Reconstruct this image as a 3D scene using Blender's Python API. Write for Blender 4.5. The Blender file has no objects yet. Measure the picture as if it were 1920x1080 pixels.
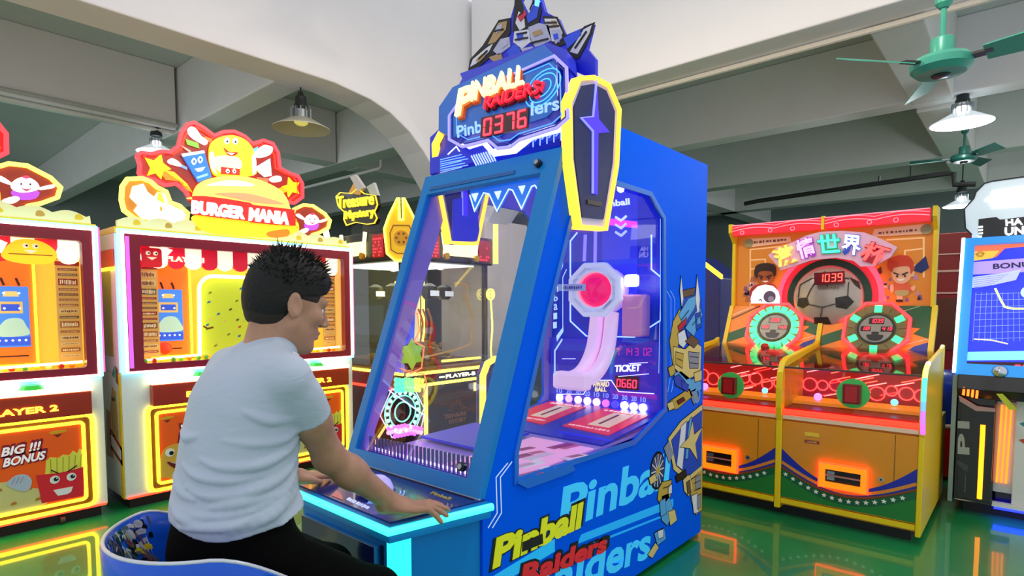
import bpy, bmesh, math, random
import numpy as np
from mathutils import Vector, Matrix
from mathutils.geometry import tessellate_polygon

SC = bpy.context.scene
COL = SC.collection
random.seed(7)

# ---------------------------------------------------------------- camera
# the hall's axes: X runs away to the right of the picture, Y away to the left
F_PX, TILT, EYE, HORIZON = 1103.0, math.radians(3.5), 1.3, 575.0
PRIN_Y = HORIZON + F_PX * math.tan(TILT)
ANG = math.atan2(970.0, 1103.0)
_fw = Vector((math.cos(ANG), math.sin(ANG), 0)); _rt = Vector((math.sin(ANG), -math.cos(ANG), 0)); _up = Vector((0, 0, 1))
CF = _fw * math.cos(TILT) - _up * math.sin(TILT)
CU = _fw * math.sin(TILT) + _up * math.cos(TILT)
CP = Vector((0, 0, EYE))
cam_data = bpy.data.cameras.new('camera')
cam_data.sensor_width = 36.0
cam_data.lens = 36.0 * F_PX / 1920.0
cam_data.shift_y = (PRIN_Y - 540.0) / 1920.0
cam_data.clip_start = 0.02
cam = bpy.data.objects.new('camera', cam_data)
COL.objects.link(cam)
cam.matrix_world = Matrix(((_rt.x, CU.x, -CF.x, CP.x), (_rt.y, CU.y, -CF.y, CP.y), (_rt.z, CU.z, -CF.z, CP.z), (0, 0, 0, 1)))
SC.camera = cam

# ---------------------------------------------------------------- world, exposure
world = bpy.data.worlds.new('daylight')
SC.world = world
world.use_nodes = True
bg = world.node_tree.nodes['Background']
bg.inputs['Color'].default_value = (0.93, 0.95, 1.0, 1)
bg.inputs['Strength'].default_value = 0.86
SC.view_settings.view_transform = 'Standard'
SC.view_settings.look = 'None'
SC.view_settings.gamma = 1.0
SC.view_settings.use_curve_mapping = False
SC.view_settings.exposure = 0.0

# ---------------------------------------------------------------- materials
def lin(c):
    if isinstance(c, str):
        c = c.lstrip('#'); c = tuple(int(c[i:i + 2], 16) for i in (0, 2, 4))
    r = []
    for v in c:
        v = v / 255.0
        r.append(v / 12.92 if v <= 0.04045 else ((v + 0.055) / 1.055) ** 2.4)
    return tuple(r)

_M = {}
def mat(color, rough=0.45, metal=0.0, emit=0.0, var=0.05, coat=0.0, bump=0.0, scale=30.0, name=None, spec=0.5):
    key = (color, rough, metal, emit, var, coat, bump, scale, spec)
    if key in _M: return _M[key]
    c = lin(color)
    m = bpy.data.materials.new(name or ('led' if emit else 'paint') + '_' + (color if isinstance(color, str) else '%d_%d_%d' % color).lstrip('#'))
    m.use_nodes = True
    nt = m.node_tree; n = nt.nodes; b = n['Principled BSDF']
    b.inputs['Base Color'].default_value = (*c, 1)
    b.inputs['Roughness'].default_value = rough
    b.inputs['Metallic'].default_value = metal
    b.inputs['Specular IOR Level'].default_value = spec
    if coat:
        b.inputs['Coat Weight'].default_value = coat; b.inputs['Coat Roughness'].default_value = 0.06
    if emit:
        b.inputs['Emission Color'].default_value = (*c, 1); b.inputs['Emission Strength'].default_value = emit
    elif var:
        tc = n.new('ShaderNodeTexCoord'); nz = n.new('ShaderNodeTexNoise'); nz.inputs['Scale'].default_value = scale
        nz.inputs['Detail'].default_value = 3
        mr = n.new('ShaderNodeMapRange'); mr.inputs['To Min'].default_value = 1 - var; mr.inputs['To Max'].default_value = 1 + var
        hs = n.new('ShaderNodeHueSaturation'); hs.inputs['Color'].default_value = (*c, 1)
        nt.links.new(tc.outputs['Object'], nz.inputs['Vector']); nt.links.new(nz.outputs['Fac'], mr.inputs['Value'])
        nt.links.new(mr.outputs['Result'], hs.inputs['Value']); nt.links.new(hs.outputs['Color'], b.inputs['Base Color'])
        if bump:
            bp = n.new('ShaderNodeBump'); bp.inputs['Strength'].default_value = bump; bp.inputs['Distance'].default_value = 0.01
            nt.links.new(nz.outputs['Fac'], bp.inputs['Height']); nt.links.new(bp.outputs['Normal'], b.inputs['Normal'])
    _M[key] = m
    return m

def glow(color, s=4.0): return mat(color, 0.4, 0, s)

def glass(tint='#ffffff', refl=0.10, name='clear_glass'):
    key = ('glass', tint, refl)
    if key in _M: return _M[key]
    m = bpy.data.materials.new(name); m.use_nodes = True
    nt = m.node_tree; n = nt.nodes
    for x in list(n):
        if x.type != 'OUTPUT_MATERIAL': n.remove(x)
    out = n['Material Output']
    tr = n.new('ShaderNodeBsdfTransparent'); tr.inputs['Color'].default_value = (*lin(tint), 1)
    gl = n.new('ShaderNodeBsdfGlossy'); gl.inputs['Roughness'].default_value = 0.02
    fr = n.new('ShaderNodeFresnel'); fr.inputs['IOR'].default_value = 1.5
    mu = n.new('ShaderNodeMath'); mu.operation = 'MULTIPLY'; mu.inputs[1].default_value = refl / 0.06; mu.use_clamp = True
    mx = n.new('ShaderNodeMixShader')
    nt.links.new(fr.outputs[0], mu.inputs[0]); nt.links.new(mu.outputs[0], mx.inputs[0])
    nt.links.new(tr.outputs[0], mx.inputs[1]); nt.links.new(gl.outputs[0], mx.inputs[2]); nt.links.new(mx.outputs[0], out.inputs[0])
    _M[key] = m
    return m

# ---------------------------------------------------------------- geometry helpers
def V(*a): return Vector(a)

class Frame:
    """a flat working plane: origin, right, up; ix() drops a sight line of the photograph on that plane"""
    def __init__(s, o, ux, uy):
        s.o = Vector(o); s.ux = Vector(ux).normalized(); s.uy = Vector(uy).normalized(); s.n = s.ux.cross(s.uy)
    def pt(s, a, b, h=0.0): return s.o + s.ux * a + s.uy * b + s.n * h
    def ix(s, px, py):
        r = CF + _rt * ((px - 960.0) / F_PX) + CU * ((PRIN_Y - py) / F_PX)
        t = (s.o - CP).dot(s.n) / r.dot(s.n)
        d = CP + r * t - s.o
        return (d.dot(s.ux), d.dot(s.uy))
    def P(s, pts): return [s.ix(*p) for p in pts]
    def off(s, h): return Frame(s.o + s.n * h, s.ux, s.uy)

def front_x(x): return Frame((x, 0, 0), (0, -1, 0), (0, 0, 1))   # faces -X, coordinates (-Y, Z)
def front_y(y): return Frame((0, y, 0), (1, 0, 0), (0, 0, 1))    # faces -Y, coordinates (X, Z)

ROOT = {}
def root_loc(o):
    while o is not None and o.parent is not None: o = o.parent
    return Vector(o.location) if o is not None else Vector((0, 0, 0))

def tag(o, label=None, cat=None, group=None, kind=None):
    if label: o['label'] = label
    if cat: o['category'] = cat
    if group: o['group'] = group
    if kind: o['kind'] = kind
    return o

def thing(name, label, cat, loc, group=None):
    o = bpy.data.objects.new(name, None); COL.objects.link(o)
    o.location = loc; o.empty_display_size = 0.1
    return tag(o, label, cat, group)

class MB:
    def __init__(s): s.v = []; s.f = []; s.m = []; s.mats = []
    def mi(s, m):
        if m not in s.mats: s.mats.append(m)
        return s.mats.index(m)
    def add(s, vs, fs, m):
        k = len(s.v); i = s.mi(m)
        s.v += [tuple(p) for p in vs]; s.f += [tuple(k + j for j in f) for f in fs]; s.m += [i] * len(fs)
        return s
    def box(s, x0, x1, y0, y1, z0, z1, m):
        vs = [(x, y, z) for z in (z0, z1) for y in (y0, y1) for x in (x0, x1)]
        return s.add(vs, [(0, 2, 3, 1), (4, 5, 7, 6), (0, 1, 5, 4), (2, 6, 7, 3), (0, 4, 6, 2), (1, 3, 7, 5)], m)
    def prism(s, pts, vec, m, m2=None):
        n = len(pts); a = [Vector(p) for p in pts]; b = [p + Vector(vec) for p in a]
        s.add(a + b, [tuple(range(n))[::-1], tuple(range(n, 2 * n))], m)
        s.add(a + b, [(i, (i + 1) % n, n + (i + 1) % n, n + i) for i in range(n)], m2 or m)
        return s
    def plate(s, fr, pts, h0, h1, m, holes=(), side=None, px=False):
        """flat plate on a Frame between heights h0 and h1, optional holes"""
        loops = [list(pts)] + [list(h) for h in holes]
        if px: loops = [fr.P(l) for l in loops]
        flat = [p for l in loops for p in l]
        tris = tessellate_polygon([[Vector((p[0], p[1], 0)) for p in l] for l in loops])
        top = [fr.pt(p[0], p[1], h1) for p in flat]
        fs = []
        for t in tris:
            a, b, c = (flat[i] for i in t)
            ar = (b[0] - a[0]) * (c[1] - a[1]) - (b[1] - a[1]) * (c[0] - a[0])
            fs.append(tuple(t) if ar > 0 else tuple(t)[::-1])
        s.add(top, fs, m)
        bot = [fr.pt(p[0], p[1], h0) for p in flat]
        if h1 - h0 > 0.004: s.add(bot, [f[::-1] for f in fs], side or m)
        k = 0; sf = []
        N = len(flat)
        for li, l in enumerate(loops):
            n = len(l)
            ar = sum(l[i][0] * l[(i + 1) % n][1] - l[(i + 1) % n][0] * l[i][1] for i in range(n))
            out = (ar > 0) == (li == 0)
            for i in range(n):
                j = (i + 1) % n
                q = (k + i, k + j, N + k + j, N + k + i)
                sf.append(q[::-1] if out else q)
            k += n
        s.add(top + bot, sf, side or m)
        return s
    def line(s, fr, pts, w, h0, h1, m, closed=False, px=False):
        """raised strip of width w along a path on a Frame"""
        p = fr.P(pts) if px else list(pts)
        n = len(p); L = []; R = []
        for i in range(n):
            a = Vector(p[i]); ds = []
            if closed or i > 0: ds.append((a - Vector(p[i - 1])).normalized())
            if closed or i < n - 1: ds.append((Vector(p[(i + 1) % n]) - a).normalized())
            d = sum(ds, Vector((0, 0)))
            d = d.normalized() if d.length > 1e-6 else ds[0]
            nn = Vector((-d.y, d.x)); c = max(0.35, nn.dot(Vector((-ds[0].y, ds[0].x))))
            L.append(a + nn * (w / 2 / c)); R.append(a - nn * (w / 2 / c))
        N = n; rng = range(n) if closed else range(n - 1)
        vs = [fr.pt(q.x, q.y, h1) for q in L] + [fr.pt(q.x, q.y, h1) for q in R] + [fr.pt(q.x, q.y, h0) for q in L] + [fr.pt(q.x, q.y, h0) for q in R]
        fs = []
        for i in rng:
            j = (i + 1) % n
            fs += [(N + i, N + j, j, i), (i, j, 2 * N + j, 2 * N + i), (3 * N + i, 3 * N + j, N + j, N + i)]
            if h1 - h0 > 0.004: fs.append((2 * N + i, 2 * N + j, 3 * N + j, 3 * N + i))
        if not closed:
            fs += [(0, 2 * N, 3 * N, N), (n - 1, N + n - 1, 3 * N + n - 1, 2 * N + n - 1)]
        return s.add(vs, fs, m)
    def tube(s, path, r, m, n=8, closed=False, cap=True):
        pts = [Vector(p) for p in path]; k = len(pts); rr = r if isinstance(r, (list, tuple)) else [r] * k
        vs = []; ref = None
        for i in range(k):
            d = (pts[(i + 1) % k] - pts[i - 1]) if closed or 0 < i < k - 1 else (pts[1] - pts[0] if i == 0 else pts[-1] - pts[-2])
            d.normalize()
            if ref is None: ref = Vector((0, 0, 1)) if abs(d.z) < 0.9 else Vector((1, 0, 0))
            a = (ref - d * ref.dot(d)).normalized(); b = d.cross(a); ref = a
            vs += [pts[i] + (a * math.cos(t) + b * math.sin(t)) * rr[i] for t in [2 * math.pi * q / n for q in range(n)]]
        fs = []
        for i in range(k if closed else k - 1):
            j = (i + 1) % k
            fs += [(i * n + q, i * n + (q + 1) % n, j * n + (q + 1) % n, j * n + q) for q in range(n)]
        if cap and not closed:
            fs += [tuple(range(n))[::-1], tuple((k - 1) * n + q for q in range(n))]
        return s.add(vs, fs, m)
    def lathe(s, prof, o, m, n=24, axis=(0, 0, 1), sx=1.0, sy=1.0):
        ax = Vector(axis).normalized(); ref = Vector((1, 0, 0)) if abs(ax.x) < 0.9 else Vector((0, 1, 0))
        a = (ref - ax * ref.dot(ax)).normalized(); b = ax.cross(a); o = Vector(o); vs = []
        for r, z in prof:
            vs += [o + ax * z + (a * math.cos(t) * sx + b * math.sin(t) * sy) * r for t in [2 * math.pi * q / n for q in range(n)]]
        fs = []
        for i in range(len(prof) - 1):
            fs += [(i * n + q, i * n + (q + 1) % n, (i + 1) * n + (q + 1) % n, (i + 1) * n + q) for q in range(n)]
        if prof[0][0] > 1e-4: fs.append(tuple(range(n))[::-1])
        if prof[-1][0] > 1e-4: fs.append(tuple((len(prof) - 1) * n + q for q in range(n)))
        return s.add(vs, fs, m)
    def ball(s, c, r, m, n=14, k=8, sc=(1, 1, 1)):
        prof = [(math.sin(math.pi * i / k), -math.cos(math.pi * i / k)) for i in range(k + 1)]
        t = MB(); t.lathe(prof, (0, 0, 0), m, n)
        return s.add([(c[0] + v[0] * r * sc[0], c[1] + v[1] * r * sc[1], c[2] + v[2] * r * sc[2]) for v in t.v], t.f, m)
    def text(s, fr, string, bl, br, tl, m, h0, h1, bold=0.0, px=True):
        """lettering fitted into the parallelogram bottom-left, bottom-right, top-left"""
        vs, fs = glyphs(string, bold)
        if px: bl, br, tl = fr.ix(*bl), fr.ix(*br), fr.ix(*tl)
        bl, br, tl = Vector(bl), Vector(br), Vector(tl)
        P = [bl + (br - bl) * u + (tl - bl) * v for u, v in vs]
        k = len(P)
        top = [fr.pt(q.x, q.y, h1) for q in P]
        s.add(top, fs, m)
        if h1 - h0 > 0.0015:
            cnt = {}
            for f in fs:
                for i in range(len(f)):
                    e = (f[i], f[(i + 1) % len(f)]); cnt[tuple(sorted(e))] = (cnt.get(tuple(sorted(e)), (0,))[0] + 1, e)
            bot = [fr.pt(q.x, q.y, h0) for q in P]
            s.add(top + bot, [(e[1], e[0], k + e[0], k + e[1]) for c, e in cnt.values() if c == 1], m)
        return s
    def disc(s, fr, c, r, h0, h1, m, n=20, px=False, sy=1.0, rot=0.0):
        if px: c = fr.ix(*c)
        pts = []
        for i in range(n):
            t = 2 * math.pi * i / n; x = r * math.cos(t); y = r * sy * math.sin(t)
            pts.append((c[0] + x * math.cos(rot) - y * math.sin(rot), c[1] + x * math.sin(rot) + y * math.cos(rot)))
        return s.plate(fr, pts, h0, h1, m)
    def ring(s, fr, c, r, w, h0, h1, m, n=24, px=False, rot=0.0):
        if px: c = fr.ix(*c)
        return s.line(fr, [(c[0] + r * math.cos(2 * math.pi * i / n + rot), c[1] + r * math.sin(2 * math.pi * i / n + rot)) for i in range(n)], w, h0, h1, m, closed=True)
    def star(s, fr, c, r, h0, h1, m, k=5, inner=0.45, rot=math.pi / 2, px=False, sy=1.0):
        if px: c = fr.ix(*c)
        return s.plate(fr, [(c[0] + (r if i % 2 == 0 else r * inner) * math.cos(rot + math.pi * i / k), c[1] + sy * (r if i % 2 == 0 else r * inner) * math.sin(rot + math.pi * i / k)) for i in range(2 * k)], h0, h1, m)
    def scribble(s, fr, bl, br, tl, m, h0, h1, seed=1, px=True):
        """print too small to read: a row of little strokes"""
        if px: bl, br, tl = fr.ix(*bl), fr.ix(*br), fr.ix(*tl)
        bl, br, tl = Vector(bl), Vector(br), Vector(tl); r = random.Random(seed); u = 0.0
        while u < 0.97:
            w = 0.03 + 0.06 * r.random(); a = min(1.0, u + w); v0 = r.random() * 0.2; v1 = 1 - r.random() * 0.25
            P = [bl + (br - bl) * x + (tl - bl) * y for x, y in ((u, v0), (a, v0), (a, v1), (u, v1))]
            s.plate(fr, [(p.x, p.y) for p in P], h0, h1, m); u = a + 0.025 + 0.04 * r.random()
        return s
    def digits(s, fr, string, bl, br, tl, m, h0, h1, px=True):
        """seven-segment read-out fitted into a parallelogram"""
        if px: bl, br, tl = fr.ix(*bl), fr.ix(*br), fr.ix(*tl)
        bl, br, tl = Vector(bl), Vector(br), Vector(tl)
        seg = {'0': 'abcdef', '1': 'bc', '2': 'abged', '3': 'abgcd', '4': 'fgbc', '5': 'afgcd', '6': 'afgedc', '7': 'abc', '8': 'abcdefg', '9': 'abcdfg', ' ': '', '-': 'g'}
        q = {'a': (.1, .9, .9, 1), 'g': (.1, .45, .9, .55), 'd': (.1, 0, .9, .1), 'f': (0, .54, .18, .96), 'b': (.82, .54, 1, .96), 'e': (0, .04, .18, .46), 'c': (.82, .04, 1, .46)}
        N = len(string); w = 1.0 / (N + (N - 1) * 0.35)
        for i, ch in enumerate(string):
            for g in seg.get(ch, ''):
                a, b, c, d = q[g]; x0 = i * w * 1.35
                pts = []
                for u, v in ((a, b), (c, b), (c, d), (a, d)):
                    pp = bl + (br - bl) * (x0 + u * w) + (tl - bl) * v; pts.append((pp.x, pp.y))
                s.plate(fr, pts, h0, h1, m)
        return s
    def build(s, name, parent=None, smooth=False, bevel=0.0, label=None, cat=None, group=None, kind=None, seg=2, loc=None):
        me = bpy.data.meshes.new(name)
        o = bpy.data.objects.new(name, me)
        base = root_loc(parent) if parent is not None else (Vector(loc) if loc is not None else Vector((0, 0, 0)))
        me.from_pydata([(v[0] - base.x, v[1] - base.y, v[2] - base.z) for v in s.v], [], s.f)
        for m in s.mats: me.materials.append(m)
        me.polygons.foreach_set('material_index', s.m)
        if smooth: me.polygons.foreach_set('use_smooth', [True] * len(me.polygons))
        me.update()
        COL.objects.link(o)
        if parent is not None: o.parent = parent
        elif loc is not None: o.location = base
        if bevel:
            bm = bmesh.new(); bm.from_mesh(me); bmesh.ops.remove_doubles(bm, verts=bm.verts, dist=1e-5); bm.to_mesh(me); bm.free()
            b = o.modifiers.new('bevel', 'BEVEL'); b.width = bevel; b.segments = seg; b.limit_method = 'ANGLE'; b.angle_limit = math.radians(38)
        if smooth and smooth != True:
            me.set_sharp_from_angle(angle=math.radians(smooth))
        tag(o, label, cat, group, kind)
        return o

_G = {}
def glyphs(string, bold):
    key = (string, bold)
    if key in _G: return _G[key]
    cu = bpy.data.curves.new('lettering', 'FONT'); cu.body = string; cu.size = 1.0; cu.offset = bold; cu.resolution_u = 3
    cu.fill_mode = 'FRONT' if hasattr(cu, 'fill_mode') else cu.fill_mode
    ob = bpy.data.objects.new('lettering', cu)
    me = ob.to_mesh()
    v = [(p.co.x, p.co.y) for p in me.vertices]; f = []
    for p in me.polygons:
        q = list(p.vertices); a, b, c = v[q[0]], v[q[1]], v[q[2]]
        if (b[0] - a[0]) * (c[1] - a[1]) - (b[1] - a[1]) * (c[0] - a[0]) < 0: q = q[::-1]
        f.append(tuple(q))
    ob.to_mesh_clear(); bpy.data.objects.remove(ob); bpy.data.curves.remove(cu)
    x0 = min(p[0] for p in v); x1 = max(p[0] for p in v); y0 = min(p[1] for p in v); y1 = max(p[1] for p in v)
    v = [((p[0] - x0) / (x1 - x0), (p[1] - y0) / (y1 - y0)) for p in v]
    _G[key] = (v, f)
    return _G[key]

def copy_tree(o, parent=None, delta=None):
    c = o.copy(); COL.objects.link(c); c.parent = parent
    if delta is not None: c.location = Vector(o.location) + Vector(delta)
    for ch in list(o.children): copy_tree(ch, c)
    return c

def smooth_loop(pts, n=4):
    """Catmull-Rom through a closed loop of 2D points"""
    out = []; k = len(pts)
    for i in range(k):
        p0, p1, p2, p3 = (Vector(pts[(i + j - 1) % k]) for j in range(4))
        for t in [q / n for q in range(n)]:
            v = 0.5 * ((2 * p1) + (p2 - p0) * t + (2 * p0 - 5 * p1 + 4 * p2 - p3) * t * t + (3 * p1 - p0 - 3 * p2 + p3) * t ** 3)
            out.append((v.x, v.y))
    return out

def smooth_path(pts, n=5):
    out = []; k = len(pts); P = [Vector(p) for p in pts]
    for i in range(k - 1):
        p0, p1, p2, p3 = P[max(i - 1, 0)], P[i], P[i + 1], P[min(i + 2, k - 1)]
        for t in [q / n for q in range(n)]:
            out.append(0.5 * ((2 * p1) + (p2 - p0) * t + (2 * p0 - 5 * p1 + 4 * p2 - p3) * t * t + (3 * p1 - p0 - 3 * p2 + p3) * t ** 3))
    out.append(P[-1])
    return out
# ================================================================ the hall
ZB, ZC = 3.3, 4.0
def floor_material():
    m = bpy.data.materials.new('green_epoxy_floor'); m.use_nodes = True
    nt = m.node_tree; n = nt.nodes; b = n['Principled BSDF']
    tc = n.new('ShaderNodeTexCoord'); nz = n.new('ShaderNodeTexNoise'); nz.inputs['Scale'].default_value = 1.3; nz.inputs['Detail'].default_value = 4
    rp = n.new('ShaderNodeValToRGB'); rp.color_ramp.elements[0].color = (*lin('#0c7440'), 1); rp.color_ramp.elements[1].color = (*lin('#169a54'), 1)
    rp.color_ramp.elements[0].position = 0.3; rp.color_ramp.elements[1].position = 0.7
    n2 = n.new('ShaderNodeTexNoise'); n2.inputs['Scale'].default_value = 2.2; bp = n.new('ShaderNodeBump'); bp.inputs['Strength'].default_value = 0.03; bp.inputs['Distance'].default_value = 0.02
    nt.links.new(tc.outputs['Object'], nz.inputs['Vector']); nt.links.new(nz.outputs['Fac'], rp.inputs['Fac']); nt.links.new(rp.outputs['Color'], b.inputs['Base Color'])
    nt.links.new(tc.outputs['Object'], n2.inputs['Vector']); nt.links.new(n2.outputs['Fac'], bp.inputs['Height']); nt.links.new(bp.outputs['Normal'], b.inputs['Normal'])
    nt.links.new(bp.outputs['Normal'], b.inputs['Coat Normal'])
    b.inputs['Roughness'].default_value = 0.4; b.inputs['IOR'].default_value = 1.4
    b.inputs['Coat Weight'].default_value = 1.0; b.inputs['Coat Roughness'].default_value = 0.03; b.inputs['Coat IOR'].default_value = 1.5
    return m
floor = MB().box(-2.2, 15, -2.6, 15, -0.1, 0, floor_material()).build('floor', kind='structure')
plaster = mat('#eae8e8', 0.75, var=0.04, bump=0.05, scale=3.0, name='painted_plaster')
YA, YB = 4.75, 5.13
XA, XB = 4.67, 4.99
ZU = 4.65      # beam tops raised around the added opening
# opening added over the unseen near bay, to let light onto the beams
ceiling = MB().prism([(XB, -1.4, ZC), (15, -1.4, ZC), (15, 15, ZC), (-1, 15, ZC), (-1, YB, ZC), (XB, YB, ZC)], (0, 0, .15), mat('#c9d0cc', 0.8, var=0.05, scale=1.5, name='ceiling_plaster')).build('ceiling', kind='structure')  # slab darker and cooler too, the dim far hall put into its colour
MB().box(14.8, 15, -1.4, 15, 0, ZC, mat('#7f8c8c', 0.8, var=0.08, scale=1.2, name='far_wall_paint')).build('wall_back', kind='structure')
MB().box(-1, 14.8, 14.8, 15, 0, ZC, mat('#8f9a98', 0.8, var=0.08, scale=1.2, name='side_wall_paint')).build('wall_left', kind='structure')

def beam(pts_profile, vec):
    MB().prism(pts_profile, vec, plaster).build('beam', ceiling, bevel=0.012)
# main beam along X with its haunch growing into the column
YA, YB = 4.75, 5.13
XA, XB = 4.67, 4.99
prof = [(-1, ZB), (3.0, ZB), (3.39, 3.25), (3.62, 3.18), (3.85, 3.05), (4.02, 2.90), (4.2, 2.70), (4.4, 2.45), (4.66, 2.2), (5.3, 2.2), (5.8, 2.75), (6.3, 3.1), (6.7, ZB), (14.8, ZB), (14.8, ZC), (5.0, ZC), (5.0, ZU), (-1, ZU)]
beam([(x, YA, z) for x, z in prof], (0, YB - YA, 0))
prof = [(-1.4, ZB), (3.3, ZB), (3.6, 3.2), (3.9, 3.0), (4.2, 2.6), (4.46, 2.2), (4.7, 2.2), (4.7, ZU), (-1.4, ZU)]
beam([(XA, y, z) for y, z in prof], (XB - XA, 0, 0))
MB().box(XA, XB, 5.2, 14.8, ZB, ZC, plaster).build('beam', ceiling, bevel=0.012)
for x0, x1 in ((2.63, 2.89), (-0.3, -0.04)):
    MB().box(x0, x1, YB, 14.8, ZB, ZC, plaster).build('beam', ceiling, bevel=0.012)
dim_plaster = mat('#cdcfca', 0.8, var=0.05, bump=0.05, scale=3.0, name='old_plaster')  # plaster darkened, the weaker light on the far beams put into its colour
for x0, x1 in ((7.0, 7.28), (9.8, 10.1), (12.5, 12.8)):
    MB().box(x0, x1, -1.4, 14.8, ZB, ZC, plaster if x0 < 8 else dim_plaster).build('beam', ceiling, bevel=0.012)
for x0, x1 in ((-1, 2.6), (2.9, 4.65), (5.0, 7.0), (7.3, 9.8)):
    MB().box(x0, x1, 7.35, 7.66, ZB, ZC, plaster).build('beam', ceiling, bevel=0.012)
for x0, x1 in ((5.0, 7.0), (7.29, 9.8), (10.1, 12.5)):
    MB().box(x0, x1, 0.62, 0.95, ZB - 0.04, ZC, dim_plaster).build('beam', ceiling, bevel=0.012)
MB().box(4.62, 5.34, 4.45, 5.17, 0, 2.25, mat('#f4eadb', 0.7, var=0.03, bump=0.05, scale=3.0, name='column_paint')).build('column', kind='structure', bevel=0.02)

# ---- pipes and conduits under the ceiling
MB().tube([(4.95, 3.28, 3.272), (4.95, -1.3, 3.272)], 0.022, mat('#d9d3c8', 0.5), 8).build('conduit_pipe', label='cream conduit pipe strapped under the beam edge beside the ceiling fan', cat='pipe')
MB().tube([(-0.9, 7.42, 3.275), (2.6, 7.42, 3.275)], 0.022, mat('#d8d8d2', 0.5), 8).build('conduit_pipe', label='white conduit pipe under the far beam above the star sign, the lower of two', cat='pipe')
MB().tube([(-0.9, 7.32, 3.34), (2.6, 7.32, 3.34)], 0.02, mat('#b9bab4', 0.5), 8).build('conduit_pipe', label='grey conduit pipe on the side of the far beam above the star sign, upper one', cat='pipe')
PIPE_X = 4.4
def hall_pt(x, px, py):
    f = front_x(x); a, b = f.ix(px, py); return (x, -a, b)
MB().tube([hall_pt(PIPE_X, 560, 355), hall_pt(PIPE_X, 712, 316), hall_pt(PIPE_X, 715, 312), hall_pt(PIPE_X, 715, 300)], 0.02, mat('#c4c6c2', 0.4), 8).build('conduit_pipe', label='light grey pipe with a bent end behind the gold treasure sign', cat='pipe')
pm = mat('#1c1f20', 0.4, 0.3)
pp = MB().tube([hall_pt(8.2, 1396, 382), hall_pt(8.2, 1420, 377), hall_pt(8.2, 1776, 325), hall_pt(8.2, 1789, 326), hall_pt(8.2, 1789, 346), hall_pt(8.2, 1830, 345)], 0.028, pm, 8)
pipe = pp.build('sprinkler_pipe', label='black sprinkler pipe hung below the ceiling above the football machine', cat='pipe')
for a, b, t in ((1649, 345, 330), (1708, 336, 312)):
    p = hall_pt(8.2, a, b); q = hall_pt(8.2, a, t)
    MB().tube([p, (q[0], p[1], q[2])], 0.014, pm, 6).build('pipe_hanger', pipe)
MB().tube([hall_pt(7.5, 725, 365), hall_pt(7.5, 757, 357), hall_pt(7.5, 757, 378), hall_pt(7.5, 795, 368)], 0.03, pm, 8).build('sprinkler_pipe', label='short black bent pipe behind the gold treasure machine', cat='pipe')

# ---- high-bay lamps
def bay_lamp(x, y, z, r, on, label, name='ceiling_lamp', ztop=None, watts=60.0, warm=False):
    t = thing(name, label, 'lamp', (x, y, z - 0.06), group='hanging bay lamps')
    zt = ztop if ztop is not None else ZB
    dk = mat('#22262a', 0.5); al = mat('#9aa0a2', 0.35, 0.8)
    MB().tube([(x, y, z + 0.26 * r / 0.25), (x, y, zt)], 0.008, dk, 6).build('hook_rod', t)
    k = r / 0.25
    MB().lathe([(0.02, 0.30), (0.032, 0.27), (0.05, 0.25), (0.05, 0.20), (0.06, 0.18), (0.06, 0.15)], (x, y, z), dk, 14).build('lamp_holder', t, smooth=35) if k > .6 else MB().lathe([(0.015, 0.22), (0.03, 0.2), (0.04, 0.12)], (x, y, z), dk, 10).build('lamp_holder', t)
    for i in range(12):
        a = 2 * math.pi * i / 12; rr = 0.088 * k
        MB().box(-0.004, 0.004, -0.018 * k, 0.018 * k, 0.05 * k, 0.15 * k, al)
        c = MB(); c.prism([(x + math.cos(a) * (rr - .03 * k) - math.sin(a) * .004, y + math.sin(a) * (rr - .03 * k) + math.cos(a) * .004, z + .05 * k), (x + math.cos(a) * rr - math.sin(a) * .004, y + math.sin(a) * rr + math.cos(a) * .004, z + .05 * k), (x + math.cos(a) * rr + math.sin(a) * .004, y + math.sin(a) * rr - math.cos(a) * .004, z + .05 * k), (x + math.cos(a) * (rr - .03 * k) + math.sin(a) * .004, y + math.sin(a) * (rr - .03 * k) - math.cos(a) * .004, z + .05 * k)], (0, 0, 0.10 * k), al).build('heat_sink_fin', t)
    shade = mat('#c9c6b4', 0.35, 0.0, name='lamp_shade_enamel') if not on else mat('#e8f2fa', 0.3, 0.0, 0.5)
    MB().lathe([(0.075 * k, 0.055 * k), (0.11 * k, 0.05 * k), (0.25 * k, -0.03 * k), (0.25 * k, -0.036 * k), (0.105 * k, 0.04 * k), (0.07 * k, 0.045 * k)], (x, y, z), shade, 32).build('lamp_shade', t, smooth=30)
    bulb = glow('#f2fbff', 14.0) if on else mat('#e6dc7a', 0.3, 0, 0.55)  # the unlit bulb still gets a faint yellow glow in its material
    MB().lathe([(0.0, -0.0 * k), (0.04 * k, 0.004 * k), (0.06 * k, 0.02 * k), (0.065 * k, 0.05 * k)], (x, y, z), bulb, 16).build('bulb', t, smooth=True)
    if on:
        MB().lathe([(0.068 * k, 0.05 * k), (0.068 * k, 0.1 * k), (0.05 * k, 0.12 * k)], (x, y, z), glow('#f2fbff', 6.0), 16).build('lamp_housing', t)
        l = bpy.data.lights.new('bay_light', 'POINT'); l.energy = watts; l.shadow_soft_size = 0.06; l.color = (1.0, 0.83, 0.62) if warm else (0.93, 0.97, 1.0)
        o = bpy.data.objects.new('bay_light', l); COL.objects.link(o); o.parent = t; o.location = (0, 0, -0.02)
    else:
        MB().lathe([(0.068 * k, 0.05 * k), (0.068 * k, 0.13 * k), (0.05 * k, 0.15 * k)], (x, y, z), al, 16).build('lamp_housing', t)
    return t
bay_lamp(2.86, 5.09, 2.96, 0.255, False, 'unlit bay lamp with a pale yellow shade hanging under the near beam')
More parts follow.
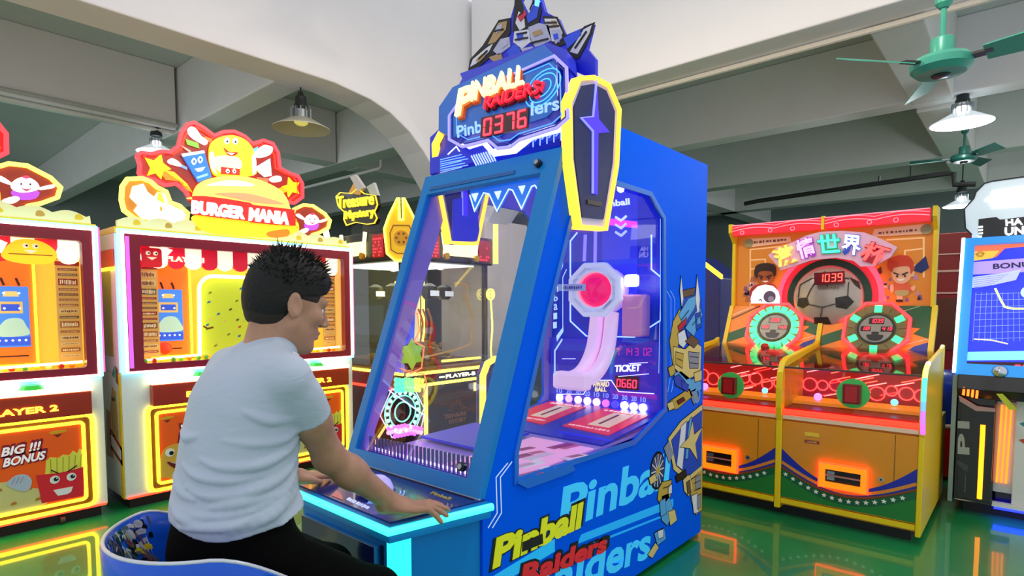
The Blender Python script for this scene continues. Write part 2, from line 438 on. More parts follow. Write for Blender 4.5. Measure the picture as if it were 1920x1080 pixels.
bay_lamp(2.42, 7.45, 3.06, 0.2, True, 'small lit bay lamp behind the red star of the burger sign', watts=30)
bay_lamp(7.1, 0.56, 3.07, 0.25, True, 'bright white bay lamp hanging to the right of the ceiling fan rotor', watts=60)
bay_lamp(9.6, 0.72, 2.62, 0.2, True, 'small lit lamp half hidden behind the white game sign', watts=30, ztop=3.3)

MB().box(2.55, 2.67, -1.4, 4.74, 4.2, 4.34, mat('#8a9090', .5, .3)).build('trim_1', kind='structure')  # bar added out of view to carry the two added lamps
MB().box(-1, 4.66, .32, .44, 4.05, 4.19, mat('#8a9090', .5, .3)).build('trim_2', kind='structure')
bay_lamp(2.61, 0.5, 3.45, 0.25, True, 'warm lit bay lamp hung from the roof-light bar, nearer the right side', ztop=4.2, watts=48, warm=True)  # added unseen lamps, to throw warm light on the right beam
bay_lamp(2.61, 2.5, 3.45, 0.25, True, 'warm lit bay lamp hung from the roof-light bar, nearer the burger games', ztop=4.2, watts=48, warm=True)

# ---- ceiling fans
def fan(x, y, z, R, ztop, rots, label, col, dim=False):
    t = thing('ceiling_fan', label, 'ceiling fan', (x, y, z))
    g = mat(col, 0.35, 0.1); dk = mat('#1c2222', 0.4)
    k = R / 0.5
    MB().lathe([(0.03 * k, -0.05 * k), (0.10 * k, -0.045 * k), (0.125 * k, -0.02 * k), (0.128 * k, 0.01 * k), (0.11 * k, 0.03 * k), (0.05 * k, 0.04 * k)], (x, y, z), g, 28).build('motor_housing', t, smooth=30)
    MB().lathe([(0.05 * k, 0.035 * k), (0.05 * k, 0.11 * k), (0.046 * k, 0.12 * k)], (x, y, z), g, 20).build('motor_neck', t, smooth=30)
    MB().tube([(x, y, z + 0.11 * k), (x, y, ztop)], 0.013 * k, g, 10).build('down_rod', t)
    MB().lathe([(0.02 * k, 0.26 * k), (0.035 * k, 0.28 * k), (0.04 * k, 0.36 * k), (0.03 * k, 0.38 * k)], (x, y, z), g, 16).build('rod_cup', t, smooth=30)
    MB().lathe([(0.04 * k, 0.385 * k), (0.04 * k, 0.42 * k)], (x, y, z), dk, 16).build('rubber_collar', t)
    MB().lathe([(0.001, -0.062 * k), (0.035 * k, -0.058 * k), (0.04 * k, -0.05 * k)], (x, y, z), dk, 16).build('motor_cap', t, smooth=True)
    for a in rots:
        c, s_ = math.cos(a), math.sin(a)
        def q(r, w, h): return (x + c * r - s_ * w, y + s_ * r + c * w, z + h)
        b = MB()
        top = [q(0.17 * k, -0.045 * k, 0.018), q(R, -0.058 * k, 0.026), q(R, 0.058 * k, -0.030), q(0.17 * k, 0.040 * k, -0.022)]
        b.prism(top, (0, 0, 0.006), g); bl = b.build('blade', t)
        MB().prism([q(0.09 * k, -0.02 * k, 0), q(0.2 * k, -0.02 * k, 0), q(0.2 * k, 0.02 * k, -0.008), q(0.09 * k, 0.02 * k, -0.008)], (0, 0, 0.012), dk).build('blade_bracket', bl)
    return t
fan(3.66, 0.38, 2.50, 0.52, 4.05, [math.radians(138), math.radians(18), math.radians(258)], 'green three-blade ceiling fan in the upper right of the hall', '#3f9c86')
fan(8.3, 0.62, 2.95, 0.5, ZC, [math.radians(100), math.radians(220), math.radians(-20)], 'small dark green ceiling fan far behind the white game sign', '#1f5a50')
# ================================================================ the pinball machine
PB = thing('pinball_machine', 'tall blue pinball redemption machine with slanted front window and red score 0376', 'arcade game', (2.2, 1.74, 0))
Y0, Y1 = 1.35, 2.13
BLUE = mat('#0062ff', 0.5, var=0.02, spec=.03, name='cabinet_blue'); FBLUE = mat('#0a80d2', 0.35, var=0.03, spec=.3, name='frame_blue')
NAVY = mat('#0c1f6e', 0.35); LILAC = mat('#9d8bdc', 0.4); DKBLUE = mat('#0b3cc0', 0.35)
side = front_y(Y0)                                   # coordinates (X, Z), faces the aisle
sl_o = Vector((1.386, 0, 0.632)); sl_up = Vector((0.364, 0, 1)).normalized()
slant = Frame(sl_o, (0, -1, 0), sl_up)               # the slanted front, coordinates (-Y, along slope)
profile = [(1.386, 0.03), (3.149, 0.03), (3.149, 2.07), (1.93, 2.07), (1.845, 1.892), (1.386, 0.632)]
wpx = [(1130, 338), (1156, 344), (1219, 364), (1244, 409), (1246, 768), (1221, 795), (1188, 829), (966, 901), (966, 850), (1022, 600), (1082, 360)]
win = side.P(wpx)
MB().plate(side, profile, -0.018, 0.0, BLUE, holes=[win]).build('side_panel', PB)
left_side = Frame((0, Y1, 0), (1, 0, 0), (0, 0, 1))
win_left = [(x, z) for x, z in win]
win_left[5] = (2.60, .70); win_left[6] = (2.40, .675); win_left[7] = (1.50, .675); win_left[8] = (1.50, .76)
MB().plate(left_side, profile, 0.0, 0.018, LILAC, holes=[win_left], side=BLUE).build('side_panel', PB)
trim = MB().line(side, win, 0.022, 0.0, 0.008, mat('#0f6fe0', 0.3), closed=True)
trim.plate(side, [side.ix(*p) for p in ((966, 901), (1068, 868), (1075, 880), (1060, 888), (985, 915), (966, 905))], 0, 0.012, mat('#0f6fe0', 0.3)); trim.build('window_trim', PB)
MB().plate(side, win, -0.014, -0.008, glass('#f8faff', 0.004)).build('side_glass', PB)
MB().plate(left_side, win_left, 0.008, 0.013, glass('#f8faff', 0.003)).build('side_glass', PB)
MB().box(1.92, 3.145, Y0 + .019, Y1 - .019, 2.045, 2.068, BLUE).build('roof_panel', PB)
MB().box(3.125, 3.147, Y0 + .019, Y1 - .019, 0.03, 2.04, DKBLUE).build('rear_panel', PB)
MB().box(1.39, 3.12, Y0 + .02, Y1 - .02, 0.02, 0.06, mat('#1b1d22', 0.6)).build('base_board', PB)
for x in (1.5, 3.0):
    for y in (1.45, 2.03): MB().lathe([(0.03, 0.0), (0.03, 0.012), (0.012, 0.014), (0.012, 0.03)], (x, y, 0), mat('#33363a', 0.5), 12).build('foot', PB)

# ---- slanted window frame
def sp(y, z): return (-y, (z - 0.632) / sl_up.z)
outer = [sp(Y1 + .004, .648), sp(Y0 - .004, .648), sp(Y0 - .004, 1.892), sp(Y1 + .004, 1.892)]
hole = [sp(2.085, .703), sp(1.425, .703), sp(1.425, 1.80), sp(2.085, 1.80)]
fr_ = MB().plate(slant, outer, 0.0, 0.03, FBLUE, holes=[hole]).build('window_frame', PB, bevel=0.004)
MB().plate(slant, hole, 0.008, 0.013, glass('#faf8ff', 0.004)).build('front_glass', PB)
for y, z in ((1.44, 1.835), (1.45, .735)):
    c = sp(y, z); ch = mat('#9aa3ab', 0.2, 0.9)
    lk = MB().disc(slant, c, 0.016, 0.03, 0.046, mat('#15181c', 0.3), 14).build('lock', PB); MB().disc(slant, c, 0.010, 0.046, 0.052, ch, 12).build('lock_barrel', lk)
MB().plate(slant, [sp(2.07, 1.815), sp(1.56, 1.815), sp(1.56, 1.83), sp(2.07, 1.83)], .030, .034, mat('#0d5da8', .3)).build('frame_seam', PB)
# blue inner fascia behind the top of the front glass
fas = Frame(slant.pt(0, 0, -0.06), slant.ux, slant.uy)
zz = fas.P([(882, 336), (884, 368), (893, 398), (910, 364), (920, 366), (935, 398), (957, 357), (964, 359), (981, 394), (1000, 352), (1006, 350), (1014, 362), (1022, 306)])
fa = MB().plate(fas, zz, 0, 0.01, mat('#1288ee', .35, 0, .4)).build('inner_fascia', PB)  # fascia is no lamp; a glow in its material brightens the blue
MB().line(fas, zz[1:-1], 0.005, 0.01, 0.013, glow('#cfeeff', 1.2)).build('light_line', fa)
for x, y in ((894, 374), (937, 370), (982, 360)):
    MB().plate(fas, fas.P([(x - 7, y - 8), (x, y + 7), (x + 6, y - 10)]), .01, .013, glow('#d8f0ff', 1.1)).build('fascia_triangle', fa)

# ---- interior: playfield, back panel, ticket display
ptop = mat('#b79be6', 0.35, coat=0.4)
pf = MB().prism([(1.43, Y0 + .02, .655), (2.78, Y0 + .02, .70), (2.78, Y1 - .001, .70), (1.43, Y1 - .001, .655)], (0, 0, .012), ptop).build('playfield', PB)
BX = 2.76
back = front_x(BX)
MB().box(BX, BX + .02, Y0 + .019, Y1 - .001, .70, 2.04, mat('#1d2fd6', .35)).build('back_panel', PB)
tk = MB()
q = lambda y, z: (-y, z)
tk.plate(back, [q(2.12, .73), q(1.375, .73), q(1.375, 1.12), q(2.12, 1.12)], 0, .03, mat('#3328c8', .35, 0, 0.25)); tick = tk.build('ticket_board', PB)
a = MB(); W_ = glow('#dfe9ff', 1.3)
a.text(back, 'TICKET', (1158, 697), (1206, 695), (1159, 684), W_, .03, .034, .03)
a.text(back, 'AWARD', (1118, 724), (1148, 724), (1118, 714), mat('#e8d9a0', .4, 0, .9), .03, .034, .02); a.text(back, 'BALL', (1122, 733), (1143, 733), (1122, 725), mat('#e8d9a0', .4, 0, .9), .03, .034, .02)
for n_, k_ in zip('0123456789', ('10', '20', '30', '20', '10', '10', '20', '30', '20', '10')):
    i = int(n_); x = 1055 + i * 17.4; y = 732 + i * 1.9
    a.text(back, k_, (x - 5, y + 3), (x + 5, y + 4), (x - 5, y - 6), mat('#8aa0ff', .4, 0, .7), .03, .033, .01)
a.line(back, [(1050, 738), (1100, 738), (1116, 712), (1152, 712), (1166, 733), (1232, 737)], .004, .03, .033, W_, px=True)
a.line(back, [(1050, 738), (1049, 762), (1222, 786)], .003, .03, .033, W_, px=True)
for p in (((1185, 681), (1220, 679)), ((1165, 705), (1222, 700)), ((1060, 672), (1085, 672))): a.line(back, p, .003, .03, .033, W_, px=True)
a.build('printed_lettering', tick)
MB().digits(back, '0660', (1162, 724), (1199, 727), (1163, 709), glow('#ff2a4a', 4), .032, .036).build('ticket_digits', tick)
MB().plate(back, [(1158, 728), (1203, 731), (1204, 705), (1159, 703)], .03, .032, mat('#2a0a28', .3), px=True).build('digit_window', tick)
for i in range(10):
    col, s_ = [('#fff0e8', 5), ('#ff9ad0', 2), ('#ffb0a0', 4), ('#ffd0c8', 5), ('#ff9c9c', 4.5), ('#d86ae0', 1.3), ('#4a4aff', .8), ('#ffffff', 6), ('#ffffff', 6), ('#ffffff', 6)][i]
    c = back.ix(1056 + i * 17.3, 744 + i * 2.1)
    MB().disc(back, c, .021, .03, .042, glow(col, s_), 16).build('award_lamp', tick)
dd = MB(); R_ = glow('#c02a9a', .8)
for i, sx in enumerate((1132, 1143, 1160, 1175, 1184, 1196, 1212, 1220)): dd.digits(back, '18714302'[i], (sx, 666), (sx + 7, 666), (sx, 652), R_, .03, .034)
dd.build('prize_digits', tick)
# upper back artwork: framed window outline with a lit column
ub = MB()
ub.line(back, [(1083, 436), (1070, 452), (1070, 602), (1100, 630), (1190, 632), (1240, 600), (1240, 520), (1222, 505), (1222, 440)], .006, 0, .006, glow('#9fc2ff', 1.6), px=True)
ub.plate(back, [(1130, 345), (1196, 360), (1196, 634), (1130, 630)], 0, .004, mat('#2a39e0', .3, 0, .25), px=True)
ub.plate(back, [(1130, 408), (1196, 416), (1196, 428), (1130, 421)], .004, .008, glow('#d02aff', 1.6), px=True)
ub.text(back, 'nball', (1146, 388), (1182, 384), (1145, 376), glow('#cfdcff', 1.2), .004, .008, .02)
for i in range(3): ub.line(back, [(1155, 407 + i * 14), (1166, 414 + i * 14), (1176, 405 + i * 14)], .012, .004, .01, glow('#b9c6ff', 1.3 - .25 * i), px=True)
ub.plate(back, [(1158, 350), (1172, 352), (1170, 360), (1164, 362), (1159, 358)], .004, .01, glow('#dce6ff', 1.8), px=True)
ub.line(back, [(1118, 350), (1116, 500)], .02, 0, .004, glow('#8a7bff', .9), px=True); ub.line(back, [(1098, 440), (1096, 490)], .02, 0, .004, glow('#8a7bff', .9), px=True)
ub.build('back_artwork', PB)
# slanted instruction cards in front of the board
cards = Frame((2.16, 0, .69), (0, -1, 0), Vector((.6, 0, .06)))
cd = MB().plate(cards, [q(2.1, .0), q(1.375, .0), q(1.375, .59), q(2.1, .59)], .0, .01, mat('#2436c8', .35)).build('card_tray', PB)
for y0, y1, n_ in ((2.06, 1.80, 'SUPER BONUS'), (1.70, 1.42, 'PLAYING')):
    c = MB().plate(cards, [q(y0, .15), q(y1, .12), q(y1, .50), q(y0, .53)], .01, .014, mat('#e01c40', .35, 0, .35)).build('instruction_card', PB)
    b = MB().plate(cards, [q(y0 - .10, .22), q(y1 + .06, .22), q(y1 + .06, .46), q(y0 - .10, .46)], .014, .016, mat('#e9c9a8', .4, 0, .3))
    b.plate(cards, [q(y0 - .14, .25), q(y0 - .155, .25), q(y0 - .155, .43), q(y0 - .14, .43)], .016, .017, mat('#7a2436', .4))
    (b.text(cards, n_, q(y0 - .03, .475), q(y1 + .03, .475), q(y0 - .03, .50), mat('#f6e4e0', .4, 0, .5), .014, .016, .01, px=False) if y0 > 1.9 else b.scribble(cards, q(y0 - .03, .475), q(y1 + .03, .475), q(y0 - .03, .50), mat('#f6e4e0', .4, 0, .5), .014, .016, 5, px=False))
    b.scribble(cards, q(y0 - .02, .17), q(y1 + .03, .165), q(y0 - .02, .19), mat('#f6c8c8', .4, 0, .4), .014, .016, 7, px=False)
    b.build('card_print', c)
# pink lit playfield front and slat fence along the glass
lp = MB().prism([(1.46, Y0 + .03, .672), (2.1, Y0 + .03, .69), (2.1, 1.72, .69), (1.46, 1.72, .672)], (0, 0, .004), mat('#f2a9d2', .35, 0, .35)).build('lit_lane', PB)
ar = MB(); pfr = Frame((1.46, 0, .6765), (0, -1, 0), Vector((.64, 0, .018)))
for i in range(26):
    y = 1.38 + random.random() * .32; x = random.random() * .6; w = .05 + random.random() * .1
    ar.plate(pfr, [q(y, x), q(y - .02 - w * .2, x), q(y - .02 - w * .2 - .02, x + w), q(y - .02, x + w)], 0, .001, mat(random.choice(['#ffffff', '#e0708c', '#b94a86', '#f7d7ee']), .4))
ar.build('lane_print', lp)
MB().prism([(1.75, 1.74, .69), (2.1, 1.74, .70), (2.1, 2.1, .70), (1.75, 2.1, .69)], (0, 0, .012), mat('#2a2fd8', .3)).build('lane_divider', PB)
MB().box(1.455, 1.47, Y0 + .03, Y1 - .03, .675, .69, mat('#2a39d0', .3)).build('fence_rail', PB)
for i in range(30):
    y = 1.40 + i * .0235
    MB().box(1.456, 1.464, y, y + .008, .69, .765 - .0005 * i, mat('#20307c', .3) if i < 17 else mat('#5a5c88', .3)).build('fence_slat', PB)

# ---- cannon: octagonal muzzle, body and curved chute
WH = mat('#f3cfee', .35, 0, .35); WH2 = mat('#eef0fb', .3, 0, .25)  # no lamps here; the pale parts carry a slight glow in their colour
cx, cy, cz = 2.53, 1.66, 1.385
muz = Frame((cx, 0, 0), Vector((0.25, -1, 0)), (0, 0, 1))
mc = (-cy, cz); muz.o = Vector((cx - .25 * 0.0, 0, 0))
# frame through the muzzle centre so its coordinates stay simple
muz = Frame((cx, cy, cz), Vector((.3, -1, 0)), (0, 0, 1))
oct_ = lambda r: [(r * math.cos(math.pi / 8 + i * math.pi / 4), r * math.sin(math.pi / 8 + i * math.pi / 4)) for i in range(8)]
can = MB().plate(muz, oct_(.148), -.03, .03, WH2, holes=[[(.088 * math.cos(2 * math.pi * i / 24), .088 * math.sin(2 * math.pi * i / 24)) for i in range(24)]]).build('muzzle_ring', PB, bevel=.008)
MB().ring(muz, (0, 0), .112, .012, .03, .036, glass('#eef2ff', .2), 8, rot=math.pi / 8).build('muzzle_inset', can)
MB().lathe([(.0, .035), (.05, .028), (.078, .012), (.088, -.02)], muz.pt(0, 0, 0), mat('#e01050', .12, 0, .9), 24, axis=muz.n).build('red_dome', can, smooth=True)
lb = MB().plate(muz, [(-.19, -.005), (-.04, -.005), (-.04, .03), (-.19, .03)], .034, .04, mat('#cfd8f4', .3)); lb.scribble(muz, (-.16, .003), (-.055, .003), (-.16, .022), mat('#4a5a9c', .4), .04, .042, 3, px=False); lb.build('muzzle_label', can)
MB().lathe([(.10, .0), (.125, .04), (.125, .16), (.10, .21), (.05, .22)], muz.pt(0, 0, -.03), WH, 24, axis=-muz.n).build('cannon_body', PB, smooth=35)
MB().box(2.60, 2.70, 1.44, 1.55, 1.15, 1.36, mat('#ef9cc8', .4)).build('cannon_bracket', PB, bevel=.01)
lampp = MB().box(2.60, 2.64, 1.47, 1.54, 1.40, 1.46, glow('#ffffff', 5)).build('work_lamp', PB, bevel=.012)
for y in (1.605, 1.695):
    path = smooth_path([(2.60, y, 1.27), (2.585, y, 1.17), (2.56, y, 1.08), (2.50, y, 1.0), (2.42, y, .955), (2.32, y, .945)], 6)
    MB().tube(path, .036, WH, 14).build('chute_rail', PB, smooth=40)
MB().tube(smooth_path([(2.63, 1.65, 1.25), (2.62, 1.65, 1.14), (2.58, 1.65, 1.05), (2.50, 1.65, .965), (2.33, 1.65, .925)], 5), .026, mat('#c878c0', .4, 0, .2), 8).build('chute_floor', PB, smooth=40)
MB().box(2.28, 2.35, 1.555, 1.745, .90, .985, WH).build('chute_mouth', PB, bevel=.015)

# ---- glowing rings, dots and lines on the far acrylic window
lf = Frame((0, Y1 - .004, 0), (1, 0, 0), (0, 0, 1))
art = MB()
mid = lf.ix(755, 772)
for r in (.045, .075, .10): art.ring(lf, mid, r, .006, 0, .003, glow('#8affc0', 1.5), 18)
art.ring(lf, mid, .125, .004, 0, .003, glow('#d8e6ff', 1.2), 6)
for i in range(18):
    t = 2 * math.pi * i / 18; art.disc(lf, (mid[0] + .088 * math.cos(t), mid[1] + .088 * math.sin(t)), .009, 0, .004, glow('#b0ffd8', 1.8), 8)
for r_ in range(3):
    for i in range(11 - (r_ == 2) * 4):
        c = lf.ix(728 + i * 6.1 + (r_ == 2) * 12, 798 + r_ * 7 + abs(i - 5) * 1.2)
        art.disc(lf, c, .011, 0, .004, glow(['#ff6adf', '#ff9ad8', '#c060ff'][r_], 2.2), 8)
for i in range(26):
    c = lf.ix(742 + (i % 9) * 6.2, 712 + (i // 9) * 9 + (i % 3)); art.disc(lf, c, .012, 0, .004, glow(['#48e0a0', '#70ff70', '#c8e84a'][(i % 9) // 3], 1.6), 8)
sc_ = lf.ix(772, 664)
art.star(lf, sc_, .075, 0, .003, mat('#9fd02a', .4, 0, .6), 6, .62)
art.line(lf, [(752, 590), (782, 588), (786, 620), (776, 640), (795, 650), (790, 690), (770, 700), (748, 690), (795, 702), (800, 720), (792, 745)], .006, 0, .003, glow('#ff8a3c', 1.2), px=True)
art.plate(lf, [(748, 590), (778, 585), (776, 640), (752, 650)], 0, .002, mat('#2c54e0', .4, 0, .5), px=True)
art.plate(lf, [(752, 600), (772, 598), (770, 608), (754, 612)], .002, .003, mat('#7ac8f0', .4, 0, .5), px=True)
art.plate(lf, [(735, 620), (752, 640), (760, 700), (740, 690)], 0, .002, mat('#e8d8e8', .4), px=True)
art.plate(lf, [(722, 660), (752, 680), (752, 700), (718, 690)], 0, .002, mat('#8a7be8', .4, 0, .4), px=True)
art.line(lf, [(706, 716), (795, 778), (790, 800)], .006, 0, .003, glow('#e8e0ff', 1.1), px=True)
art.line(lf, [(725, 795), (690, 850)], .012, 0, .003, glow('#ffd060', 1.4), px=True)
art.build('acrylic_drawing', PB)
bp_ = MB().plate(lf, [(842, 375), (886, 366), (894, 452), (840, 460)], 0, .03, mat('#2a3ad8', .3, 0, .2), px=True)
bp_.build('blue_speaker_cover', PB, bevel=.006)

# ---- header on the slope, shields, crest
hb = MB()
H = slant
hb.plate(H, [(812, 331), (812, 262), (850, 226), (852, 196), (1062, 100), (1074, 112), (1076, 140), (1064, 262)], -.02, .02, mat('#1a2ee0', .3), px=True)
head = hb.build('header_board', PB)
ha = MB(); WL = glow('#e8ecff', 1.5); H2 = H.off(.02)
ha.plate(H2, [(852, 236), (880, 263), (906, 258), (925, 280), (950, 276), (985, 252), (1063, 228), (1063, 245), (1000, 262), (968, 288), (925, 294), (905, 272), (880, 280), (850, 262)], 0, .003, WL, px=True)
for i in range(9): ha.line(H2, [(884 + i * 4.5, 292 - i * 1.1), (894 + i * 4.5, 311 - i * 1.1)], .006, 0, .003, glow('#9fb8ff', 1.2), px=True)
for i in range(7): ha.line(H2, [(826, 300 + i * 4), (866 + (i % 3) * 6, 290 + i * 4)], .003, 0, .003, glow('#6fa8ff', 1.1), px=True)
for i in range(6): ha.line(H2, [(990 + i * 13, 268 - i * 3), (1000 + i * 13, 256 - i * 3), (1000 + i * 13, 276 - i * 3)], .004, 0, .003, glow('#8ab4ff', 1.1), px=True)
ha.line(H2, [(840, 290), (856, 275), (862, 284)], .005, 0, .003, WL, px=True)
ha.build('circuit_print', head)
octp = [(843, 262), (843, 218), (868, 182), (1040, 106), (1063, 128), (1066, 222), (1046, 240), (975, 263), (958, 276), (934, 279), (916, 264), (868, 276)]
db = MB().plate(H, octp, .02, .075, mat('#1f6fd8', .3), px=True, side=mat('#1220a8', .3))
disp = db.build('score_box', PB, bevel=.004)
D = H.off(.075)
da = MB()
cen = (955, 190)
inn = [(cen[0] + (x - cen[0]) * .955, cen[1] + (y - cen[1]) * .93) for x, y in octp]
da.line(D, octp, .012, 0, .006, glow('#8f88ff', 1.1), closed=True, px=True); da.line(D, inn, .005, 0, .004, mat('#0f2a9c', .3), closed=True, px=True)
inn2 = [(cen[0] + (x - cen[0]) * .88, cen[1] + (y - cen[1]) * .84) for x, y in octp]
da.line(D, inn2, .004, 0, .003, glow('#4fa0ff', .8), closed=True, px=True)
tgt = D.ix(1018, 165)
for r in (.04, .065, .085): da.ring(D, tgt, r, .004, 0, .003, glow('#4fc0ff', .9), 20)
da.build('display_rim', disp)
tx = MB()
tx.text(D, 'Pinb', (858, 259), (905, 248), (857, 237), mat('#9ccdf5', .4, 0, .5), 0, .003, .02)
tx.text(D, 'lers', (996, 218), (1049, 206), (996, 193), mat('#9ccdf5', .4, 0, .5), 0, .003, .02)
tx.build('back_lettering', disp)
lg = MB(); LY = glow('#fff0a8', 1.25); LR = glow('#ff2038', 1.2); OR = mat('#d05a10', .4, 0, .35)
lg.text(D, 'P', (863, 227), (892, 216), (870, 177), OR, 0, .016, .03); lg.text(D, 'P', (860, 224), (889, 213), (868, 174), LY, .016, .03, .02)
lg.text(D, 'INBALL', (890, 198), (990, 168), (893, 163), OR, 0, .016, .03); lg.text(D, 'INBALL', (888, 195), (988, 164), (892, 160), LY, .016, .03, .012)
lg.text(D, 'RAIDERS', (914, 212), (1016, 182), (918, 190), mat('#6c0814', .4), 0, .014, .04); lg.text(D, 'RAIDERS', (912, 209), (1014, 179), (916, 187), LR, .014, .024, .005)
lg.plate(D, [(1005, 186), (1014, 156), (1022, 156), (1014, 182)], 0, .012, LR, px=True)
lg.build('logo_lettering', disp)
dg = MB().plate(D, [(902, 260), (991, 241), (993, 203), (904, 222)], 0, .006, mat('#3a0512', .3), px=True).build('score_window', disp)
MB().digits(D.off(.006), '0376', (906, 256), (987, 238), (908, 224), glow('#ff2634', 5), 0, .004).build('score_digits', dg)
MB().plate(H, [(868, 182), (880, 160), (876, 150), (1040, 95), (1074, 108), (1078, 140), (1063, 128), (1040, 106)], -.02, .05, mat('#2436d8', .3), px=True).build('header_cap', PB)

def shield(yp, outward, nm):
    f = front_y(yp) if outward < 0 else Frame((0, yp, 0), (1, 0, 0), (0, 0, 1))
    base = front_y(1.32)
    px_ = [(1083, 146), (1110, 144), (1140, 160), (1160, 206), (1155, 312), (1134, 432), (1084, 428), (1066, 300), (1064, 190)]
    P = base.P(px_)
    c = (sum(p[0] for p in P) / 9, sum(p[1] for p in P) / 9)
    sc = lambda k, kz=None: [(c[0] + (x - c[0]) * k, c[1] + (z - c[1]) * (kz or k)) for x, z in P]
    h0, h1 = 0, .03
    if outward > 0: P = [(x + .05, z) for x, z in P]; c = (c[0] + .05, c[1])
    s_ = MB().plate(f, P, h0, h1, mat('#b8bfe8', .3), side=mat('#3a2ad0', .3)).build(nm, PB)
    ff = f if outward < 0 else f
    hh = h1 if outward < 0 else h1
    MB().line(f, sc(.975, .985), .0145, h1 - .03, h1 + .012, glow('#ffb52e', 2.3), closed=True).build('neon_rim', s_)
    MB().plate(f, sc(.80, .88), h1, h1 + .005, mat('#0e1a5c', .3)).build('shield_face', s_)
    m = MB(); cz_ = c[1] + .02
    m.plate(f, [(c[0] - .016, cz_ - .24), (c[0] + .016, cz_ - .24), (c[0] + .018, cz_ + .0), (c[0] + .10, cz_ + .022), (c[0] + .02, cz_ + .055), (c[0] + .004, cz_ + .20), (c[0] - .018, cz_ + .055), (c[0] - .10, cz_ + .032), (c[0] - .018, cz_)], h1 + .005, h1 + .012, glow('#3a22e8', 1.1))
    m.line(f, [(c[0] - .016, cz_ - .24), (c[0] - .018, cz_), (c[0] - .10, cz_ + .032), (c[0] - .018, cz_ + .055), (c[0] + .004, cz_ + .20)], .003, h1 + .005, h1 + .014, glow('#8a90ff', 1.0))
    m.plate(f, [(c[0] - .05, c[1] - .265), (c[0] + .05, c[1] - .262), (c[0] + .05, c[1] - .245), (c[0] - .05, c[1] - .248)], h1 + .005, h1 + .010, mat('#4a4030', .4)); m.build('star_emblem', s_)
    return s_
shield(1.349, -1, 'side_shield')
shield(2.137, 1, 'side_shield')
# crest: cut-out of a generic armoured figure above the header
CX_ = 2.03
cr = front_x(CX_)
cb = MB().plate(cr, [(878, 140), (884, 112), (905, 88), (935, 40), (957, 35), (967, 0), (975, -24), (1008, -24), (1022, 22), (1046, 34), (1060, 66), (1112, 44), (1100, 90), (1116, 110), (1116, 150), (1070, 130), (1060, 98), (880, 170)], -.02, 0, mat('#1c28d8', .3), px=True).build('crest_board', PB)
ca = MB(); w1 = mat('#dfe0ee', .4); w2 = mat('#b6b8d8', .4); tn = mat('#b39468', .4); bl = mat('#2a50e8', .35); kk = mat('#14141c', .5)
def cp(col, *pts, h=.006): ca.plate(cr, list(pts), 0, h, col, px=True)
cp(kk, (879, 132), (882, 112), (906, 86), (936, 38), (958, 34), (958, 62), (930, 100), (896, 128), h=.004)
cp(w1, (883, 126), (888, 112), (912, 92), (926, 82), (918, 98), (894, 120)); cp(tn, (916, 84), (936, 44), (952, 40), (950, 56), (930, 80))
cp(w2, (926, 96), (940, 74), (956, 70), (958, 88), (936, 104)); cp(tn, (918, 108), (940, 100), (944, 112), (926, 116))
cp(kk, (962, 60), (966, 0), (976, -22), (1006, -22), (1016, 20), (1010, 50), (990, 62), h=.004)
cp(bl, (980, 2), (988, -20), (1004, -20), (1014, 4), (1008, 34), (992, 44)); cp(w1, (968, 44), (974, 22), (984, 30), (986, 52), (976, 58)); cp(mat('#c83048', .4), (972, 32), (986, 20), (990, 28), (978, 42), h=.01)
cp(w1, (984, 6), (996, -12), (1002, 10), (994, 26), h=.009); cp(mat('#7ad0ff', .3, 0, .8), (1006, 0), (1014, 2), (1012, 14), (1005, 12), h=.011)
cp(w1, (966, 60), (992, 56), (998, 78), (980, 92), (964, 80)); cp(w2, (992, 52), (1012, 44), (1030, 48), (1036, 76), (1006, 90), (996, 76)); cp(tn, (1000, 62), (1016, 56), (1020, 64), (1004, 70), h=.009)
cp(kk, (1018, 30), (1046, 32), (1062, 66), (1060, 84), (1040, 90), (1026, 60), h=.004); cp(w1, (1022, 36), (1044, 36), (1056, 62), (1050, 80), (1036, 78), (1028, 56)); cp(w2, (1034, 58), (1052, 56), (1056, 72), (1044, 84), h=.009)
cp(bl, (1040, 66), (1048, 64), (1050, 74), (1042, 76), h=.011); cp(w2, (976, 92), (1000, 88), (1010, 104), (984, 112)); cp(bl, (968, 82), (980, 96), (978, 112), (960, 116), (952, 96))
cp(kk, (1064, 92), (1096, 50), (1116, 42), (1112, 62), (1086, 110), (1070, 112), h=.004); cp(w1, (1070, 98), (1096, 56), (1111, 48), (1106, 64), (1084, 102)); cp(bl, (1058, 72), (1088, 56), (1092, 66), (1066, 92))
for a_, b_ in (((972, 66), (990, 62)), ((968, 76), (992, 72)), ((998, 82), (1030, 74)), ((1026, 44), (1046, 44)), ((1030, 52), (1050, 50)), ((930, 60), (946, 56)), ((900, 112), (916, 96)), ((1080, 92), (1102, 60)), ((980, 100), (1004, 96)), ((986, 106), (1006, 102)), ((976, 30), (984, 24)), ((996, 20), (1004, 2))): ca.line(cr, [a_, b_], .006, 0, .012, kk, px=True)
cp(w2, (940, 82), (952, 76), (954, 84), (944, 92), h=.009); cp(tn, (1036, 40), (1044, 40), (1048, 50), (1040, 52), h=.010); cp(bl, (970, 64), (980, 62), (984, 74), (974, 78), h=.010); cp(w1, (1006, 92), (1022, 84), (1028, 98), (1012, 104), h=.010); cp(bl, (1012, 92), (1020, 89), (1022, 96), (1014, 99), h=.012)
cp(w2, (934, 50), (944, 46), (942, 58), (932, 64), h=.009); cp(tn, (894, 114), (906, 102), (912, 106), (900, 118), h=.009)
ca.build('armoured_figure', cb)

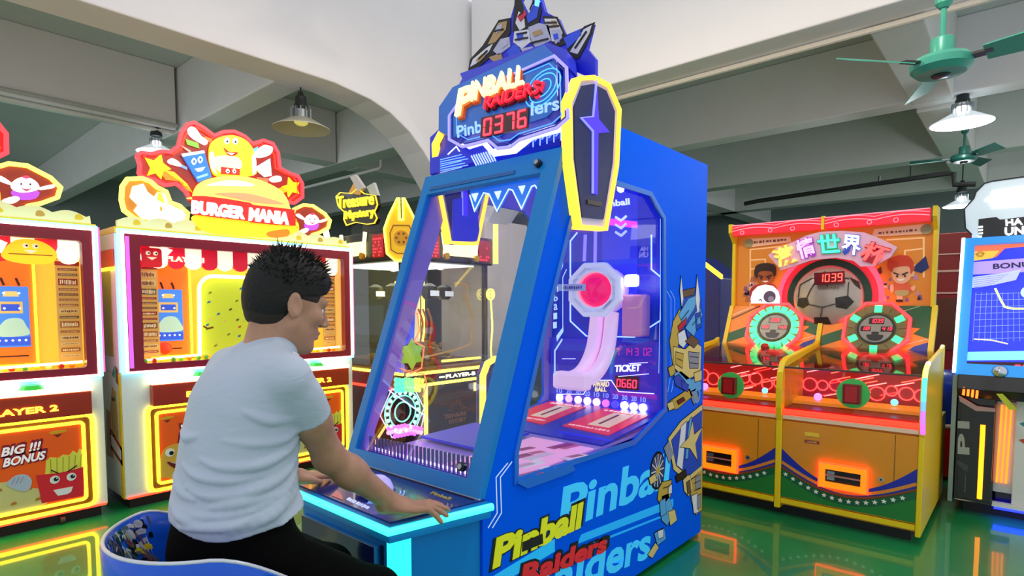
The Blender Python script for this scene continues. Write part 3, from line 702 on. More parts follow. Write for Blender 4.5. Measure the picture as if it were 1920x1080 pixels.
# ---- control deck and pedestal
ZD = .66
dk = [(1.03, 1.385), (1.385, 1.31), (1.385, 2.09), (1.04, 1.985)]
MB().prism([(x, y, ZD - .055) for x, y in dk], (0, 0, .05), FBLUE).build('deck_body', PB)
ins = [(1.048, 1.405), (1.385, 1.335), (1.385, 2.065), (1.058, 1.965)]
dt = MB().prism([(x, y, ZD - .006) for x, y in ins], (0, 0, .006), mat('#101f78', .25, coat=.5)).build('deck_top', PB)
ds = MB()
deckf = Frame((0, 0, ZD), (0, -1, 0), (1, 0, 0))
cy_ = glow('#3effc8', 2.0)
ds.tube([(1.385, 1.305, ZD - .018), (1.025, 1.38, ZD - .018), (1.035, 1.99, ZD - .018), (1.385, 2.095, ZD - .018)], .0125, cy_, 10); ds.build('deck_light_strip', PB, smooth=40)
dp = MB()
dp.line(deckf, [(-2.05, 1.368), (-1.345, 1.368)], .006, 0, .003, mat('#c9d4e8', .3), px=False)
dp.line(deckf, [(-2.05, 1.355), (-1.36, 1.355)], .004, 0, .003, mat('#1a1d2c', .3))
btn = deckf.ix(704, 926)
for r, w in ((.085, .004), (.098, .003)):
    dp.line(deckf, [(btn[0] + r * math.cos(t), btn[1] + r * math.sin(t)) for t in [-.9 + .25 * i for i in range(9)]], w, 0, .002, mat('#8fb2ff', .4, 0, .5))
dp.text(deckf, 'Pinball', deckf.ix(806, 926), deckf.ix(842, 938), deckf.ix(812, 922), mat('#b9a84a', .4), 0, .002, .02, px=False)
dp.scribble(deckf, deckf.ix(648, 938), deckf.ix(688, 956), deckf.ix(655, 933), mat('#cfdcff', .4, 0, .4), 0, .002, 2, px=False)
dp.plate(deckf, [deckf.ix(*p) for p in ((622, 930), (642, 938), (640, 928), (630, 920))], 0, .002, mat('#e8888c', .4))
dp.build('deck_print', dt)
bx, by = btn[1], -btn[0]
bt = MB().lathe([(.066, 0), (.068, .01), (.06, .014)], (bx, by, ZD), mat('#1a2a90', .3), 28).build('button_ring', PB, smooth=30)
MB().lathe([(.062, .008), (.061, .024), (.051, .046), (.032, .060), (.0, .066)], (bx, by, ZD), mat('#b3a8f6', .15, 0, .55, coat=.5), 28).build('button_dome', bt, smooth=True)
ped = [(1.075, 1.46), (1.125, 1.395), (1.386, 1.36), (1.386, 2.08), (1.075, 1.96)]
MB().prism([(x, y, .03) for x, y in ped], (0, 0, ZD - .09), FBLUE).build('pedestal', PB, bevel=.004)
pfc = front_x(1.075)
dr = MB().plate(pfc, [(-1.94, .12), (-1.50, .12), (-1.50, .555), (-1.94, .555)], 0, .018, mat('#0d1c5c', .25, coat=.5), side=mat('#2c9be6', .3)).build('service_door', PB, bevel=.003)
MB().text(pfc, 'Pinball', (-1.80, .44), (-1.62, .43), (-1.80, .48), mat('#b9a860', .4), .018, .02, .02, px=False).build('door_lettering', dr)
MB().plate(pfc, [(-1.49, .10), (-1.475, .10), (-1.475, .56), (-1.49, .56)], 0, .004, mat('#0a1440', .3)).build('door_gap', PB)
ls = MB().prism([(1.074, 1.458, .04), (1.118, 1.398, .04), (1.128, 1.402, .04), (1.082, 1.464, .04)], (0, 0, ZD - .10), glow('#2af0d0', 1.8)); ls.build('corner_light_strip', PB)

# ---- printed lettering and figure on the side
sd = MB(); CY = mat('#38c2fa', .5, 0, .3); WT = mat('#e9f0f8', .4)  # cyan print and stripes given a faint glow to read brighter
sd.text(side, 'Pinball', (1046, 1001), (1252, 913), (1056, 913), CY, 0, .0012, .03)
sd2 = MB(); sd2.text(side, 'Raiders', (978, 1149), (1217, 1046), (988, 1064), CY, 0, .0012, .03)
sd3 = MB(); sd3.plate(side, [(1090, 1002), (1262, 935), (1262, 950), (1082, 1020)], 0, .0008, mat('#18a8f4', .5, 0, .3), px=True)
sd3.line(side, [(1085, 1030), (1262, 960)], .010, 0, .0008, mat('#18a8f4', .5, 0, .3), px=True)
sd3.plate(side, [(925, 1080), (1040, 1010), (1040, 1034), (960, 1082)], 0, .0008, mat('#1fb4f6', .5, 0, .3), px=True)
for o_ in (0, 8): sd3.line(side, [(952 + o_, 868 - o_ * .3), (930 + o_, 895), (932 + o_, 962), (915 + o_, 990)], .004, 0, .001, mat('#d8e6ff', .4, 0, .3), px=True)
for o_ in (0, 7): sd3.line(side, [(1250 + o_, 545), (1258 + o_, 560), (1258 + o_, 700), (1252 + o_, 735)], .003, 0, .001, mat('#7fb0ff', .4, 0, .3), px=True)
sd.build('side_lettering', PB); sd2.build('side_lettering', PB); sd3.build('side_stripes', PB)
lo = MB(); K = mat('#0a0a10', .4)
lo.text(side, 'Pinball', (916, 1075), (1092, 986), (924, 1010), K, 0, .002, .09); lo.text(side, 'Pinball', (922, 1068), (1087, 990), (930, 1008), mat('#d8e01e', .4, 0, .2), .002, .004, .045)
lo.text(side, 'Raiders', (968, 1106), (1140, 1030), (976, 1056), K, 0, .0045, .09); lo.text(side, 'Raiders', (974, 1100), (1134, 1034), (980, 1058), mat('#d0202c', .4, 0, .2), .0045, .006, .045)
lo.plate(side, [(978, 1016), (1015, 1000), (1016, 1018), (977, 1034)], .004, .0065, mat('#0c0c0e', .5), px=True)
lo.build('logo_sticker', PB)
fg = MB()
KH = mat('#c9ab4c', .6, spec=.2); KH2 = mat('#e3cf86', .6, spec=.2); LB = mat('#5fb0ec', .6, spec=.2); MBL = mat('#1f4fc8', .6, spec=.2); GR = mat('#8f96a8', .6, spec=.2); WH_ = mat('#e4e9f2', .6, spec=.2); RD = mat('#c02c34', .6, spec=.2); BRN = mat('#6c5540', .6, spec=.2)
KP = mat('#08080c', .7, spec=.15)
def fp(col, *pts, h=.0025):
    fg.plate(side, list(pts), 0, h, col, px=True); fg.line(side, list(pts), .007, 0, h - .0004, KP, closed=True, px=True)
fp(MBL, (1276, 560), (1300, 548), (1314, 560), (1316, 600), (1290, 640)); fp(LB, (1272, 590), (1290, 560), (1310, 552), (1300, 580), (1280, 610), h=.003); fp(BRN, (1280, 545), (1302, 540), (1300, 552), (1280, 558), h=.003)
fp(LB, (1284, 615), (1310, 575), (1316, 590), (1300, 630), h=.0035); fp(WH_, (1276, 520), (1280, 560), (1277, 575), (1274, 545), h=.004); fp(WH_, (1306, 518), (1311, 560), (1308, 600), (1303, 560), h=.004)
fp(MBL, (1302, 590), (1312, 585), (1314, 612), (1304, 618), h=.0045); fp(LB, (1305, 596), (1311, 593), (1312, 606), (1306, 609), h=.005)
fp(KH, (1262, 602), (1274, 580), (1278, 600), (1270, 650), (1262, 690), (1255, 640)); fp(RD, (1270, 612), (1286, 596), (1284, 608), (1272, 622), h=.004); fp(WH_, (1270, 626), (1282, 618), (1288, 640), (1280, 652), (1272, 645), h=.0035)
fp(KH2, (1262, 650), (1284, 655), (1300, 640), (1314, 650), (1312, 700), (1286, 712), (1264, 690), h=.003); fp(KH, (1266, 660), (1280, 664), (1278, 690), (1266, 682), h=.004); fp(GR, (1290, 660), (1310, 662), (1308, 690), (1292, 690), h=.004); fp(BRN, (1284, 640), (1296, 628), (1310, 640), (1300, 652), h=.004)
fp(LB, (1262, 700), (1276, 696), (1296, 712), (1312, 702), (1314, 730), (1294, 735), (1274, 722), h=.003); fp(MBL, (1276, 714), (1290, 722), (1288, 734), (1278, 728), h=.004)
fp(KH, (1256, 752), (1292, 728), (1298, 742), (1270, 766), (1258, 768), h=.003); fp(KH2, (1250, 757), (1260, 752), (1264, 764), (1254, 770), h=.0035); fp(K, (1268, 752), (1280, 745), (1283, 750), (1271, 758), h=.0045); fp(GR, (1292, 735), (1304, 728), (1310, 748), (1300, 758), h=.003)
fg.ring(side, side.ix(1306, 742), .035, .012, 0, .004, LB, 16)
# shield with the four-point star
fp(KH2, (1252, 822), (1276, 790), (1316, 758), (1316, 880), (1290, 905), (1262, 880), h=.003); fp(MBL, (1258, 826), (1280, 798), (1315, 770), (1314, 872), (1290, 892), (1267, 872), h=.0035)
fp(WH_, (1276, 800), (1286, 790), (1278, 880), (1268, 872), h=.004); fp(LB, (1292, 786), (1296, 782), (1288, 860), (1284, 860), h=.004)
fp(KH2, (1274, 838), (1290, 820), (1297, 790), (1300, 815), (1315, 802), (1302, 832), (1306, 862), (1292, 840), h=.005)
fp(K, (1266, 893), (1284, 880), (1286, 892), (1268, 904), h=.005)
wc = side.ix(1232, 882)
fg.disc(side, wc, .076, 0, .003, KP, 24, sy=1.25); fg.disc(side, wc, .068, 0, .0036, mat('#27406c', .4), 24, sy=1.25)
for i in range(12):
    t = 2 * math.pi * i / 12; fg.line(side, [(wc[0] + .018 * math.cos(t), wc[1] + .018 * math.sin(t)), (wc[0] + .066 * math.cos(t), wc[1] + .082 * math.sin(t))], .006, 0, .0042, WH_)
fg.disc(side, wc, .02, 0, .006, KH, 12); fp(KH2, (1215, 896), (1226, 888), (1230, 900), (1218, 908), h=.006)
fp(KH, (1236, 905), (1258, 900), (1256, 930), (1240, 950), (1232, 935), h=.003); fp(LB, (1240, 930), (1252, 925), (1262, 960), (1250, 985), (1240, 975), h=.003); fp(KH2, (1252, 960), (1264, 955), (1268, 975), (1256, 985), h=.0035); fp(LB, (1226, 1000), (1244, 990), (1248, 1010), (1232, 1022), h=.003); fp(WH_, (1232, 996), (1242, 992), (1242, 1006), (1234, 1010), h=.004); fp(KH2, (1214, 1040), (1228, 1018), (1234, 1026), (1222, 1046), h=.003)
fp(KH, (1292, 900), (1316, 880), (1315, 955), (1304, 965), (1296, 940), h=.003); fp(KH2, (1280, 900), (1292, 888), (1298, 915), (1290, 930), (1282, 920), h=.0035); fp(WH_, (1296, 930), (1306, 925), (1308, 960), (1300, 962), h=.004); fp(GR, (1302, 895), (1312, 890), (1312, 915), (1304, 918), h=.004)
fp(MBL, (1262, 708), (1272, 702), (1284, 716), (1280, 730), (1266, 722), h=.0035); fp(KH, (1252, 690), (1262, 684), (1266, 700), (1256, 706), h=.003)
fp(GR, (1244, 840), (1254, 826), (1262, 850), (1254, 868), h=.0032); fp(LB, (1236, 940), (1246, 934), (1248, 962), (1238, 968), h=.004); fp(WH_, (1252, 912), (1258, 908), (1258, 924), (1252, 926), h=.005)
fp(KH2, (1300, 700), (1314, 694), (1314, 712), (1302, 716), h=.0045); fp(BRN, (1286, 905), (1292, 900), (1294, 922), (1288, 926), h=.005); fp(GR, (1306, 930), (1313, 926), (1312, 950), (1306, 954), h=.0045)
for a_, b_ in (((1268, 672), (1278, 676)), ((1292, 668), (1308, 670)), ((1292, 680), (1308, 682)), ((1300, 906), (1312, 900)), ((1300, 920), (1312, 914)), ((1242, 915), (1254, 911)), ((1276, 600), (1290, 582)), ((1296, 610), (1310, 594))): fg.line(side, [a_, b_], .003, 0, .0055, KP, px=True)
fg.build('side_figure_print', PB)
# glass printing along the slanted edge and small marks
gl = MB(); PW = mat('#9fc4ff', .4, 0, .6); gfr = side.off(-.007)
for i, ch in enumerate('nball'[::1]):
    y = 548 + i * 17; x = 1042 - i * .6; gl.text(gfr, ch, (x - 3, y), (x + 4, y - 1), (x - 3, y - 12), PW, 0, .001, .02)
for p in (((1056, 466), (1062, 455), (1060, 468), (1055, 478)), ((1049, 497), (1056, 482), (1055, 500), (1050, 510)), ((1043, 630), (1056, 612), (1056, 622), (1044, 640))): gl.plate(gfr, list(p), 0, .001, PW, px=True)
gl.line(gfr, [(1054, 636), (1040, 658), (1040, 705)], .008, 0, .001, PW, px=True); gl.line(gfr, [(1062, 505), (1055, 520), (1055, 620)], .004, 0, .001, PW, px=True)
gl.line(gfr, [(1238, 410), (1238, 560), (1235, 700)], .004, 0, .001, PW, px=True)
gl.build('glass_print', PB)
# light tubes inside the cabinet
MB().box(1.98, 2.72, 1.37, 1.385, 2.02, 2.04, glow('#8f80ff', 9)).build('inner_light_tube', PB)
MB().box(1.98, 2.72, 2.10, 2.115, 2.02, 2.04, glow('#8f80ff', 9)).build('inner_light_tube', PB)
MB().box(2.735, 2.755, 1.40, 2.10, .722, .735, glow('#ff7ad8', 7)).build('inner_light_tube', PB)
MB().box(1.475, 1.485, 1.40, 2.09, .690, .698, glow('#b8a0ff', 6)).build('inner_light_tube', PB)
# ================================================================ burger machines
def burger_machine():
    YF = 4.287
    T = thing('burger_machine', 'white and yellow burger game with a full lit burger sign, behind the seated person', 'arcade game', (1.985, 4.66, 0), group='burger games along the back')
    f = front_y(YF)
    WH = mat('#eceee6', .35, name='cabinet_white'); YL = mat('#f2c81e', .35); RB = mat('#8c1226', .3, name='red_bezel'); DK = mat('#1a0d0c', .5)
    NY = glow('#ffe528', 4.2); NW = glow('#fff6b0', 4.5)
    X0, X1 = 1.14, 2.83
    # cabinet shell
    MB().box(X0, X1, YF, YF + .75, .07, .875, WH).build('lower_cabinet', T, bevel=.006)
    for x0, x1 in ((X0, X0 + .02), (X1 - .02, X1)):
        sp_ = MB().box(x0, x1, YF + .02, YF + .75, .878, 1.76, WH).build('side_panel', T)
    MB().box(X0 + .021, X1 - .021, YF + .70, YF + .75, .878, 1.76, WH).build('rear_panel', T)
    MB().box(X0, X1, YF + .01, YF + .75, 1.762, 1.80, YL).build('roof_panel', T)
    MB().box(X0 + .03, X1 - .03, YF + .03, YF + .72, .0, .068, DK).build('plinth', T)
    for x in (1.5, 1.62, 2.2, 2.6): MB().lathe([(.022, -.012), (.022, .012)], (x, YF + .02, .024), mat('#55483a', .4, .4), 12, axis=(1, 0, 0)).build('caster', T)
    MB().line(f, [(X0 + .01, .074), (X1 - .01, .074)], .012, 0, .008, glow('#ff3a22', 3.2)).build('floor_light_strip', T)
    # corner strips on the side that shows in the gap
    ls = Frame((X0, 0, 0), (0, -1, 0), (0, 0, 1))
    c = MB().plate(ls, [(-YF - .07, .07), (-YF, .07), (-YF, .875), (-YF - .05, .875)], 0, .003, YL)
    c.plate(ls, [(-YF - .2, .45), (-YF - .08, .45), (-YF - .1, .75), (-YF - .18, .78), (-YF - .24, .62)], 0, .003, mat('#c8a45a', .4))
    c.disc(ls, (-YF - .14, .70), .014, .003, .005, mat('#101010', .4), 10); c.disc(ls, (-YF - .18, .70), .014, .003, .005, mat('#101010', .4), 10)
    c.plate(ls, [(-YF - .26, .36), (-YF - .02, .28), (-YF - .02, .40), (-YF - .26, .50)], 0, .003, mat('#b02a1c', .4)); c.plate(ls, [(-YF - .24, .385), (-YF - .04, .32), (-YF - .04, .38), (-YF - .24, .455)], .003, .005, mat('#eee6da', .4))
    c.plate(ls, [(-YF - .36, .30), (-YF - .22, .30), (-YF - .25, .60), (-YF - .33, .62)], 0, .003, mat('#c07840', .4))
    c.plate(ls, [(-YF - .09, .82), (-YF - .04, .80), (-YF - .05, .90), (-YF - .09, .92)], 0, .004, mat('#7a4a2a', .4)); c.plate(ls, [(-YF - .17, .86), (-YF - .12, .84), (-YF - .11, .92)], 0, .004, mat('#3aa08c', .4))
    c.build('side_print', T)
    sw = MB().plate(ls, [(-YF - .32, .98), (-YF - .12, .98), (-YF - .12, 1.60), (-YF - .32, 1.60)], 0, .004, mat('#a89a3c', .2, coat=.5))
    sw.plate(ls, [(-YF - .70, .92), (-YF - .36, .92), (-YF - .36, 1.62), (-YF - .70, 1.62)], 0, .004, mat('#f0d060', .3)); sw.plate(ls, [(-YF - .6, 1.55), (-YF - .03, 1.55), (-YF - .03, 1.66), (-YF - .6, 1.66)], .004, .008, mat('#e04a30', .3)); sw.line(ls, [(-YF - .6, 1.54), (-YF - .03, 1.54)], .02, 0, .01, NY)
    sw.build('side_window', T)
    # bezel with light edge
    def rr(x0, x1, z0, z1, r, n=4):
        P = []
        for cx, cz, a0 in ((x1 - r, z0 + r, -90), (x1 - r, z1 - r, 0), (x0 + r, z1 - r, 90), (x0 + r, z0 + r, 180)):
            P += [(cx + r * math.cos(math.radians(a0 + 90 * i / n)), cz + r * math.sin(math.radians(a0 + 90 * i / n))) for i in range(n + 1)]
        return P
    bz = MB().plate(f, rr(1.17, 2.81, .89, 1.765, .01), -.02, .035, RB, holes=[rr(1.265, 2.745, .935, 1.69, .02)]).build('window_bezel', T, bevel=.006)
    MB().line(f, [(1.157, .884), (2.818, .884), (2.818, 1.776), (1.157, 1.776)], .02, 0, .03, glow('#7fd8ff', 2.6), closed=True).build('cyan_light_frame', T)
    MB().line(f, [(1.172, .884), (2.803, .884), (2.803, 1.762), (1.172, 1.762)], .012, .03, .04, glow('#ffffff', 3.0), closed=True).build('white_light_frame', T)
    MB().line(f, [(2.832, .90), (2.832, 1.78)], .016, -.02, .02, glow('#ff4a8a', 2.4)).build('pink_light_edge', T)
    MB().line(f, [(1.195, .91), (1.195, 1.74)], .022, .034, .038, glow('#d060e0', .9)).build('pink_reflex_strip', T)
    MB().plate(f, rr(1.262, 2.748, .932, 1.693, .02), -.012, -.007, glass('#fffdf6', .01)).build('window_glass', T)
    # interior
    b = front_y(YF + .30)
    MB().box(X0 + .021, X1 - .021, YF + .30, YF + .33, .88, 1.75, mat('#f4c84a', .5, 0, .55)).build('inner_back', T)
    MB().box(X0 + .021, X1 - .021, YF + .005, YF + .299, .878, .93, mat('#e8c02a', .4, 0, .2)).build('inner_tray', T)
    m = front_y(YF + .10)
    aw = []
    n = 14; w = (2.76 - 1.25) / n
    for i in range(n):
        x = 1.25 + i * w
        o = MB().plate(m, [(x, 1.74), (x, 1.60)] + [(x + w * (.5 - .5 * math.cos(math.pi * k / 6)), 1.60 - .045 * math.sin(math.pi * k / 6)) for k in range(1, 6)] + [(x + w, 1.60), (x + w, 1.74)], -.01, .01, mat('#fff6ee', .4, 0, .9) if i % 2 else mat('#e2183a', .4, 0, .5))
        o.build('awning_stripe', T)
    m2 = front_y(YF + .07)
    for cx, p in ((1.36, 'PLAYER 1'), (2.52, 'PLAYER 2')):
        px0 = cx + .09 if cx < 2 else cx - .32
        MB().text(m2, p, (px0, 1.605), (px0 + .24, 1.605), (px0, 1.64), glow('#ffd8c8', 1.3), -.01, .004, .02, px=False).build('player_lettering', T)
        ch = MB(); 
        if cx < 2:
            ch.plate(m2, rr(cx - .06, cx + .06, 1.56, 1.685, .02), 0, .01, mat('#e0182c', .4, 0, .4)); ch.plate(m2, [(cx - .11, 1.66), (cx - .06, 1.60), (cx - .06, 1.63), (cx - .08, 1.68)], 0, .008, mat('#ffffff', .4, 0, .9)); ch.plate(m2, [(cx + .06, 1.60), (cx + .13, 1.68), (cx + .1, 1.69), (cx + .05, 1.64)], 0, .008, mat('#ffffff', .4, 0, .9))
        else:
            ch.plate(m2, smooth_loop([(cx - .13, 1.60), (cx - .1, 1.56), (cx, 1.545), (cx + .1, 1.56), (cx + .12, 1.62), (cx + .05, 1.68), (cx - .06, 1.68)]), 0, .01, mat('#ffc81e', .4, 0, .9)); ch.plate(m2, [(cx - .26, 1.69), (cx - .13, 1.60), (cx - .10, 1.66), (cx - .16, 1.69)], 0, .008, mat('#ffffff', .4, 0, .9)); ch.plate(m2, [(cx + .11, 1.59), (cx + .18, 1.59), (cx + .23, 1.66), (cx + .2, 1.68), (cx + .13, 1.66)], 0, .008, mat('#ffffff', .4, 0, .9)); ch.line(m2, [(cx - .1, 1.60), (cx + .1, 1.60)], .006, .01, .014, mat('#d08a10', .4))
        for dx in (-.022, .022): ch.disc(m2, (cx + dx, 1.65), .014, .01, .014, mat('#fff4e0', .4, 0, .6), 10); ch.disc(m2, (cx + dx + .004, 1.65), .006, .014, .017, mat('#301010', .4), 8)
        ch.plate(m2, [(cx - .03, 1.625), (cx, 1.605), (cx + .03, 1.625)], .01, .014, mat('#fff0e0', .4, 0, .6)); ch.build('mascot_plaque', T)
    # sticker strips, screens, arch
    s = front_y(YF + .14); rnd = random.Random(5)
    for x0, x1 in ((1.30, 1.415), (2.645, 2.765)):
        o = MB().plate(s, [(x0, .96), (x1, .96), (x1, 1.55), (x0, 1.55)], -.015, 0, mat('#dcb060', .45, 0, .25)).build('rules_strip', T)
        p = MB(); z = 1.54
        p.plate(s, [(x0, 1.55), (x1, 1.55), (x1, 1.575), (x0, 1.575)], -.015, .004, mat('#a81c1c', .4))
        while z > .99:
            hgt = rnd.choice((.02, .03, .045)); col = rnd.choice(('#8a4a20', '#b06a2c', '#f0d8a0', '#a02818', '#7a5a30'))
            p.plate(s, [(x0 + .012, z - hgt), (x1 - .012, z - hgt), (x1 - .012, z - .006), (x0 + .012, z - .006)], 0, .003, mat(col, .5, 0, .12))
            p.scribble(s, (x0 + .02, z - hgt + .004), (x1 - .02, z - hgt + .004), (x0 + .02, z - .012), mat('#f8ecd0' if col != '#f0d8a0' else '#803010', .5, 0, .2), .003, .005, int(z * 1000), px=False); z -= hgt + .012
        p.build('rules_print', o)
    for sgn, x0, x1, sx0, sx1 in ((1, 1.40, 1.665, 1.425, 1.60), (-1, 2.315, 2.57, 2.365, 2.53)):
        o = MB().plate(b, [(x0 - .02, .93), (x1, .93), (x1, 1.62), (x0 - .02, 1.62)], 0, .05, mat('#ff6a10', .4, 0, .7)).build('screen_surround', T)
        g = b.off(.05)
        MB().line(g, [(x0, .95), (x1 - .01, .95), (x1 - .01, 1.60), (x0, 1.60)], .012, 0, .012, NY, closed=True).build('surround_neon', o)
        sc = MB().plate(g, [(sx0, 1.06), (sx1, 1.06), (sx1, 1.42), (sx0, 1.42)], 0, .01, mat('#3a78e8', .3, 0, .9)).build('game_screen', T)
        d = MB(); w = sx1 - sx0; h = g.off(.01)
        d.plate(h, [(sx0, 1.07), (sx1, 1.07), (sx1, 1.12), (sx0, 1.12)], 0, .001, mat('#2a50d8', .3, 0, .9)); d.plate(h, smooth_loop([(sx0 + .01, 1.13), (sx1 - .01, 1.13), (sx1 - .02, 1.19), (sx0 + .12, 1.23), (sx0 + .05, 1.22)]), 0, .001, mat('#9fc4c0', .3, 0, .8)); d.plate(h, [(sx0 + .02, 1.26), (sx1 - .03, 1.26), (sx1 - .03, 1.33), (sx0 + .02, 1.33)], 0, .001, mat('#c8a868', .3, 0, .8)); d.plate(h, [(sx0 + .035, 1.275), (sx1 - .045, 1.275), (sx1 - .045, 1.315), (sx0 + .035, 1.315)], .001, .002, mat('#2a4ad0', .3, 0, .9)); d.plate(h, [(sx0 + .045, 1.36), (sx0 + .12, 1.36), (sx0 + .11, 1.39), (sx0 + .055, 1.39)], 0, .001, mat('#d8b878', .3, 0, .8))
        for i in range(5): d.disc(h, (sx0 + .02 + i * w / 5.4, 1.10), .006, .001, .003, glow('#ffffff', 2), 8)
        for i in range(4): d.disc(h, (sx0 + .05 + (i % 2) * .07, 1.29 + (i // 2) * .09), .006, .002, .004, glow('#d8f0ff', 2), 8)
        d.build('screen_picture', sc)
        MB().line(g, [(sx0 - .02, 1.005), (sx1 - .01, 1.005)], .008, 0, .003, DK).build('dial_line', o)
        if sgn > 0: MB().lathe([(0, .05), (.03, .04), (.045, .02), (.045, 0)], g.pt(sx0 + .05, 1.005, 0), mat('#f03414', .3, 0, .5), 16, axis=(0, -1, 0)).build('red_knob', T, smooth=40)
        for k in (.04, .11): MB().line(g, [(sx0 + k, 1.47), (sx0 + k + .015, 1.425)], .012, 0, .008, mat('#401808', .4)).build('hook', o)
    arch = [(1.675, .95), (1.685, 1.38)] + [(1.685 + .10 * (1 - math.cos(math.pi / 2 * i / 6)), 1.42 + .10 * math.sin(math.pi / 2 * i / 6)) for i in range(7)]
    arch = arch + [(3.975 - x, z) for x, z in arch[::-1]]
    fa_ = front_y(YF + .16)
    MB().plate(fa_, arch, -.06, -.04, mat('#bfd435', .4, 0, .35)).build('centre_panel', T)
    MB().tube([fa_.pt(x, z, 0) for x, z in arch], .013, NW, 8).build('neon_arch', T, smooth=40)
    p = MB(); fp_ = fa_.off(-.04)
    for i in range(34):
        x = 1.70 + rnd.random() * .56; z = .98 + rnd.random() * .5
        p.plate(fp_, [(x, z), (x + .02, z + .006), (x + .024, z + .02), (x + .004, z + .016)], 0, .002, mat(rnd.choice(('#7a5a20', '#e8e070', '#3a7ad0', '#c85a20', '#8a9a20')), .5))
    p.line(fp_, [(1.72, 1.16), (1.75, 1.14), (1.79, 1.15)], .012, 0, .002, mat('#7a3a18', .5)); p.build('panel_print', T)
    MB().line(f.off(-.05), [(1.29, .95), (1.62, .965)], .014, 0, .012, NW).build('tray_neon', T); MB().line(f.off(-.05), [(2.35, .955), (2.74, .965)], .014, 0, .012, NW).build('tray_neon', T)
    t_ = MB()
    for i in range(26):
        x = 1.29 + i * .056; c_ = rnd.choice(('#f07818', '#fff0a0', '#60c040', '#d82818', '#f8c020'))
        t_.ball((x, YF + .03 + rnd.random() * .04, .945), .016, mat(c_, .4, 0, .2), 8, 5)
    t_.build('toy_food', T, kind='stuff')
    # lower front: player boxes, printed panels with neon
    for k, (x0, x1, nm) in enumerate(((1.30, 1.93, 'PLAYER 1'), (2.10, 2.755, 'PLAYER 2'))):
        o = MB().box(x0, x1, YF - .06, YF + .02, .655, .795, mat('#a8300e', .35)).build('player_box', T, bevel=.004)
        MB().box(x0 - .004, x1 + .004, YF - .066, YF - .01, .797, .822, NW).build('box_neon', o)
        tx0 = (x0 + .2) if k == 0 else x0 + .16
        MB().text(front_y(YF - .06), nm, (tx0, .695), (tx0 + .33, .695), (tx0, .732), glow('#fff03a', 3), 0, .006, .03, px=False).build('player_lettering', o)
        MB().lathe([(0, .03), (.04, .024), (.06, 0)], ((x0 + x1) / 2 + .05 * k, YF - .035, .83), mat('#34c83a', .25, 0, .3), 20).build('green_button', o, smooth=40)
        pn = MB().plate(f, rr(x0 - .012, x1 + .0, .095, .64, .03), 0, .012, mat('#7a4a08', .4)).build('front_panel', T)
        MB().line(f, rr(x0 - .018, x1 + .006, .092, .645, .035), .02, 0, .02, NY, closed=True).build('outer_neon', pn)
        i0, i1, j0, j1 = x0 + .028, x1 - .04, .135, .605
        MB().line(f, rr(i0, i1, j0, j1, .02), .018, .012, .024, NY, closed=True).build('inner_neon', pn)
        g = f.off(.012)
        MB().plate(g, rr(i0, i1, j0, j1, .02), 0, .004, mat('#e0560c', .4, 0, .22)).build('art_ground', pn)
        a = MB(); h = g.off(.004)
        # logo
        lx = x1 - .165 if k else x0 + .09
        a.plate(h, smooth_loop([(lx - .03, .555), (lx + .035, .558), (lx + .035, .572), (lx - .03, .57)]), 0, .002, mat('#e8b018', .4)); a.plate(h, [(lx - .02, .548), (lx + .022, .55), (lx, .532)], 0, .002, mat('#70300c', .4))
        wx = (x0 + .07) if k else (x0 + .16)
        for tt, zz_, ww in (('WIN BIG !!!', .455, .33), ('MEGA BONUS', .395, .35)):
            a.text(h, tt, (wx - .012, zz_ - .012), (wx + ww + .012, zz_ + .012), (wx + .0, zz_ + .062), mat('#8c1a28', .4), 0, .004, .09, px=False); a.text(h, tt, (wx, zz_), (wx + ww, zz_ + .02), (wx + .012, zz_ + .05), mat('#f4ecec', .4, 0, .3), .004, .008, .03, px=False)
        if k:
            a.plate(h, smooth_loop([(i0 + .01, .15), (x0 + .42, .15), (x0 + .40, .24), (x0 + .32, .27), (x0 + .25, .32), (x0 + .12, .30), (i0 + .01, .27)]), 0, .002, mat('#e2d68a', .4))
            for bx_, bz_ in ((.2, .27), (.33, .25), (.14, .2), (.26, .18), (.37, .18), (.1, .26)): a.plate(h, [(x0 + bx_, bz_), (x0 + bx_ + .03, bz_ + .003), (x0 + bx_ + .026, bz_ + .018), (x0 + bx_ + .006, bz_ + .016)], .002, .004, mat('#c8822c', .4))
            fx = x0 + .40
            a.plate(h, [(fx + .02, .30), (fx + .20, .31), (fx + .215, .43), (fx + .19, .445), (fx + .18, .42), (fx + .16, .44), (fx + .14, .415), (fx + .11, .425), (fx + .09, .41), (fx + .05, .42), (fx + .03, .405)], 0, .003, mat('#dcd84a', .4, 0, .1))
            for q_ in range(6): a.line(h, [(fx + .05 + q_ * .028, .32), (fx + .05 + q_ * .03, .41)], .004, .003, .004, mat('#b0a828', .4))
            a.plate(h, [(fx, .16), (fx + .20, .155), (fx + .225, .335), (fx + .16, .325), (fx + .08, .32), (fx - .02, .33)], .003, .006, mat('#d2222e', .35, 0, .12))
            for ex in (fx + .065, fx + .145): a.disc(h, (ex, .285), .024, .006, .008, mat('#fffaf0', .4), 14); a.disc(h, (ex + .006, .287), .012, .008, .010, mat('#101010', .4), 10); a.disc(h, (ex + .01, .292), .004, .010, .011, mat('#ffffff', .4), 8)
            a.line(h, [(fx + .05, .345), (fx + .085, .318)], .006, .006, .009, mat('#201008', .4)); a.line(h, [(fx + .175, .348), (fx + .125, .318)], .006, .006, .009, mat('#201008', .4))
            a.plate(h, [(fx + .055, .225), (fx + .15, .225), (fx + .14, .195), (fx + .12, .185), (fx + .075, .187)], .006, .009, mat('#fff8f0', .4))
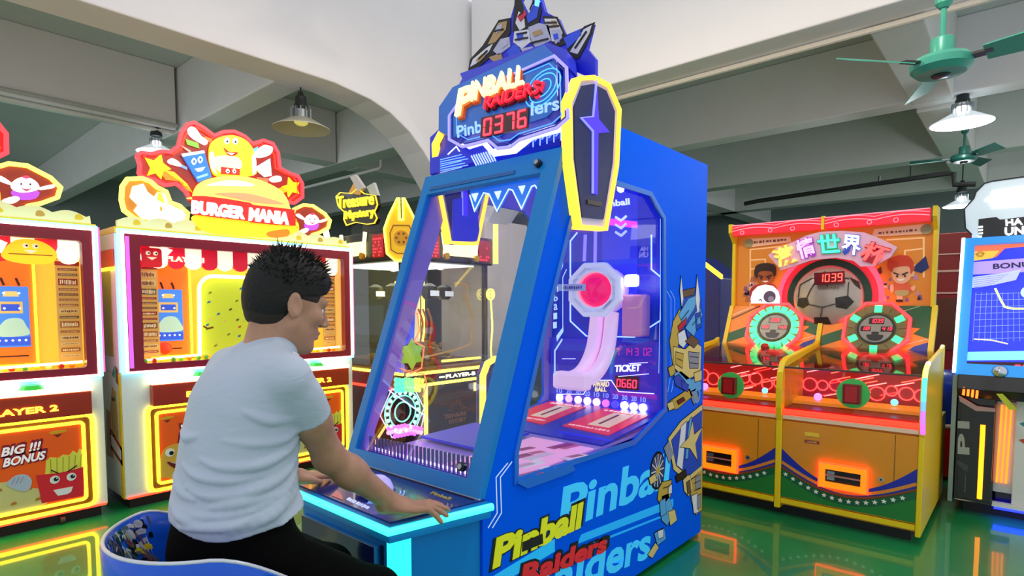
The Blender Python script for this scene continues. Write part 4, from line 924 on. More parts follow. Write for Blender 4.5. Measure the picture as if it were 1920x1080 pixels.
            a.plate(h, smooth_loop([(fx - .15, .305), (fx - .13, .335), (fx - .10, .35), (fx - .06, .34), (fx - .04, .30), (fx - .06, .25), (fx - .11, .265)]), .004, .006, mat('#c2cad8', .4))
            for q_ in range(3): a.line(h, [(fx - .13 + q_ * .018, .30), (fx - .115 + q_ * .02, .335)], .003, .006, .007, mat('#8a94b0', .4))
        else:
            a.plate(h, smooth_loop([(i0 + .02, .17), (x0 + .3, .16), (x0 + .36, .26), (x0 + .30, .36), (x0 + .12, .38), (i0 + .02, .32)]), 0, .003, mat('#d8a83c', .4, 0, .08))
            for ex in (x0 + .10, x0 + .19): a.disc(h, (ex, .33), .028, .003, .006, mat('#fffaf0', .4), 14); a.disc(h, (ex + .008, .325), .014, .006, .008, mat('#101010', .4), 10)
            a.plate(h, smooth_loop([(x0 + .08, .27), (x0 + .16, .25), (x0 + .24, .29), (x0 + .20, .22), (x0 + .13, .215)]), .003, .006, mat('#7c1418', .4)); a.plate(h, [(x0 + .10, .262), (x0 + .16, .248), (x0 + .22, .276), (x0 + .16, .238)], .006, .008, mat('#fff4ea', .4))
        a.build('panel_print', pn)
    # scalloped crown
    P = [(1.16, 1.785)] + [(1.16 + i * .0203, 1.84 + .025 * abs(math.sin(i * math.pi / 8)) + .03 * math.sin(math.pi * i / 81)) for i in range(82)] + [(2.81, 1.785)]
    cw = MB().plate(f.off(-.02), P, -.03, 0, mat('#e9e2a0', .4, 0, .28)).build('scalloped_crown', T)
    for i in range(9): p = MB(); p.plate(f.off(-.02), smooth_loop([(1.25 + i * .185, 1.82), (1.29 + i * .185, 1.825), (1.28 + i * .185, 1.85), (1.255 + i * .185, 1.85)], 3), 0, .002, mat(('#e8c020', '#c89a3c')[i % 2], .4, 0, .2)); p.build('crown_spot', cw)
    # ---- sign
    S = front_y(YF + .06)
    def SP(pts): return [S.ix(200 + x / 4, 210 + y / 4) for x, y in pts]
    cloud = SP([(222, 330), (255, 305), (330, 315), (400, 295), (470, 305), (530, 262), (556, 160), (600, 95), (650, 82), (720, 120), (800, 180), (870, 152), (950, 148), (1030, 185), (1090, 240), (1170, 215), (1240, 240), (1280, 310), (1290, 420), (1360, 460), (1430, 485), (1462, 540), (1462, 640), (1400, 685), (1340, 672), (1300, 760), (700, 760), (620, 660), (590, 600), (520, 540), (430, 550), (350, 510), (260, 490), (238, 460), (245, 400)])
    sg = MB().plate(S, cloud, -.03, 0, mat('#a01810', .35, 0, .3)).build('sign_board', T)
    MB().line(S, [cloud[i] for i in list(range(0, 25)) + [28, 29, 30, 31, 32, 33, 34]][:25], .022, 0, .02, glow('#ff2c34', 3.0)).build('sign_neon', sg)
    MB().line(S, [cloud[i] for i in (27, 28, 29, 30, 31, 32, 33, 34, 0)], .022, 0, .02, glow('#ff2c34', 3.0)).build('sign_neon', sg)
    c = (S.ix(200 + 860 / 4, 210 + 430 / 4))
    inner = [(c[0] + (x - c[0]) * .93, c[1] + (z - c[1]) * .90) for x, z in cloud[:25]]
    MB().line(S, inner, .012, 0, .012, glow('#ff2a10', 2.0)).build('inner_neon', sg)
    g = MB()
    def gp(col, *pts, h=(0, .012), sm=False, e=.9):
        q_ = SP(pts); g.plate(S, smooth_loop(q_, 4) if sm else q_, h[0], h[1], mat(col, .4, 0, e))
    for pts in ([(285, 345), (350, 365), (405, 318), (420, 385), (480, 430), (420, 450), (405, 505), (365, 460), (300, 480), (325, 420)], [(1310, 560), (1355, 545), (1360, 490), (1395, 530), (1440, 530), (1420, 570), (1440, 615), (1390, 600), (1360, 640), (1350, 590)]):
        gp('#ffdc10', *pts, e=1.1)
    gp('#f88a10', (400, 450), (470, 440), (560, 500), (640, 600), (600, 590), (540, 520), (440, 510), h=(0, .008)); gp('#ffc020', (430, 440), (500, 450), (600, 540), (640, 610), (580, 540), (480, 480), h=(.008, .012))
    gp('#f8a818', (1240, 590), (1340, 555), (1345, 600), (1290, 620), h=(0, .008)); gp('#ffd020', (580, 530), (600, 545), (585, 560), (570, 548), h=(.012, .016))
    # cup
    gp('#2a7ce0', (560, 330), (725, 305), (780, 490), (680, 530), h=(.004, .02), e=.7); gp('#d8ecff', (550, 318), (720, 292), (726, 312), (562, 340), h=(.02, .026), e=.9); gp('#f0c8a8', (548, 250), (620, 290), (632, 310), (616, 305), h=(.004, .016), e=.6)
    for ex, ey in ((645, 375), (692, 362)): gp('#d8f0ff', (ex - 20, ey), (ex, ey - 28), (ex + 20, ey), (ex, ey + 28), h=(.02, .025), sm=True); gp('#2a5cc0', (ex - 8, ey), (ex, ey - 12), (ex + 8, ey), (ex, ey + 12), h=(.025, .027), sm=True)
    gp('#e8f8ff', (650, 430), (730, 415), (705, 448), (672, 450), h=(.02, .025)); gp('#8ac8f8', (665, 490), (745, 462), (748, 480), (670, 505), h=(.02, .025))
    gp('#ffffff', (455, 365), (490, 350), (545, 385), (550, 410), (500, 400), (460, 385), h=(.004, .016), sm=True, e=1.3); gp('#7aa0e8', (545, 390), (600, 415), (600, 435), (545, 410), h=(.002, .01))
    # smiling burger figure
    gp('#f8c020', (760, 300), (780, 230), (850, 190), (950, 180), (1040, 220), (1090, 290), (1110, 400), (1090, 480), (830, 490), (770, 400), h=(.004, .024), sm=True, e=1.2)
    gp('#fff4b0', (790, 350), (880, 330), (980, 350), (1000, 420), (920, 470), (820, 440), h=(.024, .026), sm=True, e=1.2); gp('#fff8d8', (1080, 330), (1105, 340), (1110, 440), (1085, 470), h=(.024, .026), sm=True, e=1.4); gp('#fff8d8', (760, 320), (790, 310), (800, 420), (815, 470), (770, 420), h=(.024, .026), sm=True, e=1.4)
    for ex, ey in ((890, 222), (952, 225)): gp('#ffffff', (ex - 22, ey), (ex, ey - 28), (ex + 22, ey), (ex, ey + 24), h=(.024, .030), sm=True, e=1.2); gp('#201010', (ex - 8, ey + 6), (ex, ey - 4), (ex + 9, ey + 6), (ex, ey + 14), h=(.030, .033), sm=True, e=.01)
    gp('#c02418', (866, 275), (910, 305), (970, 308), (950, 330), (905, 332), h=(.024, .030), sm=True, e=.5); gp('#fff8f0', (885, 308), (945, 316), (920, 330), h=(.030, .033))
    gp('#e02a18', (845, 415), (985, 432), (985, 478), (845, 470), h=(.024, .030), e=.6)
    for ex in (893, 942): gp('#ffffff', (ex - 14, 447), (ex, 430), (ex + 14, 450), (ex, 466), h=(.030, .034), sm=True); gp('#201010', (ex - 5, 452), (ex, 446), (ex + 6, 452), (ex, 459), h=(.034, .036), sm=True, e=.01)
    gp('#ffffff', (600, 150), (625, 112), (665, 130), (700, 180), (750, 220), (735, 250), (690, 230), (640, 200), h=(.004, .016), sm=True, e=1.5); gp('#8ad848', (590, 205), (680, 235), (690, 275), (600, 245), h=(.004, .012), e=.7); gp('#e87830', (730, 185), (790, 205), (770, 230), (735, 215), h=(.002, .012))
    gp('#ffffff', (1090, 330), (1130, 280), (1180, 250), (1238, 270), (1220, 320), (1150, 345), h=(.004, .016), sm=True, e=1.5); gp('#68b8f0', (1080, 285), (1130, 260), (1130, 290), (1095, 310), h=(.002, .010)); gp('#bfe8f8', (1120, 410), (1220, 350), (1232, 480), (1180, 490), (1130, 450), h=(.004, .014), e=.9); gp('#e06a4a', (1120, 490), (1210, 500), (1200, 540), (1130, 520), h=(.004, .014)); gp('#ffffff', (1210, 505), (1260, 480), (1300, 490), (1300, 520), (1240, 530), h=(.014, .018), sm=True, e=1.3)
    g.build('sign_figures', sg)
    bn = MB()
    bn.plate(S, smooth_loop(SP([(630, 640), (660, 560), (740, 510), (880, 490), (1050, 500), (1200, 550), (1300, 620), (1345, 720), (1300, 740), (640, 660)]), 4), .02, .06, mat('#ffd860', .4, 0, 1.2)); bun = bn.build('bun_top', sg)
    MB().plate(S, smooth_loop(SP([(720, 560), (860, 525), (1000, 530), (1080, 560), (980, 565), (820, 560)]), 4), .06, .064, mat('#fffbe0', .4, 0, 1.6)).build('bun_highlight', bun)
    MB().plate(S, smooth_loop(SP([(780, 620), (1000, 615), (1200, 660), (1300, 700), (1100, 690), (900, 650)]), 4), .06, .066, mat('#ff9a6a', .4, 0, .9)).build('meat_band', bun)
    MB().plate(S, smooth_loop(SP([(640, 780), (900, 810), (1380, 860), (1340, 930), (1180, 945), (800, 920), (670, 870)]), 4), .02, .055, mat('#ffd21e', .4, 0, 1.0)).build('bun_bottom', sg)
    MB().plate(S, smooth_loop(SP([(1180, 905), (1330, 885), (1330, 935), (1200, 945)]), 3), .055, .06, mat('#ff7a14', .4, 0, .8)).build('bun_glaze', sg)
    bq = SP([(612, 640), (700, 640), (860, 660), (1040, 690), (1060, 705), (1200, 720), (1370, 740), (1380, 860), (1200, 850), (1050, 835), (1030, 825), (800, 800), (612, 775)])
    bb = MB().plate(S, bq, .064, .08, mat('#e2221c', .4, 0, .7)).build('banner', sg)
    B_ = S.off(.08)
    def PX(x, y): return (200 + x / 4, 210 + y / 4)
    MB().text(B_, 'BURGER', PX(632, 762), PX(1032, 808), PX(636, 660), glow('#fff0ea', 1.4), 0, .014, .05).build('banner_lettering', bb)
    MB().text(B_, 'MANIA', PX(1062, 815), PX(1362, 848), PX(1068, 716), glow('#fff0ea', 1.4), 0, .014, .05).build('banner_lettering', bb)
    # left fries sign
    fr2 = SP([(105, 660), (112, 560), (150, 505), (260, 500), (325, 525), (370, 565), (440, 600), (470, 680), (540, 705), (600, 760), (590, 840), (545, 880), (440, 850), (300, 840), (205, 800), (125, 740)])
    fs = MB().plate(S, fr2, -.03, .004, mat('#b0701a', .35, 0, .5)).build('fries_sign', T)
    MB().line(S, fr2, .024, 0, .024, glow('#fff04a', 3.6), closed=True).build('fries_neon', fs)
    q_ = MB(); 
    for pts in ([(190, 560), (270, 540), (300, 600), (350, 640), (380, 600), (440, 620), (450, 690), (560, 740), (590, 780), (550, 850), (400, 830), (260, 800), (200, 740), (230, 700), (170, 640)],): q_.plate(S, SP(pts), .004, .014, mat('#fff8d0', .4, 0, 2.2))
    q_.plate(S, SP([(380, 600), (410, 620), (430, 690), (370, 660)]), .014, .018, mat('#ffd040', .4, 0, .8)); q_.plate(S, SP([(390, 720), (405, 705), (412, 740), (398, 750)]), .014, .018, mat('#d8a830', .4, 0, .5)); q_.build('fries_drawing', fs)
    # right cupcake sign (details as seen on the left machine)
    cs = SP([(1380, 800), (1400, 730), (1470, 698), (1540, 705), (1630, 765), (1668, 815), (1655, 870), (1590, 905), (1540, 920), (1510, 965), (1440, 970), (1390, 940)])
    co = MB().plate(S, cs, -.03, .004, mat('#8c2a10', .35, 0, .35)).build('cupcake_sign', T)
    MB().line(S, cs, .022, 0, .022, glow('#fff04a', 3.6), closed=True).build('cupcake_neon', co)
    k_ = MB()
    def kp(col, pts, h=(.004, .012), e=.9): k_.plate(S, smooth_loop(SP(pts), 3), h[0], h[1], mat(col, .4, 0, e))
    kp('#b04ae0', [(1480, 840), (1580, 835), (1570, 880), (1500, 885)], e=.8); kp('#fff2f6', [(1475, 820), (1490, 785), (1530, 765), (1570, 785), (1585, 825), (1540, 848), (1495, 845)], (.012, .018), 1.1); kp('#e8406a', [(1520, 768), (1535, 758), (1548, 768), (1535, 776)], (.018, .022), .8)
    for ex in (1515, 1550): kp('#3a2a2a', [(ex - 4, 805), (ex, 799), (ex + 4, 805), (ex, 811)], (.018, .021), .01)
    kp('#c03a50', [(1515, 825), (1535, 833), (1555, 824), (1535, 842)], (.018, .021), .4)
    kp('#ffffff', [(1415, 770), (1440, 765), (1480, 800), (1475, 810), (1435, 792)], (.004, .012), 1.2); kp('#ffffff', [(1585, 820), (1640, 800), (1642, 818), (1590, 832)], (.004, .012), 1.2)
    kp('#ffd21e', [(1375, 850), (1395, 820), (1430, 835), (1435, 900), (1420, 950), (1385, 945)], (.006, .016), 1.0); kp('#ffffff', [(1440, 895), (1490, 870), (1510, 885), (1480, 910)], (.008, .014), 1.2); kp('#ff8a1a', [(1380, 815), (1400, 800), (1420, 815), (1400, 830)], (.016, .02), .8)
    for ex in (1395, 1418): kp('#3a2010', [(ex - 4, 868), (ex, 862), (ex + 4, 868), (ex, 874)], (.016, .019), .01)
    k_.build('cupcake_drawing', co)
    return T
burger = burger_machine()
burger2 = copy_tree(burger, None, (-1.785, 0, 0))
burger2['label'] = 'white and yellow burger game cut off by the left edge, with PLAYER 2 showing'
# ================================================================ football machine (two players)
SM = thing('football_machine', 'two-player football drop game with orange front and a silver ball showing 1039', 'arcade game', (4.3, 1.137, 0))
def football():
    T = SM; XF, XK = 3.81, 4.76
    YR, YM, YL_ = .408, 1.137, 1.866
    f = front_x(XF); q = lambda y, z: (-y, z)
    YEL = mat('#f2cf10', .35, name='football_yellow'); ORG = mat('#e0900c', .4, coat=.3, var=.02, name='football_orange'); RL = glow('#ff2a18', 3.6)
    def c3(x, y): return (1300 + x / 3.6, 380 + y / 3.6)
    def c4(x, y): return (1300 + x / 2.454, 640 + y / 2.454)
    MB().box(XF + .01, XK + .08, YR + .015, YL_ - .015, .07, .66, ORG).build('cabinet_body', T)
    MB().box(XF + .06, XK + .06, YR + .04, YL_ - .04, .0, .068, mat('#101010', .5)).build('plinth', T)
    # side plates (two outer, one between the players)
    prof = [(3.79, .05), (3.79, .60), (3.77, .68), (3.765, .80), (3.78, .90), (3.82, .96), (3.90, .985), (4.55, 1.04), (4.62, 1.06), (4.62, .60), (4.86, .60), (4.86, .05)]
    for y, w in ((YR - .012, .026), (YM - .018, .036), (YL_ - .014, .026)):
        MB().prism([(x, y, z) for x, z in prof], (0, w, 0), YEL).build('side_plate', T, bevel=.006)
    rb = MB(); cols = ('#b04aff', '#8a50ff', '#4a7aff', '#40c8ff', '#40f0a0', '#a8ff60', '#ffe060', '#ff9ad0')
    pth = [(3.788, .62), (3.762, .70), (3.758, .80), (3.772, .90), (3.815, .968), (3.90, .993)]
    sp_ = [Vector((x, YR - .004, z)) for x, z in pth]; pp = smooth_path(sp_, 4)
    for i in range(len(pp) - 1): rb.tube([pp[i], pp[i + 1]], .012, glow(cols[int(i / (len(pp) - 1) * 7.9)], 3), 6)
    rb.build('rainbow_light_strip', T)
    for k, (y1, y0) in enumerate(((YM - .02, YR + .015), (YL_ - .015, YM + .02))):
        # front panel with wave, stars and coin door
        p = MB().plate(f, [q(y1, .12), q(y0, .12), q(y0, .60), q(y1, .60)], -.01, .012, ORG).build('front_panel', T)
        g = f.off(.012); w = y1 - y0
        wave = [q(y1 - w * t, .30 - .11 * math.sin(math.pi * min(1, t * 1.0)) - .01) for t in [i / 16 for i in range(17)]]
        wave = [(a, z + .02) for a, z in wave]
        a = MB()
        blue = [(x, z + .045 + .07 * abs(2 * (i / 16) - 1) ** 2.2) for i, (x, z) in enumerate(wave)]
        a.plate(g, wave + blue[::-1], 0, .0015, mat('#1b2aa0', .4)); a.line(g, [(x, z + .02 + .012 * abs(i / 8 - 1)) for i, (x, z) in enumerate(wave)], .018, 0, .0025, mat('#e08a2a', .4)); a.line(g, wave, .014, 0, .003, mat('#7a4418', .4))
        a.plate(g, [q(y1, .125)] + [q(y0, .125)] + [(x, z - .005) for x, z in wave[::-1]], 0, .002, mat('#1f7a2c', .45, var=.2, scale=220)); a.plate(g, [(x, z - .006) for x, z in wave] + [(x, z - .05) for x, z in wave[::-1]], .002, .003, mat('#0f5c34', .4))
        a.build('wave_print', p)
        st = MB()
        for i in range(15):
            t = (i + .6) / 16; j = min(15, int(t * 16)); x = wave[j][0] + (wave[j + 1][0] - wave[j][0]) * (t * 16 - j); z = wave[j][1] + (wave[j + 1][1] - wave[j][1]) * (t * 16 - j) - .028
            MB().star(g, (x, z), .015, .003, .0045, mat('#e8f4e0', .4)).build('printed_star', p)
        MB().line(f, [q(y1, .10), q(y0, .10)], .03, -.005, .016, YEL).build('bottom_rail', p)
        MB().line(f, [q(y1, .625), q(y0, .625)], .026, -.005, .014, mat('#e8d6b0', .4)).build('cream_rail', p)
        n = 58; ls = MB()
        ls.line(f, [q(y1, .658), q(y0, .658)], .028, -.004, .02, RL); ls.build('red_light_strip', T)
        # door
        dy = y0 + .105
        MB().line(g, [q(dy, .12), q(dy, .595)], .003, 0, .001, mat('#5a3a08', .5)).build('door_gap', p)
        lk = MB().disc(g, q(dy + .06, .335 + .0 * k), .014, 0, .008, mat('#c9c4b4', .25, .8), 14).build('door_lock', p)
        MB().disc(g, q(dy + .06, .335), .006, .008, .010, mat('#202020', .4), 8).build('key_slot', lk)
        if k == 0: cd = [c4(588, 560), c4(800, 582), c4(800, 690), c4(588, 662)]
        else: cd = [c4(20, 478), c4(205, 492), c4(205, 590), c4(20, 575)]
        P = f.P(cd); 
        x0 = min(p_[0] for p_ in P); x1 = max(p_[0] for p_ in P); z0 = sum(sorted(p_[1] for p_ in P)[:2]) / 2; z1 = sum(sorted(p_[1] for p_ in P)[2:]) / 2
        if k: x0 = x1 - .235
        rc = [(x0, z0), (x1, z0), (x1, z1), (x0, z1)]; i_ = .028
        fr_ = MB().plate(g, rc, 0, .03, mat('#ff8a10', .35, 0, .8), holes=[[(x0 + i_, z0 + i_), (x1 - i_, z0 + i_), (x1 - i_, z1 - i_), (x0 + i_, z1 - i_)]]).build('ticket_door', T)
        MB().line(g, rc, .016, 0, .02, glow('#ff3a14', 4), closed=True).build('door_neon', fr_)
        MB().plate(g, [(x0 + i_, z0 + i_), (x1 - i_, z0 + i_), (x1 - i_, z1 - i_), (x0 + i_, z1 - i_)], 0, .004, mat('#1a1412', .3)).build('door_recess', fr_)
        MB().line(g, [(x0 + i_, (z0 + z1) / 2), (x1 - i_, (z0 + z1) / 2)], .008, .004, .014, mat('#b98a80', .3)).build('slot_bar', fr_)
        for zq in (.3, .7): MB().box(0, 0, 0, 0, 0, 0, YEL); MB().line(g, [(x0 + i_ + .01, z0 + i_ + (z1 - z0 - 2 * i_) * zq), (x0 + i_ + .05, z0 + i_ + (z1 - z0 - 2 * i_) * zq)], .02, .004, .012, mat('#c8ccd0', .2, .8)).build('ticket_slot', fr_)
        if k == 0:
            s_ = MB().plate(g, f.P([c4(515, 415), c4(580, 422), c4(582, 440), c4(515, 432)]), 0, .002, mat('#f0c838', .4)); s_.plate(g, f.P([c4(515, 450), c4(582, 458), c4(582, 472), c4(515, 464)]), 0, .002, mat('#8c3a1c', .4)); s_.scribble(g, f.ix(*c4(525, 464)), f.ix(*c4(572, 469)), f.ix(*c4(525, 455)), mat('#e8b080', .4), .002, .003, 8, px=False); s_.build('small_sticker', p)
        # play box: floor, glowing board, glass
        MB().box(XF + .02, 4.58, y0, y1, .662, .68, mat('#8a1a20', .35)).build('play_floor', T)
        bd = front_x(4.22)
        MB().box(4.22, 4.24, y0, y1, .682, .93, mat('#b0281c', .4, 0, .15)).build('play_board', T)
        nz = MB(); rn = random.Random(3 + k)
        for i in range(9): nz.ring(bd, q(y0 + .04 + (y1 - y0 - .08) * i / 8, .76 + rn.random() * .04), .03 + .015 * rn.random(), .007, 0, .006, glow('#ff4a4a', 2.4), 12)
        for i in range(16):
            y = y0 + .02 + rn.random() * (w - .12); z = .70 + rn.random() * .2; nz.line(bd, [q(y + .1, z - .015), q(y, z + .015)], .006, 0, .005, glow(rn.choice(('#ff3a3a', '#ff6a50', '#ff9a9a')), 2.2))
        nz.build('neon_doodles', T)
        MB().prism([(3.99, y0, .685), (4.10, y0, .70), (4.10, y1, .70), (3.99, y1, .685)], (0, 0, .02), mat('#f0a020', .4, 0, .3)).build('ball_track', T)
        MB().ball((4.02, y0 + w * .80, .735), .024, glow('#b070ff', 3), 12, 8).build('blue_glow_ball', T, smooth=True); MB().ball((4.05, y0 + w * .22, .74), .02, glow('#60c0ff', 2.5), 12, 8).build('blue_glow_ball', T, smooth=True)
        MB().plate(f, [q(y1, .675), q(y0, .675), q(y0, .925), q(y1, .925)], -.016, -.010, glass('#fff6f4', .03)).build('front_glass', T)
        tg = Frame((3.82, 0, .928), (0, -1, 0), Vector((.76, 0, .09)))
        MB().plate(tg, [q(y1, 0), q(y0, 0), q(y0, .765), q(y1, .765)], -.006, 0, glass('#fff2ee', .05)).build('top_glass', T)
        MB().line(f, [q(y1, .928), q(y0, .928)], .010, -.02, .002, mat('#4a3a34', .4)).build('glass_edge', T)
        # green disc with the red paddle box
        c = f.ix(*c4(735, 240)) if k == 0 else f.ix(*c4(172, 202))
        d_ = MB().disc(f, c, .085, -.008, .006, mat('#3fae50', .4, 0, .15), 28).build('green_disc', T)
        b_ = MB().plate(f, [(c[0] - .045, c[1] - .055), (c[0] + .045, c[1] - .055), (c[0] + .045, c[1] + .055), (c[0] - .045, c[1] + .055)], .006, .05, mat('#7a0e12', .3)).build('red_box', d_, bevel=.004)
        MB().plate(f, [(c[0] - .03, c[1] - .045), (c[0] + .03, c[1] - .045), (c[0] + .03, c[1] + .045), (c[0] - .03, c[1] + .045)], .05, .054, mat('#b0201c', .3)).build('box_face', d_)
    # mid panels on the slope
    up = Vector((.18, 0, .37)).normalized()
    md = Frame((4.745, 0, 1.305), (0, -1, 0), up)
    yl, yr = 1.79, .485
    MB().box(4.62, 4.78, yr, yl, .68, .93, mat('#c47a10', .4)).build('panel_base', T)
    for k, (a0, a1) in enumerate(((yr, 1.118), (1.156, yl))):
        L = .41
        pn = MB().plate(md, [q(a1, -L), q(a0, -L), q(a0, 0), q(a1, 0)], -.03, 0, mat('#f08a1c', .4, 0, .05)).build('wheel_panel', T)
        ar = MB(); wd = a1 - a0
        def r_(u, v): return (-a1 + wd * u, -L + L * v)
        ar.plate(md, [r_(.62, 1), r_(1, 1), r_(1, .42), r_(.86, .50), r_(.92, .6), r_(.74, .62), r_(.80, .74), r_(.66, .76)], 0, .0015, mat('#1c5a2c', .45)); ar.plate(md, [r_(0, .42), r_(.28, .62), r_(.22, .5), r_(.3, .42), r_(.12, .3), r_(0, .22)], 0, .0015, mat('#1c5a2c', .45)); ar.plate(md, [r_(.70, .0), r_(1, .0), r_(1, .36), r_(.88, .28)], 0, .0015, mat('#1d2f9c', .45)); ar.plate(md, [r_(.12, .1), r_(.24, .02), r_(.30, 0), r_(.05, 0)], 0, .0015, mat('#2a6c30', .45))
        ar.build('panel_print', pn); ar = MB()
        ar.line(md, [r_(.0, .72), r_(.32, 1)], .012, 0, .002, mat('#5a3a1c', .4)); ar.line(md, [r_(0, .8), r_(.25, 1)], .006, 0, .002, mat('#f8e8d0', .4)); ar.line(md, [r_(.72, .88), r_(.9, 1)], .004, 0, .002, mat('#a8d0a0', .4)); ar.line(md, [r_(.62, .2), r_(1, .42)], .004, 0, .002, mat('#e8e0c0', .4))
        ar.build('panel_strokes', pn)
        c = md.ix(*c3(1235, 860)) if k == 0 else md.ix(*c3(548, 848)); R = .205
        o8 = [(c[0] + R * math.cos(math.pi / 8 + i * math.pi / 4), c[1] + R * math.sin(math.pi / 8 + i * math.pi / 4)) for i in range(8)]
        wh = MB().plate(md, o8, 0, .02, mat('#8a6a28', .4)).build('bonus_wheel', T)
        MB().line(md, o8, .018, .005, .034, glow('#ff2a30', 3.6), closed=True).build('octagon_neon', wh)
        w2 = md.off(.02)
        MB().ring(w2, c, .108, .012, 0, .006, mat('#1a2a20', .4), 28).build('wheel_ring', wh)
        MB().disc(w2, c, .10, 0, .004, mat('#a09a8a', .35), 28).build('wheel_centre', wh)
        nl = 18; txt = 'WORLD CUP FOOTBALL'
        for i in range(nl):
            t = math.pi / 2 - 2 * math.pi * i / nl; lit = (k == 1) or (i % 3 == 0)
            e = (math.cos(t), math.sin(t)); cc = (c[0] + .15 * e[0], c[1] + .15 * e[1])
            MB().plate(w2, [(cc[0] + .022 * (e[1] * a_ + 0) + .026 * e[0] * b_, cc[1] - .022 * e[0] * a_ + .026 * e[1] * b_) for a_, b_ in ((-1, -1), (1, -1), (1, 1), (-1, 1))], 0, .005, glow('#34f08a', 2.0) if lit else mat('#7a7038', .4)).build('bonus_lamp', wh)
        ds = MB(); dg = glow('#ff2a3a', 4)
        scr = w2.off(.004)
        for sx, sz, sw, sh, tx in ((-.045, .035, .09, .042, '1039'), (-.09, -.02, .06, .036, ('130', '59')[k]), (.03, -.02, .07, .036, ('413', '42')[k])):
            ds.plate(scr, [(c[0] + sx, c[1] + sz), (c[0] + sx + sw, c[1] + sz), (c[0] + sx + sw, c[1] + sz + sh), (c[0] + sx, c[1] + sz + sh)], 0, .003, mat('#30080a', .3)); ds.digits(scr, tx, (c[0] + sx + .008, c[1] + sz + .007), (c[0] + sx + sw - .008, c[1] + sz + .007), (c[0] + sx + .012, c[1] + sz + sh - .007), dg, .003, .006, px=False)
        ds.build('wheel_digits', wh)
        MB().plate(scr, smooth_loop([(c[0] - .05, c[1] - .05), (c[0] - .02, c[1] - .045), (c[0] - .02, c[1] - .025), (c[0] + .02, c[1] - .025), (c[0] + .02, c[1] - .045), (c[0] + .05, c[1] - .05), (c[0] + .03, c[1] - .085), (c[0] - .03, c[1] - .085)], 3), 0, .003, mat('#2a2420', .4)).build('wheel_cup', wh)
        # panel posts
    for y in (yr - .03, 1.122, yl):
        MB().plate(md, [q(y + .03, -.43), q(y, -.43), q(y, .0), q(y + .03, .0)], -.035, .012, YEL).build('panel_post', T)
    MB().lathe([(0, .04), (.025, .03), (.03, 0)], (4.50, 1.46, 1.0), mat('#d02018', .3), 14, axis=(-1, 0, .3)).build('red_lamp', T, smooth=True)
    MB().plate(md, md.P([c3(915, 690), c3(1005, 690), c3(1005, 735), c3(915, 742)]), 0, .003, mat('#e8e0dc', .4)).build('paper_notice', T)
    # upper back board
    b = front_x(XK)
    MB().plate(b, [q(1.79, 1.30), q(.48, 1.30), q(.48, 1.86), q(1.79, 1.86)], -.03, 0, mat('#d88626', .45, 0, .12)).build('back_board', T)
    for y, yy in ((1.80, 1), (.485, -1)):
        MB().prism([(XK - .03, y - .015, 1.30), (XK - .03, y - .015, 1.80), (XK - .12, y - .015, 1.88), (XK - .12, y - .015, 1.945), (XK + .04, y - .015, 1.945), (XK + .04, y - .015, 1.30)], (0, .024, 0), YEL).build('board_post', T)
    cp = Frame((XK - .10, 0, 1.86), (0, -1, 0), (0, 0, 1))
    for k, (a0, a1) in enumerate(((.51, 1.125), (1.15, 1.785))):
        o = MB().plate(cp, [q(a1, -.005), q(a0, -.005), q(a0, .078), q(a1, .078)], -.08, 0, mat('#e02236', .4, 0, .45)).build('canopy_plank', T)
        n_ = MB(); pk = mat('#ff8aa0', .4, 0, .9)
        wv = [q(a1 - (a1 - a0) * t, .03 + .018 * abs(math.sin(t * math.pi * 2))) for t in [i / 24 for i in range(25)]]
        n_.line(cp, wv, .005, 0, .003, pk); n_.line(cp, [(x, z + .022) for x, z in wv], .004, 0, .003, pk); n_.line(cp, [q(a1, .074), q(a0, .074)], .006, 0, .003, pk)
        for t in (.12, .45, .7): n_.ring(cp, q(a1 - (a1 - a0) * t, .016), .014, .004, 0, .004, pk, 10)
        n_.build('wood_grain', o)
    MB().plate(cp, [q(1.148, -.01), q(1.128, -.01), q(1.128, .085), q(1.148, .085)], -.08, .006, YEL).build('canopy_joint', T)
    cl = MB(); LN = mat('#f3c48a', .45, 0, .2)
    for pts in (((1407, 575), (1407, 468), (1468, 462)), ((1407, 488), (1435, 486), (1435, 505)), ((1407, 505), (1420, 503)), ((1662, 450), (1732, 446), (1732, 520)), ((1695, 500), (1697, 470), (1732, 466)), ((1700, 500), (1732, 495))): cl.line(b, pts, .010, 0, .002, LN, px=True)
    cl.build('court_lines', T)
    for nm, pts, ci in (('rule_plaque', [(1398, 458), (1404, 448), (1482, 444), (1484, 454), (1406, 464), (1400, 463)], (1405, 456)), ('rule_plaque', [(1636, 440), (1640, 430), (1738, 420), (1748, 428), (1742, 438), (1640, 444)], (1738, 430))):
        o = MB().plate(b, b.P(pts), 0, .012, mat('#e8b896', .4, 0, .15)).build(nm, T); d_ = MB().disc(b, b.ix(*ci), .034, .012, .018, mat('#9a9a6a', .4), 18)
        d_.scribble(b, (ci[0] + 10, ci[1] + 1), (ci[0] + 70, ci[1] - 4), (ci[0] + 10, ci[1] - 4), mat('#7a4a2c', .4), .012, .014, 4) if ci[0] < 1500 else d_.scribble(b, (1648, 440), (1722, 434), (1648, 435), mat('#7a4a2c', .4), .012, .014, 6)
        d_.build('plaque_print', o)
    # ball
    bc = b.ix(*c3(915, 640)); R = .335
    ring = MB().disc(b, bc, R, 0, .02, mat('#e03040', .35, 0, .35), 40).build('ball_roundel', T)
    MB().ring(b, bc, R, .03, .0, .04, glow('#ff3a50', 2.6), 40).build('roundel_neon', ring)
    MB().disc(b, bc, R * .83, .02, .03, mat('#2a4a34', .35), 40).build('roundel_inset', ring)
    dm = [(R * .70 * math.sin(t), .03 + .10 * math.cos(t)) for t in [math.pi / 2 * i / 7 for i in range(8)]][::-1]
